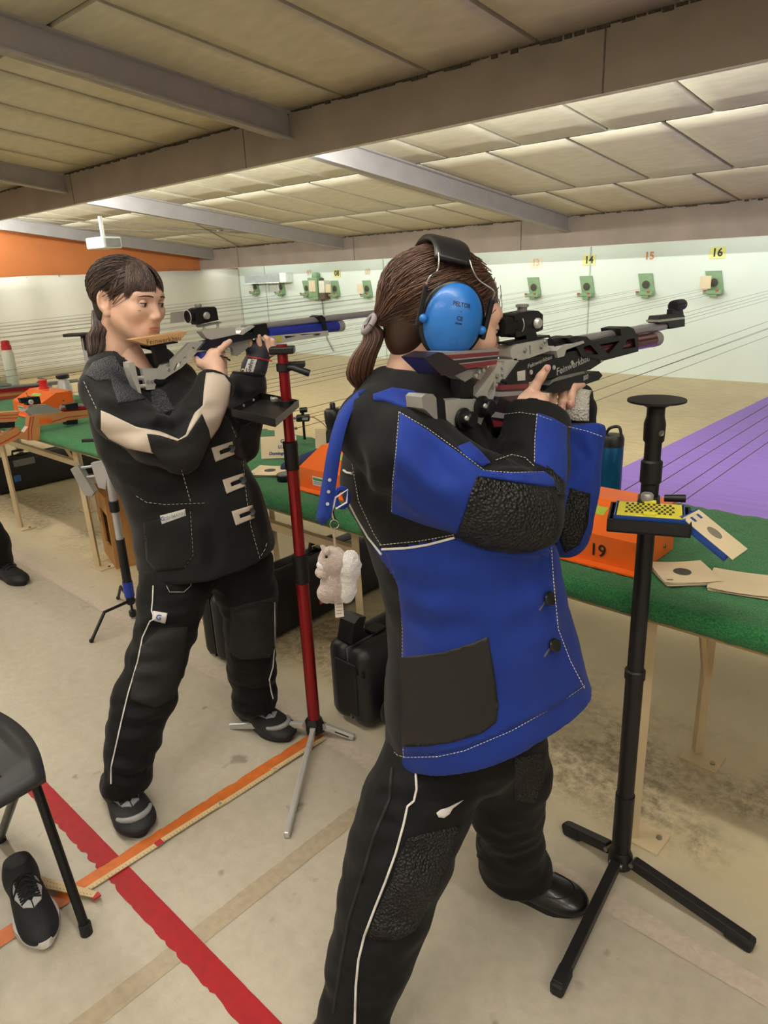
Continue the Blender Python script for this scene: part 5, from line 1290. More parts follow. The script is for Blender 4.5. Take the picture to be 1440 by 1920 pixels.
# ---- ear defenders
ed = thing('ear_defenders', 'blue ear defenders with black padded headband worn by the shooter in blue', 'ear defenders', HOr+HRr @ np.array([0, 0, -.07]))
m_cup = M('blue_cup', '#1f6fc4', 0.38, var=.03, coat=.15); m_pad = M('black_vinyl', '#17171c', .35, var=.06, bump=.1, bscale=30)
for s in (1, -1):
    Rl = rotz(-s*.06)
    f = Field((-.06 if s < 0 else -.02, -.075, -.085), (.02 if s < 0 else .06, .075, .085), .0025)
    f.ell((0, 0, 0), (.036, .048, .060), k=.01); f.cut((s*.003, 0, 0), (-s, 0, 0), .004)
    v, fc_ = f.mesh(); v = relax(v, fc_, 2); C_ = np.array([s*.086, -.016, -.002])
    vw = place(v @ Rl.T+C_, HOr, HRr, SCR); cup = mk('ear_cup', vw, fc_, m_cup, ed, smooth=True)
    mb = MB(); mb.lathe((0, 0, 0), [(.034, -.012), (.050, -.010), (.054, -.002), (.052, .004), (.04, .005)], (s, 0, 0), 36)
    vv = np.array(mb.V); vv[:, 2] *= 1.16; mk('cushion', place(vv @ Rl.T+C_, HOr, HRr, SCR), mb.F, m_pad, ed, smooth=True)
    for y in (-.0565, .0535):
        P = [C_+np.array([s*.012, y, z]) for z in (-.022, .000, .042)]
        MB().box(place((C_+np.array([s*.010, y, .014]))[None], HOr, HRr, SCR)[0], (.009, .008, .066), HRr, .002).build('arm', m_gun, ed)
        MB().ball(place((C_+np.array([s*.012, y*.90, -.004]))[None], HOr, HRr, SCR)[0], .0075, 8).build('pivot', m_cup, cup, smooth=60)
        yy = math.copysign(.027, y)
        w_ = spline([C_+np.array([s*.010, y, .045]), C_+np.array([s*.012, y*.96, .058]), np.array([s*.090, -.024+yy*1.3, .066]), np.array([s*.088, -.030+yy*1.05, .078]), np.array([s*.078, -.034+yy*.95, .092])], 5)
        MB().tube(place(np.array(w_), HOr, HRr, SCR), .0016, 8).build('wire', M('steel_wire', '#a9a6a2', .3, 1), ed, smooth=60)
    if s == 1:
        cb = bvh_of(vw, fc_); cc = place(C_[None], HOr, HRr, SCR)[0]; rt = HRr[:, 1]; up = HRr[:, 2]; m_bp = M('dark_print', '#0d1c3c', .5)
        for txt, dz, sz, wd in (('PELTOR', .028, .0095, .030), ('-', .019, .008, None), ('CE', .008, .0085, None), ('352 800', .0005, .0035, None)):
            text_on('lettering', txt, cc+up*dz*1.05, rt, up, sz, m_bp, cup, bold=.0002, bvh=cb, lift=.0006, width=wd)
        mb = MB()
        for r_ in (.0065, .003):
            P = []
            for a in np.linspace(0, 2*math.pi, 20):
                w3 = cc+up*(-.030+r_*math.sin(a))+rt*(r_*math.cos(a)); hq = cb.ray_cast(Vector(w3+HRr[:, 0]*.08), Vector(-HRr[:, 0])); P.append(np.array(hq[0]))
            MB().tube(P, .0004, 5, cap=False).build('moulded_ring', M('ring_blue', '#175da8', .4), cup)
V, F = [], []; n, m = 24, 12
for i in range(n+1):
    a = math.radians(24+132*i/n); sx = math.cos(a); 
    c = np.array([.086*math.copysign(abs(sx)**.9, sx), -.034, .062+.052*math.sin(a)])
    nn = np.array([sx*.8, 0, math.sin(a)+.05]); nn /= np.linalg.norm(nn)
    for j in range(m):
        b = 2*math.pi*j/m; V.append(c+np.array([0, .031*math.copysign(abs(math.cos(b))**.5, math.cos(b)), 0])+nn*(.0065*math.copysign(abs(math.sin(b))**.6, math.sin(b))))
for i in range(n):
    for j in range(m): F.append((i*m+j, i*m+(j+1) % m, (i+1)*m+(j+1) % m, (i+1)*m+j))
F += [tuple(range(m))[::-1], tuple(n*m+j for j in range(m))]
mk('headband', place(np.array(V), HOr, HRr, SCR), F, m_pad, ed, smooth=True, label='black padded headband')

# ================================================================== RANGE EQUIPMENT
# ---- lanes: guide wires, target holders, numbers
m_wire = M('guide_wire', '#6f6d64', .5, .6)
LANEX = {13: -5.9, 14: -5.05, 15: -4.2, 16: -3.335, 17: -2.47, 18: -1.62, 19: -.76, 20: .10, 12: -6.75, 11: -7.6, 10: -8.45, 9: -9.32, 8: -10.15, 7: -10.95, 6: -11.72, 5: -12.55}
for k, x in sorted(LANEX.items()):
    w = thing('guide_wire', 'set of thin target guide wires stretched from the firing tables to the far wall', 'wire', (x, 2.0, .8), 'guide wires of the lanes')
    for dx, z0, z1 in ((-.06, .905, 1.13), (.06, .905, 1.13), (-.06, .86, 1.06), (.06, .86, 1.06)):
        MB().tube([(x+dx, 1.98 if k not in (15, 18, 19) else 1.80, z0 if k not in (15, 18, 19) else z0-.012), (x+dx, 5.6, (z0+z1)/2-.02), (x+dx, FARW, z1)], .0013, 5, cap=False).build('wire', m_wire, w)
    if k not in (15, 18, 19):
        MB().box((x, 1.99, .8395), (.012, .012, .139)).build('wire_post', M('bracket_grey', '#7c7a72', .6, .3), w); MB().box((x, 1.99, .905), (.13, .010, .010)).build('cross_bar', MATS['bracket_grey'], w); MB().box((x, 1.99, .86), (.13, .010, .010)).build('cross_bar', MATS['bracket_grey'], w)
m_grn = M('green_bracket', '#7f9c74', .6, var=.08); m_card = M('target_card', '#d8c7a6', .8, var=.04); m_bull = M('bull_black', '#26241f', .8); m_red = M('red_bit', '#b23b35', .6)
def holder(k, x, z, card=None, tilt=0):
    h_ = thing('target_holder', {16: 'green target holder with a paper card below the number sixteen', 15: 'green target holder below the number fifteen', 14: 'green target holder below the number fourteen', 13: 'green target holder below the number thirteen',
        9: 'green target holder with a card, rightmost of the far group', 8: 'green target holder with a card right of the upright green box', 7: 'green target holder left of the upright green box', 6: 'green target holder under the right end of the grey wall unit', 5: 'green target holder under the left end of the grey wall unit'}[k], 'target holder', (x, FARW-.05, z-.14), 'green target holders on the far wall')
    y = FARW-.012
    MB().slab([(x-.10, y, z+.13), (x+.09, y, z+.13), (x+.14, y, z-.10), (x-.05, y, z-.10)], (0, .014, 0)).build('back_plate', m_grn, h_)
    MB().box((x+.04, y-.06, z-.12), (.22, .10, .05), None, .01).build('tray', m_grn, h_)
    MB().box((x+.05, y-.07, z-.155), (.09, .06, .05), None, .01).build('clamp', m_grn, h_)
    MB().lathe((x+.02, y-.014, z-.01), [(.045, 0), (.05, .006), (.02, .012)], (0, -1, 0), 20).build('pellet_hole', M('dark_disc', '#4d463f', .9), h_)  # solid dark disc standing in for the centre hole
    MB().box((x-.05, y-.11, z-.10), (.03, .02, .02)).build('clip', m_red, h_); MB().box((x+.10, y-.11, z-.10), (.03, .02, .02)).build('clip', m_red, h_)
    if card:
        MB().box((x-.04, y-.13, z), (.13, .003, .15), rotz(.05)).build('card', m_card, h_)
        MB().lathe((x-.04, y-.128, z), [(.016, 0), (.016, .001)], (0, -1, 0), 18).build('bull', m_bull, h_)
for k, z, c in ((13, 1.19, 0), (14, 1.185, 0), (15, 1.195, 0), (16, 1.20, 1), (9, 1.225, 1), (8, 1.24, 1), (7, 1.26, 0), (6, 1.29, 0), (5, 1.31, 0)): holder(k, LANEX[k], z, c)
def number(txt, x, z, ink, back, lab):
    if back: o = MB().box((x, FARW-.004, z), (.19 if len(txt) > 1 else .12, .006, .135)).build('number_plate', back, None, own=True)
    else: o = MB().box((x, FARW-.002, z), (.17, .003, .13)).build('number_plate', wall_far_m, None, own=True)
    tag(o, lab, 'number'); text_on('lettering', txt, (x, FARW-.009, z), (1, 0, 0), (0, 0, 1), .13, ink, o, bold=.004); return o
m_y = M('yellow_plate', '#dcd98a', .7, var=.03); m_ni = M('number_ink', '#3a3a2c', .7); m_or = M('number_orange', '#c98358', .7); m_of = M('number_faded', '#d2b695', .7)
number('16', -3.315, 1.538, m_ni, m_y, 'pale yellow plate with the number sixteen, rightmost on the far wall')
number('15', -4.168, 1.538, m_or, None, 'orange number fifteen painted on the far wall')
number('14', -5.02, 1.522, m_ni, m_y, 'pale yellow plate with the number fourteen above a green target holder')
number('13', -5.86, 1.518, m_of, M('cream_plate', '#e0d8c0', .7), 'faded orange number thirteen on a cream plate')
number('08', -10.07, 1.495, m_ni, m_y, 'small yellow number eight plate above the far target holders')
number('09', -9.28, 1.498, m_of, None, 'faded orange number nine above the far target holders')
number('07', -10.84, 1.525, m_of, None, 'very faded number seven above the far target holders')
t = thing('wall_heater', 'long grey heater unit with white trim on the far wall', 'heater', (-12.0, FARW-.1, 1.36))
MB().box((-12.1, FARW-.09, 1.46), (1.12, .18, .17), None, .02).build('housing', M('unit_grey', '#9fa5a3', .5), t)
MB().box((-12.1, FARW-.19, 1.375), (1.12, .02, .018)).build('trim', M('unit_white', '#dfe4e0', .5), t)
MB().box((-11.44, FARW-.09, 1.46), (.2, .18, .19), None, .02).build('end_box', MATS['unit_white'], t)
for x in (-12.1, -11.75): MB().box((x, FARW-.03, 1.30), (.025, .04, .16)).build('bracket', MATS['unit_white'], t)
t = thing('target_box', 'upright green metal box with a paper target on the far wall', 'box', (-10.60, FARW-.12, 1.04))
MB().box((-10.60, FARW-.08, 1.24), (.26, .16, .40), None, .01).build('housing', m_grn, t); MB().box((-10.60, FARW-.06, 1.48), (.15, .10, .10), None, .03).build('cap', m_grn, t)
MB().box((-10.60, FARW-.165, 1.29), (.18, .004, .20)).build('card', m_card, t); MB().box((-10.455, FARW-.05, 1.22), (.03, .10, .40)).build('side_plate', M('dark_plate', '#4d4f49', .7), t)
MB().tube([(-10.5, FARW-.03, 1.04), (-10.49, FARW-.02, .6), (-10.44, FARW-.02, .3), (-10.25, FARW-.05, .08)], .012, 6).build('cable', M('cable_grey', '#8d938f', .7), t)
t = thing('target_box', 'white card box beside the upright green box on the far wall', 'box', (-10.36, FARW-.1, 1.06))
MB().box((-10.36, FARW-.08, 1.27), (.15, .14, .22), None, .005).build('card_face', M('box_white', '#d9d6c6', .7), t); MB().box((-10.36, FARW-.08, 1.10), (.15, .14, .11), None, .005).build('base_box', M('box_brown', '#5d4c3c', .7), t)

# ---- tables with green carpet tops and angle-iron trestles
def carpet_mat():
    m = M('green_carpet', '#2a7d43', 0.95, var=.25, scale=240, bump=.8, bscale=420, dark='#15502a', sheen=.15); return m
m_carp = carpet_mat(); m_leg = M('cream_steel', '#c8b592', .5, var=.06, scale=10); m_under = M('plywood_edge', '#a98f66', .8)
TZ, TY0, TY1 = .77, 1.462, 2.19
def table(xa, xb, lab, trestles, brace=True):
    t = thing('table', lab, 'table', ((xa+xb)/2, (TY0+TY1)/2, 0), 'green carpeted firing tables')
    # pile surface with uneven edge
    bm = bmesh.new(); nx = int((xb-xa)/.02); ny = 30
    V, F = [], []
    def rnd(x, y, z): return Vector((x, y, z))
    prof = [(TY0+.006, TZ-.052), (TY0-.003, TZ-.045), (TY0-.006, TZ-.03), (TY0-.003, TZ-.012), (TY0+.01, TZ-.001)]+[(TY0+.03+(TY1-TY0-.06)*i/ny, TZ) for i in range(ny+1)]+[(TY1-.01, TZ-.002), (TY1, TZ-.02), (TY1, TZ-.05)]
    m = len(prof)
    for i in range(nx+1):
        x = xa+(xb-xa)*i/nx
        for (y, z) in prof:
            e = .004*noise.noise(Vector((x*45, y*45, z*60)))+.005*noise.noise(Vector((x*130, y*130, z*130)))
            edge = 1 if y < TY0+.012 else 0
            V.append((x, y-(e if edge else 0), z+(e if not edge else 0)))
    for i in range(nx):
        for j in range(m-1): a = i*m+j; F.append((a, a+m, a+m+1, a+1))
    F.append(tuple(range(m))); F.append(tuple(nx*m+j for j in range(m))[::-1])
    mk('carpet', V, F, m_carp, t, smooth=True, label='green artificial grass covering')
    MB().box(((xa+xb)/2, (TY0+TY1)/2+.004, TZ-.047), (xb-xa-.012, TY1-TY0-.02, .03)).build('table_board', m_under, t)
    for tx in trestles:
        for y0, y1, sgn in ((TY0+.10, TY0+.112, 1), (TY1-.16, TY1-.145, -1)):
            MB().tube([(tx, y0, TZ-.062), (tx-.005, y1, .006)], .0175, 4).build('leg', m_leg, t)
            MB().box((tx+.02, y1+.02*sgn, .003), (.11, .09, .006)).build('foot_plate', m_leg, t)
            MB().lathe((tx+.055, y1+.035*sgn, .006), [(.008, 0), (.008, .006), (.004, .007)], (0, 0, 1), 8).build('foot_bolt', M('bolt_steel', '#8d8577', .4, .7), t)
        MB().box((tx, (TY0+TY1)/2, TZ-.08), (.03, TY1-TY0-.2, .03)).build('cross_bar', m_leg, t)
    for y in (TY1-.155,):
        MB().box(((trestles[0]+trestles[-1])/2, y, .52), (abs(trestles[-1]-trestles[0]), .025, .03)).build('stretcher', m_leg, t)
    if brace:
        MB().box(((trestles[0]+trestles[-1])/2, TY0+.105, .60), (abs(trestles[-1]-trestles[0]), .025, .03)).build('stretcher', m_leg, t)
    for tx in trestles: MB().tube([(tx, TY1-.15, .25), (tx, TY0+.4, TZ-.07)], .011, 4).build('brace', m_leg, t)
    return t
table(-1.085, 1.0, 'green carpeted table at the right with the orange winder numbered nineteen', (-.61, .50), brace=False)
table(-3.195, -1.1, 'green carpeted table with the orange winder numbered eighteen', (-2.70, -1.63))
table(-5.30, -3.21, 'green carpeted table at the left carrying the wooden rifle', (-4.80, -3.72))
table(-7.40, -5.315, 'far left green carpeted table carrying the tall white bottle', (-6.9, -5.85))

# ---- orange target winders
m_org = M('orange_enamel', '#e0641a', .38, var=.04, coat=.2); m_lime = M('lime_sticker', '#9fb23a', .5); m_lab = M('label_white', '#c9cdc4', .5); m_lg2 = M('label_green', '#2f7d46', .5); m_blki = M('black_ink', '#141414', .6)
def winder(x0, x1, y0, num, lab, dep=.21):
    t = thing('target_winder', lab, 'machine', ((x0+x1)/2, y0+dep/2, TZ), 'orange target winders')
    prof = [(y0, 0), (y0, .078), (y0+.115, .135), (y0+dep, .135), (y0+dep, 0)]
    MB().prism([(x0, a, TZ+b+.0035) for a, b in prof][::-1], [(x1, a, TZ+b+.0035) for a, b in prof][::-1]).build('housing', m_org, t)
    MB().box(((x0+x1)/2, y0-.012, TZ+.0055), (x1-x0, .03, .004)).build('front_flange', m_org, t)
    sl_ = np.array([0, .115, .057]); sl_ /= np.linalg.norm(sl_); nn = np.cross([1, 0, 0], sl_)
    c = np.array([(x0+x1)/2, y0+.075, TZ+.118]); R = np.stack([[1, 0, 0], sl_, nn], 1)
    MB().box(c+nn*.001, (.11, .03, .0015), R).build('sticker', m_lime, t); MB().box(c+nn*.0015+np.array([0, .01, .004]), (.05, .02, .0015), R).build('sticker', M('violet_sticker', '#8f7fc0', .5), t)
    q = np.array([(x0+x1)/2-.06, y0+.05, TZ+.1035])
    sw = MB().lathe(q, [(.011, 0), (.011, .004), (.006, .005), (.006, .008)], nn, 14).build('switch_base', M('nickel_plate', '#a9a7a0', .25, 1), t, smooth=40)
    MB().tube([q+nn*.006, q+nn*.03+sl_*.006], [.0025, .0035], 8).build('switch_lever', MATS['nickel_plate'], t)
    MB().box(((x0+x1)/2-.07, y0-.0008, TZ+.042), (.085, .0015, .032)).build('label', m_lab, t); MB().box(((x0+x1)/2-.07, y0-.002, TZ+.050), (.075, .001, .008)).build('label_band', m_lg2, t)
    for dz in (.034, .040): MB().box(((x0+x1)/2-.07, y0-.002, TZ+dz), (.07, .001, .0022)).build('label_line', MATS['logo_grey'], t)
    text_on('lettering', num, ((x0+x1)/2+.075, y0-.001, TZ+.040), (1, 0, 0), (0, 0, 1), .045, m_blki, t, bold=.0006)
    for (a, b) in ((.05, .03), (.05, .075), (.15, .03), (.15, .09)): MB().lathe((x1+.0003, y0+a, TZ+b), [(.006, 0), (.006, .002), (.003, .003)], (1, 0, 0), 12).build('screw', MATS['nickel_plate'], t, smooth=40)
    k = MB(); k.lathe((x0+.10, y0+dep-.05, TZ+.137), [(.03, 0), (.03, .012), (.024, .016), (.024, .045), (.027, .05), (.02, .055)], (0, 0, 1), 24); k.build('red_knob', M('red_plastic', '#c2262a', .3, coat=.2), t, smooth=40)
    return t
winder(-1.92, -1.555, 1.585, '18', 'orange target winder numbered eighteen on the middle table')
winder(-1.02, -.655, 1.575, '19', 'orange target winder numbered nineteen on the right table')
winder(-4.62, -4.25, 1.62, '15', 'orange target winder behind the wooden rifle on the left table')

# ---- black rifle rest with tray (right)
m_bs = M('black_powder_coat', '#18171a', .45, .2, var=.06)
bx, by = -.585, 1.432
def up_z(px, py): q = RBs(px, py, 0); return q
RBs = Stage(bx, by)
t = thing('rifle_stand', 'black rifle rest stand with round top plate and tray standing at the right', 'stand', (bx, by, 0))
cz = lambda px, py: float(RBs(px, py, 0)[2])
zt = cz(1199, 748)
MB().lathe((bx, by, zt-.02), [(.012, 0), (.03, .010), (.0575, .016), (.0575, .020), (.02, .021)], (0, 0, 1), 36).build('top_plate', m_bs, t, smooth=40)
MB().lathe((bx, by, zt-.135), [(.017, 0), (.017, .045), (.021, .05), (.022, .085), (.018, .10), (.018, .118)], (0, 0, 1), 24).build('head', m_bs, t, smooth=40)
q = np.array([bx, by, zt-.065]); d = CC-q; d[2] = 0; d = d/np.linalg.norm(d)*.8+CR*.5; d /= np.linalg.norm(d); MB().lathe(q+d*.0205, [(.0055, 0), (.0068, .0015), (.0065, .003), (.004, .002)], d, 16).build('bolt', M('bolt_ring', '#8f8c84', .3, .8), t)
za, zb, zc2 = cz(1195, 862), cz(1183, 1255), cz(1175, 1490)
MB().cyl((bx, by, za-.01), (bx, by, zt-.13), .0165).build('pole', m_bs, t, smooth=40)
MB().lathe((bx, by, za-.05), [(.018, 0), (.022, .004), (.022, .048), (.018, .052)], (0, 0, 1), 24).build('collar', m_bs, t, smooth=40)
MB().cyl((bx, by, zb), (bx, by, za-.045), .0185).build('pole', m_bs, t, smooth=40)
MB().lathe((bx, by, zb-.022), [(.02, 0), (.0235, .002), (.0235, .022), (.02, .026)], (0, 0, 1), 24).build('collar', m_bs, t, smooth=40)
MB().cyl((bx, by, zc2), (bx, by, zb-.02), .0205).build('pole', m_bs, t, smooth=40)
MB().cyl((bx, by, .03), (bx, by, zc2), .0235, .0232).build('pole', m_bs, t, smooth=40)
MB().lathe((bx, by, .030), [(.020, 0), (.030, .004), (.030, .035), (.024, .05)], (0, 0, 1), 24).build('hub', m_bs, t, smooth=40)
for ft, zz in ((at_z(1402, 1778), 0), (at_z(1045, 1862), 0), (at_z(1065, 1562), 0)):
    d = ft-np.array([bx, by, 0]); d /= np.linalg.norm(d); R = None
    a = np.array([bx, by, .060])+d*.035; b = ft+np.array([0, 0, .020]); y = b-a; ln = np.linalg.norm(y); Rm = frame_from(y)
    lg = MB().box((a+b)/2, (.024, ln, .028), Rm, .002).build('leg', m_bs, t)
    MB().box(b-y/ln*.02+np.array([0, 0, -.004]), (.031, .065, .034), Rm, .008).build('rubber_foot', M('foot_rubber', '#121214', .7), lg)
    MB().lathe(a+d*.0, [(.006, -.016), (.006, .016)], np.cross(d, [0, 0, 1]), 12).build('hinge_bolt', MATS['bolt_ring'], lg)
# tray clamp + tray
zy = cz(1195, 960)
ty = np.array([bx, by, zy]); fr = np.array([RBs.v[1], -RBs.v[0], 0]); bk = RBs.v.copy(); Rt = np.stack([fr, bk, [0, 0, 1]], 1)
tc = ty-bk*.075+fr*.003+np.array([0, 0, .0])
tr = MB(); tr.box(tc, (.155, .115, .004), Rt); 
for sx in (-1, 1): tr.box(tc+fr*.0765*sx+np.array([0, 0, .012]), (.004, .115, .026), Rt)
for sy in (-1, 1): tr.box(tc+bk*.0555*sy+np.array([0, 0, .012]), (.155, .004, .026), Rt)
tr.build('tray', m_bs, t)
MB().box(ty+np.array([0, 0, .028])-bk*.012, (.045, .05, .022), Rt, .004).build('clamp', m_bs, t); MB().cyl(ty+fr*.03+np.array([0, 0, .035]), ty+fr*.072+np.array([0, 0, .037]), .0075, .0085).build('clamp_lever', m_bs, t, smooth=40)
MB().lathe(ty-fr*.004-bk*.03+np.array([0, 0, .035]), [(.011, 0), (.013, .004), (.013, .014), (.010, .018)], (0, 0, 1), 18).build('clamp_knob', m_alud, t, smooth=40)
# pellet box in the tray
m_bb = M('blue_box_plastic', '#1b3f86', .35, var=.05); m_yel = M('yellow_insert', '#d9cf3c', .45, var=.04)
pc = tc+np.array([0, 0, .0025])
pb = thing('pellet_box', 'open blue pellet box with yellow insert lying in the tray of the black stand', 'box', pc)
mb = MB(); mb.box(pc+np.array([0, 0, .003]), (.134, .098, .005), Rt)
for sx in (-1, 1): mb.box(pc+fr*.0655*sx+np.array([0, 0, .016]), (.003, .098, .026), Rt)
for sy in (-1, 1): mb.box(pc+bk*.0475*sy+np.array([0, 0, .016]), (.131, .003, .026), Rt)
mb.build('base', m_bb, pb)
ins = MB().box(pc+np.array([0, 0, .020]), (.124, .090, .020), Rt, .002).build('insert', m_yel, pb)
for sy in (-1, 1): MB().box(pc+bk*.038*sy+np.array([0, 0, .033]), (.024, .012, .008), Rt, .002).build('finger_tab', m_yel, ins)
hm = MB(); pm = MB()
for i in range(9):
    for j in range(5):
        q = pc+fr*(-.044+.0104*i+(.0052 if j % 2 else 0))+bk*(-.027+.0135*j)+np.array([0, 0, .0302]); pm.lathe(q, [(.0030, 0), (.0026, .0024), (.0012, .0032)], (0, 0, 1), 8)
po = pm.build('pellets', M('lead', '#5e5a4c', .4, .6), pb); po['kind'] = 'stuff'
ld = pc+fr*.070+np.array([0, 0, .022]); ld_d = fr*.76-np.array([0, 0, 1])*.50-bk*.35; ld_d /= np.linalg.norm(ld_d); ldw = bk*.9+fr*.25; ldw -= ld_d*(ldw @ ld_d); ldw /= np.linalg.norm(ldw); ldn = np.cross(ld_d, ldw)
ldn = ldn if ldn[2] > 0 else -ldn; Rl = np.stack([ld_d, ldw, ldn], 1)
lid = MB(); L0 = ld+ld_d*.057; lid.box(L0-ldn*.004, (.112, .088, .004), Rl)
for sx in (-1, 1): lid.box(L0+ld_d*.0545*sx+ldn*.002, (.003, .088, .012), Rl)
for sy in (-1, 1): lid.box(L0+ldw*.0425*sy+ldn*.002, (.112, .003, .012), Rl)
lid = lid.build('lid', m_bb, pb)
for sy in (-1, 1): MB().cyl(ld+ldw*(.03*sy-.008)+ldn*.002, ld+ldw*(.03*sy+.008)+ldn*.002, .0045).build('hinge', m_bb, pb, smooth=40)
MB().box(L0+ldn*.0085+ld_d*.006, (.118, .086, .0015), Rl).build('target_sheet', m_card, lid); MB().lathe(L0+ldn*.0094+ld_d*.004, [(.0165, 0), (.0165, .0005)], ldn, 28).build('bull', M('bull_grey', '#7b7468', .8), lid)
for sy in (-1, 1): MB().box(L0+ldn*.0096-ld_d*.040+ldw*.016*sy, (.012, .008, .002), Rl).build('catch', m_bb, lid)

# ---- cards on the right table
def card_stack(name, c, ang, n, size, lab, bull=True, seed=1):
    t = thing(name, lab, 'paper', c); rr = random.Random(seed)
    for i in range(n):
        o = np.array([rr.uniform(-.004, .006), rr.uniform(-.005, .005), .002+i*.0014+.001]); R = rotz(ang+rr.uniform(-.05, .05))
        bow = []; nx = 8; V = []; F = []
        for a in range(nx+1):
            for b in range(2):
                u = -1+2*a/nx; V.append(np.asarray(c)+o+R @ np.array([u*size/2, (b-.5)*size, .0035*u*u*(i/n)+(.0004)]))
        for a in range(nx): F.append((2*a, 2*a+2, 2*a+3, 2*a+1))
        q = mk('card', V, F, m_card, t); md = q.modifiers.new('thickness', 'SOLIDIFY'); md.thickness = .0007
    if bull:
        top = np.asarray(c)+o+np.array([0, 0, .0014]); MB().lathe(top, [(size*.165, 0), (size*.165, .0003)], (0, 0, 1), 30).build('bull', M('bull_print', '#4b4841', .8), t)
        MB().box(top+R @ np.array([-.38*size, -.38*size, .001]), (.02, .006, .0003), R).build('print', MATS['bull_grey'], t)
    return t
card_stack('target_cards', (-.572, 1.635, TZ), .75, 7, .125, 'stack of paper targets with a black bull on the right table', True, 2)
card_stack('target_cards', (-.447, 1.660, TZ), .25, 5, .125, 'stack of blank paper targets at the right edge of the right table', False, 3)

# ---- bottles
m_bbl = M('blue_metal_bottle', '#1d5d94', .25, .6, var=.04); m_cap = M('black_cap', '#161618', .4)
def bottle(name, lab, loc, parts, cat='bottle'):
    t = thing(name, lab, cat, loc)
    for n_, m_, prof in parts: MB().lathe(loc, prof, (0, 0, 1), 32).build(n_, m_, t, smooth=40)
    return t
t = bottle('water_bottle', 'blue metal water bottle with black lid behind the black stand', (-1.0, 2.12, TZ), [('body', m_bbl, [(.034, .002), (.037, .006), (.037, .165), (.036, .17)]), ('lid', m_cap, [(.0375, .17), (.0375, .195), (.033, .205), (.01, .207)])])
MB().tube(spline([(-1.0-.025, 2.12, TZ+.2), (-1.0-.01, 2.12, TZ+.225), (-1.0+.02, 2.12, TZ+.232), (-1.0+.03, 2.12, TZ+.205)], 5), .005, 8).build('carry_loop', m_cap, t, smooth=60)
q = at_y(627, 860, 1.99)
bottle('water_bottle', 'black squeeze bottle behind the orange winder numbered eighteen', (float(q[0])+.01, 1.99, TZ), [('body', M('black_squeeze', '#17191f', .45), [(.032, .002), (.036, .008), (.036, .10), (.031, .115), (.031, .13), (.036, .145), (.036, .165)]), ('lid', m_cap, [(.037, .165), (.037, .19), (.03, .2), (.012, .203), (.012, .222), (.009, .226)])])
# ---- things on the middle table
card_stack('target_cards', (-2.185, 1.66, TZ), .55, 6, .135, 'stack of paper targets beside the round tin on the middle table', True, 5)
t = thing('pellet_tin', 'round dark pellet tin with printed lid on the middle table', 'tin', (-2.05, 1.625, TZ))
MB().lathe((-2.05, 1.625, TZ), [(.033, .001), (.034, .003), (.034, .012), (.035, .013), (.035, .024), (.033, .026), (.028, .0255)], (0, 0, 1), 36).build('can', M('dark_tin', '#2a2b2d', .35, .6), t, smooth=30)
MB().lathe((-2.05, 1.625, TZ+.0256), [(.027, 0), (.027, .0008), (.02, .0009)], (0, 0, 1), 36).build('lid_print', M('tin_print', '#6b7072', .4, .4, var=.5, scale=120), t)
t = thing('note_card', 'cream note card with blue handwriting propped up on the middle table', 'card', (-2.33, 1.80, TZ))
c0 = np.array([-2.335, 1.80, TZ+.004]); rt = np.array([CR[0], CR[1], 0]); rt /= np.linalg.norm(rt); bk2 = np.array([-rt[1], rt[0], 0]); upv = np.array([0, 0, 1.0])*.95+bk2*.3; upv /= np.linalg.norm(upv); lnv = np.cross(rt, upv)
def lean(c, w, h_, th=.001): return [c-rt*w/2, c+rt*w/2, c+rt*w/2+upv*h_, c-rt*w/2+upv*h_]
MB().slab(lean(c0+np.array([0, 0, .002])+rt*.02, .15, .092), lnv*.0012).build('card', m_card, t)
m_pen = M('blue_pen', '#39446e', .7)
nrm = -np.cross(rt, upv); nrm = nrm if nrm @ (CC-c0) > 0 else -nrm
for txt, dx, dz, sz in (('G', .035, .072, .022), ('U.F', .030, .048, .020), ('Domingo', .012, .022, .018)): text_on('lettering', txt, c0+rt*dx+upv*dz, rt, upv, sz, m_pen, t, bold=.0007, shear=.2, lift=.003)
MB().slab(lean(c0+bk2*.10+rt*.03+np.array([0, 0, .004]), .08, .12), lnv*.0012).build('second_card', m_card, t, label='smaller card leaning behind')
MB().slab(lean(c0+bk2*.14+rt*.19+np.array([0, 0, .004]), .06, .085), lnv*.0012).build('second_card', m_card, t)
# dark blue cloth pouch
f = Field((-2.40, 1.62, TZ), (-1.93, 2.1, TZ+.16), .006)
f.cone((-2.10, 1.78, TZ+.03), (-2.05, 1.96, TZ+.05), .034, .045, k=.03); f.ell((-2.03, 1.95, TZ+.045), (.10, .045, .05), rotz(.3), k=.03); f.cone((-2.155, 1.70, TZ+.018), (-2.10, 1.78, TZ+.03), .018, .03, k=.02)
f.cut((0, 0, TZ+.003), (0, 0, -1))
v, fc_ = f.mesh(); v = relax(v, fc_, 2); v = wrinkle(v, fc_, .008, 16, 2.2)
v[:, 2] = np.maximum(v[:, 2], TZ+.0045)
tag(mk('cloth_pouch', v, fc_, M('navy_cloth', '#232f55', .85, var=.12, bump=.3, bscale=300), None, smooth=True, own=True), 'crumpled navy cloth pouch beside the orange winder numbered eighteen', 'pouch')
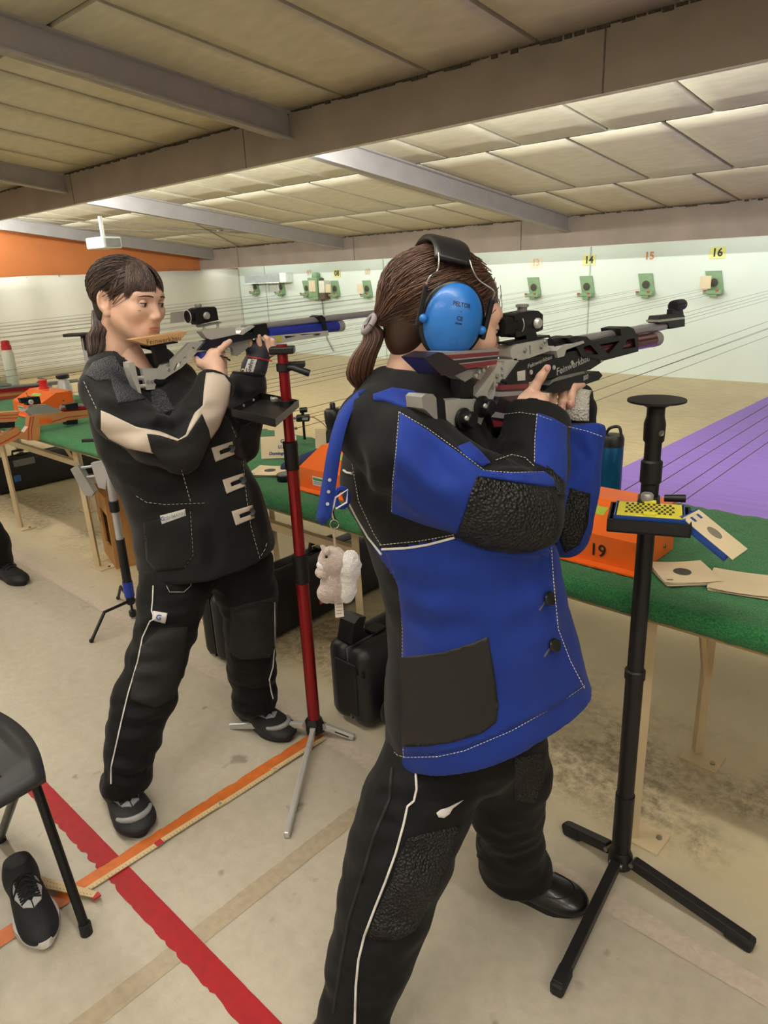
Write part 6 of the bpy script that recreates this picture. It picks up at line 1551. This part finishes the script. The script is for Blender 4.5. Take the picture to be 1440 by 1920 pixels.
# small camera on a post at the back of the middle table
q = at_y(568, 782, 2.13); q = np.array([float(q[0]), 2.13, float(q[2])])
t = thing('webcam', 'small black camera on a post at the back edge of the middle table', 'camera', (q[0], q[1], TZ))
MB().cyl((q[0], q[1], TZ), (q[0], q[1], q[2]-.02), .006).build('post', m_bs, t); MB().box(q+np.array([0, 0, -.004]), (.062, .04, .030), rotz(.7), .006).build('base', m_bs, t); MB().cyl(q+rt*-.012+np.array([0, 0, .032]), q+rt*.022+np.array([0, 0, .034]), .0125).build('lens_barrel', m_bs, t, smooth=40)
MB().cyl(q+np.array([0, 0, .01]), q+np.array([0, 0, .03]), .007).build('neck', m_bs, t); MB().box(q+rt*.012-bk2*.024+np.array([0, 0, -.004]), (.026, .002, .012), rotz(.7)).build('label', M('label_grey', '#85858a', .5), t)
MB().tube(spline([q+rt*.03, q+rt*.06+np.array([0, 0, -.01]), q+rt*.11+np.array([0, 0, -.06]), q+rt*.13+np.array([0, -.03, -.12]), np.array([q[0]+.09, 2.08, TZ+.004])], 5), .0022, 6).build('cable', M('red_cable', '#b0644f', .6), t, smooth=60)
MB().box((-2.62, 1.72, TZ+.0015), (.30, .022, .002), rotz(-.25)).build('pen_strip', M('blue_tape', '#2f4f9a', .6), None, own=True)
tag(bpy.data.objects['pen_strip'], 'flat blue tape strip lying on the middle table', 'tape')

# ---- red stand with tray in front of the shooter in black
hub = np.array([-1.618, 1.310, 0.0]); HB = Stage(hub[0], hub[1]); hz = lambda px, py: float(HB(px, py, 0)[2])
m_rst = M('red_anodised', '#8f141c', .3, .55, var=.05, coat=.2); m_flat = M('satin_aluminium', '#cbcbca', .35, .4, var=.05)
t = thing('rifle_stand', 'red rifle rest stand with black tray and flat silver legs beside the shooter in black', 'stand', hub)
z1, z2, z3, zT = hz(545, 828), hz(551, 880), hz(563, 1040), hz(538, 645)
z4 = hz(569, 1092); P3 = lambda z, dx=0, dy=0: (hub[0]+dx, hub[1]+dy, z)
MB().cyl(P3(z1), P3(zT), .0155).build('pole', m_rst, t, smooth=40); MB().cyl(P3(z3), P3(z2), .0180).build('pole', m_rst, t, smooth=40); MB().cyl(P3(.05), P3(z4), .0205).build('pole', m_rst, t, smooth=40)
MB().lathe(P3(z2), [(.019, 0), (.0215, .003), (.0215, z1-z2-.02), (.0225, z1-z2-.016), (.0225, z1-z2), (.017, z1-z2+.002)], (0, 0, 1), 24).build('collar', m_bs, t, smooth=40)
MB().lathe(P3(z4), [(.021, 0), (.024, .003), (.024, z3-z4-.02), (.0255, z3-z4-.016), (.0255, z3-z4), (.019, z3-z4+.002)], (0, 0, 1), 24).build('collar', m_bs, t, smooth=40)
zc3 = hz(541, 688); MB().lathe(P3(zc3-.012), [(.017, 0), (.021, .002), (.021, .022), (.017, .024)], (0, 0, 1), 24).build('clamp_ring', m_bs, t, smooth=40)
MB().tube([P3(zc3), np.array(P3(zc3))+rt*.03-bk2*.02, np.array(P3(zc3-.018))+rt*.075-bk2*.02], [.007, .009, .010], 10).build('clamp_lever', m_bs, t, smooth=60)
MB().box(np.array(P3(zc3+.004))+rt*.03+bk2*.02, (.06, .03, .016), frame_from(bk2), .004).build('clamp_block', m_bs, t)
MB().box(np.array(P3(zT-.016)), (.07, .05, .02), frame_from(bk2), .004).build('rest_pad', m_bs, t)
TZr = 1.14; cs = [at_z(q[0], q[1], TZr) for q in ((436, 780), (490, 748), (560, 763), (516, 800))]
mb = MB(); mb.slab(cs, (0, 0, .003))
for i in range(4):
    a, b = cs[i], cs[(i+1) % 4]; d = b-a; ln = np.linalg.norm(d); mb.box((a+b)/2+np.array([0, 0, .010]), (.003, ln+.002, .020), frame_from(d))
tr_ = mb.build('tray', M('black_tray', '#1d1c1d', .4, .3), t, label='black metal tray')
for i, k in ((0, .35), (0, .7), (1, .3), (1, .6), (1, .9)):
    q = cs[i]+(cs[(i+1) % 4]-cs[i])*k; MB().lathe(q+np.array([0, 0, .012])+(sum(cs)/4-q)*.012, [(.004, 0), (.004, .003)], sum(cs)/4-q, 10).build('rivet', m_alu, tr_)
cq = np.array(P3(TZr+.004)); MB().lathe(cq-np.array([0, 0, .015]), [(.018, 0), (.023, .002), (.023, .028), (.018, .03)], (0, 0, 1), 24).build('tray_clamp', m_bs, t, smooth=40)
MB().box((cq+(cs[1]+cs[2])/2)/2+np.array([0, 0, .004]), (.03, np.linalg.norm(cq-(cs[1]+cs[2])/2)+.02, .016), frame_from((cs[1]+cs[2])/2-cq+np.array([1e-4, 0, 0])), .003).build('tray_arm', m_bs, t)
MB().lathe(cq-rt*.035+np.array([0, 0, .012]), [(.009, 0), (.011, .003), (.011, .009), (.008, .012)], (0, 0, 1), 16).build('tray_knob', m_alud, t, smooth=40)
hbm = MB(); hbm.lathe(P3(.028), [(.022, 0), (.034, .004), (.034, .04), (.024, .055)], (0, 0, 1), 6); hbm.build('hub', m_bs, t)
for q in ((538, 1574), (432, 1366), (664, 1388)):
    ft = at_z(*q); d = ft-hub; d /= np.linalg.norm(d); a = hub+d*.03+np.array([0, 0, .052]); b = ft+np.array([0, 0, .012]); y = b-a; ln = np.linalg.norm(y)
    lg = MB().box((a+b)/2, (.017, ln, .022), frame_from(y), .004).build('leg', m_flat, t)
    MB().box((a+b)/2+np.cross(y/ln, [0, 0, 1])*.0082+y*.12, (.002, ln*.45, .005), frame_from(y)).build('slot', m_bs, lg)
    MB().lathe(a, [(.012, -.009), (.012, .009)], np.cross(d, [0, 0, 1]), 16).build('pivot', m_alud, lg, smooth=40)
# ---- grey stand with blue collar behind the shooter in black
gx, gy = -2.973, 1.376
t = thing('rifle_stand', 'grey stand with blue collar and thin tripod legs behind the shooter in black', 'stand', (gx, gy, 0))
m_gs = M('grey_tube', '#b0b0b6', .35, .4, var=.05); Pg = lambda z: (gx, gy, z)
MB().cyl(Pg(.36), Pg(1.29), .0165).build('pole', m_gs, t, smooth=40); MB().cyl(Pg(.185), Pg(.40), .0205).build('sleeve', m_bs, t, smooth=40)
MB().cyl(Pg(.115), Pg(.19), .0235).build('blue_collar', M('blue_anodised', '#1e3fb0', .3, .4, coat=.2), t, smooth=40)
MB().lathe(Pg(.075), [(.016, 0), (.02, .005), (.02, .04)], (0, 0, 1), 20).build('hub', m_bs, t, smooth=40); MB().lathe(Pg(.012), [(.015, 0), (.017, .006), (.017, .028), (.006, .034), (.006, .065)], (0, 0, 1), 12).build('bottom_knob', m_bs, t, smooth=40)
for q in (at_z(172, 1205), at_z(222, 1124), np.array([-2.79, 1.56, 0])):
    d = q-np.array([gx, gy, 0]); lg = MB().tube([np.array(Pg(.092)), np.array([gx, gy, 0])+d*.62+np.array([0, 0, .105]), q+np.array([0, 0, .008])], .0075, 8).build('leg', m_bs, t, smooth=50)
    MB().ball(q+np.array([0, 0, .010]), .010, 8).build('rubber_foot', MATS['foot_rubber'], lg, smooth=60)
MB().box(Pg(1.305), (.16, .06, .012), frame_from(bk2), .003).build('top_plate', m_bs, t); MB().box(Pg(1.27), (.03, .03, .06), None, .004).build('top_socket', m_bs, t)
MB().lathe(Pg(.53), [(.018, 0), (.022, .003), (.022, .05), (.018, .053)], (0, 0, 1), 20).build('clip', m_bs, t, smooth=40)
q = np.array(Pg(.70)); MB().slab([q-rt*.065+np.array([0, 0, .06]), q+rt*.03+np.array([0, 0, .075]), q+rt*.035+np.array([0, 0, .05]), q+rt*.0+np.array([0, 0, .02]), q-rt*.02+np.array([0, 0, -.06]), q-rt*.05+np.array([0, 0, -.05])], bk2*.03).build('bracket', m_gs, t)
for dz in (.045, .0): MB().cyl(q-rt*.05+np.array([0, 0, dz]), q-rt*.12+np.array([0, 0, dz-.006]), .006).build('bracket_rod', m_gs, t, smooth=40)
MB().slab([q-rt*.155+np.array([0, 0, .04]), q-rt*.12+np.array([0, 0, .055]), q-rt*.07+np.array([0, 0, -.07]), q-rt*.085+np.array([0, 0, -.09]), q-rt*.115+np.array([0, 0, -.08])], bk2*.045).build('butt_hook', m_alud, t)
MB().box(np.array(Pg(.86))-rt*.02, (.14, .02, .014), frame_from(bk2), .003).build('cross_arm', m_bs, t)
# ---- cases under the tables
m_case = M('black_case', '#17181b', .45, var=.1, scale=8, bump=.12, bscale=60); m_edge = M('case_frame', '#7d8084', .35, .6)
def case(name, lab, c, s, parts, bev=.035, rz=0.0):
    t = thing(name, lab, 'case', (c[0], c[1], 0)); R = rotz(rz); c = np.array(c, float)
    for sx in (-1, 1):
        MB().box(c+R @ np.array([sx*s[0]/4, 0, 0]), (s[0]/2-.002, s[1], s[2]), R, bev).build('shell', m_case, t, smooth=50)
    MB().box(c, (.006, s[1]-.02, s[2]-.02), R, .002).build('rim', m_edge if 'frame' in parts else m_bs, t)
    if 'handle' in parts:
        hz_ = c[2]+s[2]/2; P = [c+R @ np.array([0, -.07, s[2]/2]), c+R @ np.array([0, -.065, s[2]/2+.035]), c+R @ np.array([0, .065, s[2]/2+.035]), c+R @ np.array([0, .07, s[2]/2])]
        MB().tube(P, .010, 8).build('handle', m_bs, t, smooth=60)
    for k in np.linspace(-.32, .32, 3 if s[1] > .7 else 2):
        MB().box(c+R @ np.array([0, k*s[1], s[2]/2+.003]), (.05, .06, .012), R, .003).build('latch', m_bs, t)
    return t
case('rifle_case', 'long black hard case standing on edge under the middle table', (-2.335, 2.02, .155), (.15, 1.26, .30), ('handle',))
q = np.array([-2.2585, 0, 0]); st_ = at_x(609, 1112, -2.2585)
sk = MB().box(st_, (.002, .075, .095), None).build('sticker', M('sticker_white', '#c8c6c0', .5), None, own=True)
tag(sk, 'white sticker with red border and blue emblem on the long black case', 'sticker')
for dy, dz, sy, sz_ in ((0, .045, .078, .006), (0, -.045, .078, .006), (-.036, 0, .006, .095), (.036, 0, .006, .095)): MB().box(st_+np.array([.001, dy, dz]), (.002, sy, sz_)).build('border', M('sticker_red', '#a8323a', .5), sk)
MB().slab([st_+np.array([.0012, a, b]) for a, b in ((-.028, .030), (-.018, .034), (-.006, .018), (0, .036), (.006, .018), (.018, .034), (.028, .030), (.012, 0), (.005, -.034), (-.005, -.034), (-.012, 0))], (.0015, 0, 0)).build('emblem', M('sticker_blue', '#2b3f78', .5), sk)
t = case('trolley_case', 'black trolley case standing on edge behind the shooter in blue', (-1.575, 1.86, .165), (.19, .86, .30), ('frame',))
for z in (.05,): MB().box((-1.575, 1.43, .16), (.10, .010, .20), None, .004).build('end_panel', m_case, t)
MB().slab([(-1.60, 1.455, .315), (-1.60, 1.475, .385), (-1.60, 1.50, .40), (-1.60, 1.53, .39), (-1.60, 1.50, .315)], (.07, 0, 0)).build('raised_latch', m_bs, t)
for x in (-1.52, -1.49): MB().box((x, 1.427, .24), (.012, .006, .02)).build('rib', m_bs, t)
f = Field((-1.50, 1.36, 0), (-1.16, 1.75, .30), .008); f.cone((-1.40, 1.50, .10), (-1.38, 1.66, .11), .065, .07, k=.05); f.cone((-1.30, 1.50, .09), (-1.28, 1.66, .10), .07, .07, k=.05); f.cone((-1.38, 1.54, .17), (-1.30, 1.62, .18), .05, .05, k=.05); f.cut((0, 0, .004), (0, 0, -1))
v, fc_ = f.mesh(); v = relax(v, fc_, 2); v = wrinkle(v, fc_, .010, 9, 4); v[:, 2] = np.maximum(v[:, 2], .001)
bg = mk('backpack', v, fc_, m_blk, None, smooth=True, own=True); tag(bg, 'soft black bag slumped on the floor beside the black trolley case', 'bag')
case('rifle_case', 'long black hard case with a blue sticker under the left table', (-5.80, 2.02, .135), (.15, 1.20, .265), ('handle', 'frame'))
MB().box(at_x(33, 897, -5.722), (.003, .05, .05)).build('sticker', M('sticker_cyan', '#2a62a8', .5), bpy.data.objects['rifle_case.001'])
MB().box(at_x(45, 866, -5.722), (.012, .16, .05)).build('catch', m_edge, bpy.data.objects['rifle_case.001'])
# ---- wooden crate
m_pine = M('pine_board', '#a87a45', .65, var=.16, scale=14, bump=.15, bscale=40, stretch=(1, 1, .15)); m_pined = M('pine_inside', '#5e3f22', .8, var=.2, scale=10)
t = thing('wooden_crate', 'small open pine crate standing under the left end of the middle table', 'crate', (-3.73, 1.78, 0))
cr = np.array([-3.73, 1.78, 0]); R = rotz(-.28)
def cb(c, s, name='board', m=m_pine): return MB().box(cr+R @ np.array(c), s, R, .002).build(name, m, t)
cb((-.155, 0, .21), (.018, .24, .42)); cb((.155, 0, .21), (.018, .24, .42)); cb((0, 0, .41), (.292, .24, .018)); cb((0, 0, .010), (.292, .24, .018)); cb((0, .111, .21), (.292, .016, .38), 'back_board', m_pined)
cb((0, -.113, .355), (.292, .014, .09)); cb((0, -.113, .06), (.292, .014, .08)); cb((-.10, -.113, .21), (.09, .014, .22)); 
MB().lathe(cr+R @ np.array([-.10, -.1205, .22]), [(.013, 0), (.011, .001)], R @ np.array([0, -1, 0]), 14).build('knot', m_pined, t)
# ---- folding ruler
m_rul = M('ruler_wood', '#cdb58a', .6, var=.06); m_tick = M('ruler_ink', '#5a4a36', .8)
t = thing('folding_ruler', 'yellow wooden folding ruler lying along the orange floor line', 'ruler', (-1.60, .9, 0))
pts = [np.array([-1.600, .492, 0]), np.array([-1.598, .70, 0]), np.array([-1.594, .905, 0]), np.array([-1.592, 1.11, 0]), np.array([-1.588, 1.314, 0])]
def seg(a, b, z, w=.016):
    d = b-a; ln = np.linalg.norm(d); s_ = MB().box((a+b)/2+np.array([0, 0, z]), (w, ln+.02, .0034), frame_from(d)).build('segment', m_rul, t)
    k = MB(); n_ = int(ln/.01)
    for i in range(n_): k.box(a+d*(i+.5)/n_+np.array([.0045, 0, z+.0019]), (.006 if i % 5 else .010, .0009, .0004))
    o = k.build('tick_marks', m_tick, s_); o['kind'] = 'stuff'
    return s_
for i in range(4): seg(pts[i], pts[i+1], .006+.0036*(i % 2))
e1, e2 = at_z(75, 1655), at_z(178, 1684); seg(e1, e2, .0135); seg(e1+np.array([.003, -.02, 0]), e2+np.array([.0, -.006, 0]), .0172)
MB().box(e2+np.array([.012, 0, .015]), (.016, .02, .006), None, .001).build('red_tip', M('ruler_red', '#b3262c', .5), t); MB().box(pts[1]+np.array([.004, 0, .0125]), (.017, .02, .0036)).build('red_tip', MATS['ruler_red'], t)
for p_ in pts[1:4]: MB().lathe(p_+np.array([0, 0, .011]), [(.005, 0), (.004, .0015)], (0, 0, 1), 12).build('rivet', m_alud, t)
# ---- folding chair at the left edge
t = thing('folding_chair', 'black plastic folding chair at the left edge of the picture', 'chair', (-1.78, .25, 0))
m_ch = M('black_chair_plastic', '#26272b', .42, var=.06, bump=.05, bscale=20); m_cht = M('black_chair_tube', '#151517', .35, .4)
V, F = [], []; n = 14
for i in range(n+1):
    for j in range(n+1):
        u = -1+2*i/n; v_ = -1+2*j/n
        # rounded-square seat, dished, front edge rolling down
        x = .215*u*(1-.04*v_*v_); y = .215*v_*(1-.16*u*u*(1 if v_ > 0 else .3)); z = .452-.012*(1-u*u)*(1-v_*v_)-.02*max(0, u-.7)/.3+.004*u*u
        V.append((-1.735+x, .258+y, z))
for i in range(n):
    for j in range(n): a = i*(n+1)+j; F.append((a, a+n+1, a+n+2, a+1))
se = mk('seat', V, F, m_ch, t, smooth=True); md = se.modifiers.new('thickness', 'SOLIDIFY'); md.thickness = .022; md.offset = -1
for sy in (-1, 1): MB().box((-1.735, .258+sy*.10, .4505), (.30, .016, .004), None, .002).build('seat_rib', m_ch, t)
for sy in (-1, 1):
    y = .258+sy*.175
    MB().tube(spline([(-1.70, y, .425), (-1.62, y, .41), (-1.575, y, .30), (-1.478, y, .012)], 5), .0115, 10).build('leg', m_cht, t, smooth=60)
    MB().tube([(-1.60, y-.022*sy, .42), (-1.965, y-.022*sy, .012)], .0115, 10).build('leg', m_cht, t, smooth=60)
    MB().tube([(-1.94, y, .42), (-1.99, y, .85)], .0115, 10).build('back_post', m_cht, t, smooth=60)
    for fx in ((-1.478, y), (-1.965, y-.022*sy)): MB().cyl((fx[0], fx[1], .001), (fx[0], fx[1], .03), .0145).build('foot_cap', MATS['foot_rubber'], t, smooth=40)
    MB().lathe((-1.66, y-.011*sy, .40), [(.016, -.016), (.016, .016)], (0, 1, 0), 16).build('pivot', m_cht, t, smooth=40)
MB().box((-1.985, .258, .76), (.018, .36, .18), roty(-.12), .006).build('backrest', m_ch, t)
# ---- running shoes on the floor
m_rs = M('running_mesh', '#16171d', .7, var=.2, scale=90, bump=.4, bscale=300); m_ws = M('white_midsole', '#c9c6c2', .6, var=.06)
for (hx, tx, lab) in ((at_z(40, 1655), at_z(88, 1778), 'black running shoe with white sole on the floor under the chair'), ((-1.76, .13, 0), (-1.50, .19, 0), 'black running shoe with white sole cut off by the left picture edge')):
    t = thing('running_shoe', lab, 'shoe', hx, 'pair of running shoes under the chair')
    shoe('upper', hx, tx, .10, .10, [m_rs, m_ws, M('shoe_white', '#bfbec0', .6), m_lace], t, style='runner')
# ---- soft toy hanging from the jacket strap
ST = lambda x, y, s=-.15: RB(x, y, s)
toy = thing('soft_toy', 'small grey plush animal with a white fluffy tail hanging from the blue jacket strap', 'toy', ST(628, 1130))
m_pl = M('grey_plush', '#b3a29a', .95, var=.12, scale=120, bump=1.0, bscale=500, sheen=.5); m_pw = M('white_plush', '#d9d4d4', .95, var=.06, scale=100, bump=1.0, bscale=420, sheen=.5)
a_, b_ = ST(575, 1010, -.22), ST(690, 1140, -.06); f = Field(np.minimum(a_, b_)-.02, np.maximum(a_, b_)+.02, .0024); u_ = 1/1010.0
f.ell(ST(624, 1052), (27*u_, 25*u_, 27*u_), k=.01); f.ell(ST(626, 1098), (24*u_, 24*u_, 34*u_), k=.012)
f.ell(ST(604, 1074, -.16), (14*u_, 12*u_, 10*u_), k=.006); f.ell(ST(612, 1074, -.12), (13*u_, 12*u_, 10*u_), k=.006)
f.ell(ST(611, 1112, -.165), (15*u_, 16*u_, 17*u_), k=.006); f.ell(ST(614, 1116, -.12), (16*u_, 16*u_, 15*u_), k=.006)
for s_ in (-.168, -.132): f.cone(ST(612, 1034, s_), ST(603, 1024, s_), 7*u_, 3*u_, k=.004)
v, fc_ = f.mesh(); v = relax(v, fc_, 2); v = wrinkle(v, fc_, .0012, 160, 1); mk('body', v, fc_, m_pl, toy, smooth=True)
f = Field(np.minimum(a_, b_)-.02, np.maximum(a_, b_)+.02, .0024); f.ell(ST(655, 1065), (19*u_, 22*u_, 34*u_), roty(.15), k=.01); f.ell(ST(650, 1105), (16*u_, 20*u_, 26*u_), k=.012)
v, fc_ = f.mesh(); v = relax(v, fc_, 2); v = wrinkle(v, fc_, .002, 120, 7); mk('tail', v, fc_, m_pw, toy, smooth=True)
MB().ball(ST(606, 1060, -.158), (13*u_, 11*u_, 9*u_), 10).build('muzzle', m_pw, toy, smooth=60)
for s_ in (-.170,): MB().ball(ST(612, 1044, s_), .0028, 8).build('eye', m_gun, toy, smooth=60)
mb = MB().slab([ST(627, 1128), ST(643, 1128), ST(645, 1156), ST(629, 1158)], nR*.0006).build('care_tag', M('tag_pale', '#cfc3bd', .8), toy)
for i in range(4): MB().tube([ST(631, 1133+6*i, -.151), ST(641, 1132+6*i, -.151)], .0006, 4).build('tag_print', M('tag_ink', '#8f7f7c', .8), mb)
MB().tube(spline([ST(630, 1036), ST(627, 1010), ST(627, 992)], 4), .0022, 6).build('cord', M('cord_beige', '#a08c7c', .7), toy)
MB().tube([ST(627, 983)+.0075*(CR*math.cos(a)+CU*math.sin(a)) for a in np.linspace(0, 2*math.pi, 20)], .0012, 6, cap=False).build('split_ring', MATS['nickel'], toy, smooth=60)
MB().tube(spline([ST(627, 974), ST(624, 965), ST(623, 957), ST(626, 952)], 4), .003, 6).build('clip', MATS['nickel'], toy, smooth=60)
MB().tube([ST(624, 955), ST(629, 933), ST(652, 918), ST(650, 942), ST(630, 954)], .0016, 6).build('strap_ring', m_white, jacketR)
MB().tube([ST(641, 933, -.10)+.016*(CR*.7*math.cos(a)+CU*math.sin(a)) for a in np.linspace(0, 2*math.pi, 16)], .005, 6, cap=False).build('strap_loop', m_blue, jacketR, smooth=60)
# ---- rifles and bottles on the left tables
m_stk = M('stock_wood', '#b9804f', .5, var=.1, scale=18, stretch=(1, .15, 1), coat=.15); m_rs2 = M('red_inlay', '#a83a2a', .5)
gw = thing('air_rifle', 'wooden stocked air rifle with red stripes lying across the left green table edge', 'rifle', at_x(75, 826, -3.9))
k = Rifle(gw, -3.9); c8 = lambda L: [(a/4.8, 600+b/4.8) for a, b in L]
k.slab('stock', c8([(-260, 1080), (0, 1045), (165, 960), (185, 1000), (215, 1012), (255, 960), (262, 865), (330, 850), (560, 830), (820, 808), (820, 872), (560, 920), (362, 955), (360, 1082), (250, 1086), (170, 1062), (0, 1142), (-260, 1250)]), .045, m_stk)
k.slab('cheek_piece', c8([(-220, 850), (175, 822), (150, 912), (-220, 935)]), .05, m_stk); k.slab('butt_slot', c8([(-100, 935), (135, 918), (133, 965), (-100, 985)]), .03, m_gun)
for L in ([(-200, 866), (165, 848), (164, 856), (-200, 876)], [(-200, 890), (158, 876), (156, 884), (-200, 900)]): k.slab('red_stripe', c8(L), .0515, m_rs2)
for L in ([(275, 870), (285, 868), (262, 980), (262, 1080), (252, 1080), (252, 975)], [(300, 868), (308, 866), (288, 985), (292, 1078), (284, 1078), (280, 980)], [(0, 1110), (160, 1025), (185, 1000), (190, 1010), (165, 1036), (0, 1124)], [(430, 925), (600, 872), (800, 850), (800, 856), (602, 880), (440, 932)]): k.slab('red_stripe', c8(L), .0465, m_rs2)
k.slab('receiver', c8([(225, 820), (290, 775), (420, 760), (490, 790), (540, 800), (540, 832), (330, 850), (300, 865)]), .034, m_alud); k.slab('trigger_block', c8([(350, 890), (430, 878), (470, 890), (460, 925), (360, 932)]), .047, m_org)
k.slab('rear_sight', c8([(235, 700), (355, 688), (372, 755), (245, 768)]), .04, m_gun); k.slab('eyepiece', c8([(178, 705), (232, 702), (236, 745), (195, 752)]), .03, m_gun); k.knob('windage_knob', (276/4.8, 600+738/4.8), .013, .02, .01, m_alu)
k.rod('barrel', (540/4.8, 600+790/4.8), (1000/4.8, 600+750/4.8), .011, m_bar); k.rod('air_cylinder', (560/4.8, 600+812/4.8), (900/4.8, 600+780/4.8), .017, M('red_cylinder', '#8e1a22', .3, .4)); k.slab('barrel_block', c8([(590, 762), (700, 745), (705, 800), (600, 812)]), .045, m_gun)
k.slab('rest_block', c8([(600, 905), (700, 895), (700, 935), (600, 945)]), .05, m_gun)
gq = thing('air_rifle', 'red and wood air rifle lying at the back of the far left table', 'rifle', at_x(40, 745, -5.3))
k = Rifle(gq, -5.3)
k.rod('barrel', (-150/4.8, 600+628/4.8), (700/4.8, 600+545/4.8), .012, m_bar); k.rod('air_cylinder', (-150/4.8, 600+665/4.8), (428/4.8, 600+607/4.8), .020, MATS['red_cylinder']); k.rod('cylinder_cap', (428/4.8, 600+607/4.8), (462/4.8, 600+604/4.8), .020, m_alud)
k.slab('stock', c8([(-150, 680), (0, 655), (415, 615), (418, 650), (0, 738), (-150, 760)]), .045, M('red_stock', '#a04432', .45, coat=.2)); k.slab('inlay', c8([(0, 668), (240, 645), (360, 640), (240, 668), (0, 690)]), .0465, m_stk); k.slab('barrel_band', c8([(352, 562), (380, 556), (398, 600), (365, 606)]), .045, m_gun)
k.slab('bipod', c8([(380, 650), (400, 650), (425, 735), (410, 735)]), .02, m_alud); k.slab('receiver', c8([(-60, 575), (30, 560), (110, 575), (100, 590), (-60, 600)]), .03, m_alud)
bx_ = at_z(45, 722, TZ)
bottle('water_bottle', 'tall white bottle with red cap on the far left table', (bx_[0], min(bx_[1], 2.12), TZ), [('body', M('frosted_white', '#cfd0c4', .35, var=.04), [(.040, .002), (.043, .008), (.043, .25), (.036, .275), (.034, .28)]), ('cap', M('red_cap', '#b01f2a', .4), [(.036, .28), (.036, .315), (.03, .32), (.03, .345), (.02, .35)])])
bottle('flask', 'small steel flask with black lid on the left table', (-4.72, 1.99, TZ), [('body', m_alu, [(.045, .002), (.048, .008), (.046, .10), (.030, .15), (.030, .16)]), ('lid', m_cap, [(.040, .16), (.041, .165), (.041, .18), (.036, .185)])], 'flask')
# ---- bystander at the left edge: only a lower leg and shoe show
by_ = thing('person', 'bystander in dark trousers and black shoe cut off by the left picture edge', 'person', (-4.05, .9, 0))
f = Field((-4.5, .35, .05), (-3.7, 1.45, 1.75), .012)
f.chain([((-4.0, 1.17, .08), .062), ((-4.0, 1.17, .20), .066), ((-4.04, 1.12, .48), .075), ((-4.10, 1.00, .88), .10)], .03); f.chain([((-4.10, .66, .08), .060), ((-4.10, .72, .48), .072), ((-4.12, .84, .88), .10)], .03)
f.cut((0, 0, .07), (0, 0, -1)); f.cut((0, 0, .95), (0, 0, 1)); v, fc_ = f.mesh(); v = relax(v, fc_, 2); v = wrinkle(v, fc_, .008, 11, 9); mk('trousers', v, fc_, m_trs, by_, smooth=True)
f = Field((-4.55, .35, .85), (-3.7, 1.5, 1.75), .010)
f.cone((-4.13, 0.90, .93), (-4.14, 0.90, 1.34), .15, .16, k=.04); f.cone((-4.14, 0.74, 1.36), (-4.14, 1.06, 1.36), .07, .07, k=.05)
for s_ in (-1, 1): f.chain([((-4.14, 0.90+.17*s_, 1.36), .062), ((-4.10, 0.90+.20*s_, 1.10), .052), ((-4.0, 0.90+.17*s_, .90), .042)], .03)
v, fc_ = f.mesh(); v = relax(v, fc_, 2); mk('jumper', v, fc_, m_blk, by_, smooth=True)
hv = place(head_field(res=.004).mesh()[0], (-4.12, 0.90, 1.58), head_rot((1, .2), 0, 0)); hf = head_field(res=.004).mesh()[1]; f = Field((-4.1, .58, .75), (-3.85, 1.22, .95), .005)
for s_ in (-1, 1):
    c_ = np.array([-3.98, 0.90+.17*s_, .86]); f.cone(c_+np.array([0, 0, .03]), c_-np.array([0, 0, .03]), .03, .028, k=.01)
    for i in range(4): finger(f, [c_+np.array([.005, -.024+.016*i, -.04]), c_+np.array([.012, -.026+.017*i, -.075]), c_+np.array([.004, -.026+.017*i, -.10])], .010, .008)
    finger(f, [c_+np.array([.02, -.02*s_, -.01]), c_+np.array([.045, -.025*s_, -.045])], .011, .009)
gv_, gf_ = f.mesh(); f = Field((-4.4, .5, .8), (-3.8, 1.3, 1.6), .02); f.cone((-4.14, .9, 1.0), (-4.14, .9, 1.34), .09, .10, k=.03); f.cone((-4.14, .9, 1.34), (-4.125, .9, 1.50), .05, .05, k=.02)
for s_ in (-1, 1): f.chain([((-4.14, .9+.15*s_, 1.36), .04), ((-4.10, .9+.20*s_, 1.10), .034), ((-3.98, .9+.17*s_, .87), .027)], .02); f.cone((-4.14, .9, 1.34), (-4.14, .9+.15*s_, 1.36), .05, .04, k=.02)
iv_, if_ = f.mesh(); mk('body', np.vstack([hv, gv_, iv_]), np.vstack([hf, gf_+len(hv), if_+len(hv)+len(gv_)]), m_skin, by_, smooth=True)
f = Field((-.11, -.14, -.12), (.11, .13, .14), .005); f.ell(SK_C, SK_R+.010, k=.01); f.ell((0, .118, -.030), (.085, .066, .08), k=.012, mode='cut'); f.ell((0, .050, -.085), (.10, .085, .075), k=.012, mode='cut'); f.cut((0, 0, -.06), (0, .3, -1))
v, fc_ = f.mesh(); mk('hair', place(v, (-4.12, 0.90, 1.58), head_rot((1, .2), 0, 0)), fc_, m_hl[0], by_, smooth=True)
shoe('shoe', at_z(0, 1078), at_z(47, 1098), .10, .095, [m_sp, m_sole, m_sp, m_lace], by_, style='plain'); shoe('shoe', (-4.14, .65, 0), (-3.87, .66, 0), .10, .095, [m_sp, m_sole, m_sp, m_lace], by_, style='plain')
# ---- lamp fittings carrying the tube lights
m_fit = M('lamp_housing', '#cfcfc8', .6)
for tx, ty in TUBES:
    o = MB().box((tx, ty, ceil_z(ty)-.182), (2.7, .16, .05), None, .01).build('tube_lamp', m_fit, None, own=True); tag(o, 'long white tube lamp hanging below the ceiling over the room', 'lamp', 'ceiling tube lamps')
    for dx in (-1, 1): MB().cyl((tx+dx, ty, ceil_z(ty)-.16), (tx+dx, ty, ceil_z(ty)-.012), .006).build('hanger', m_fit, o)
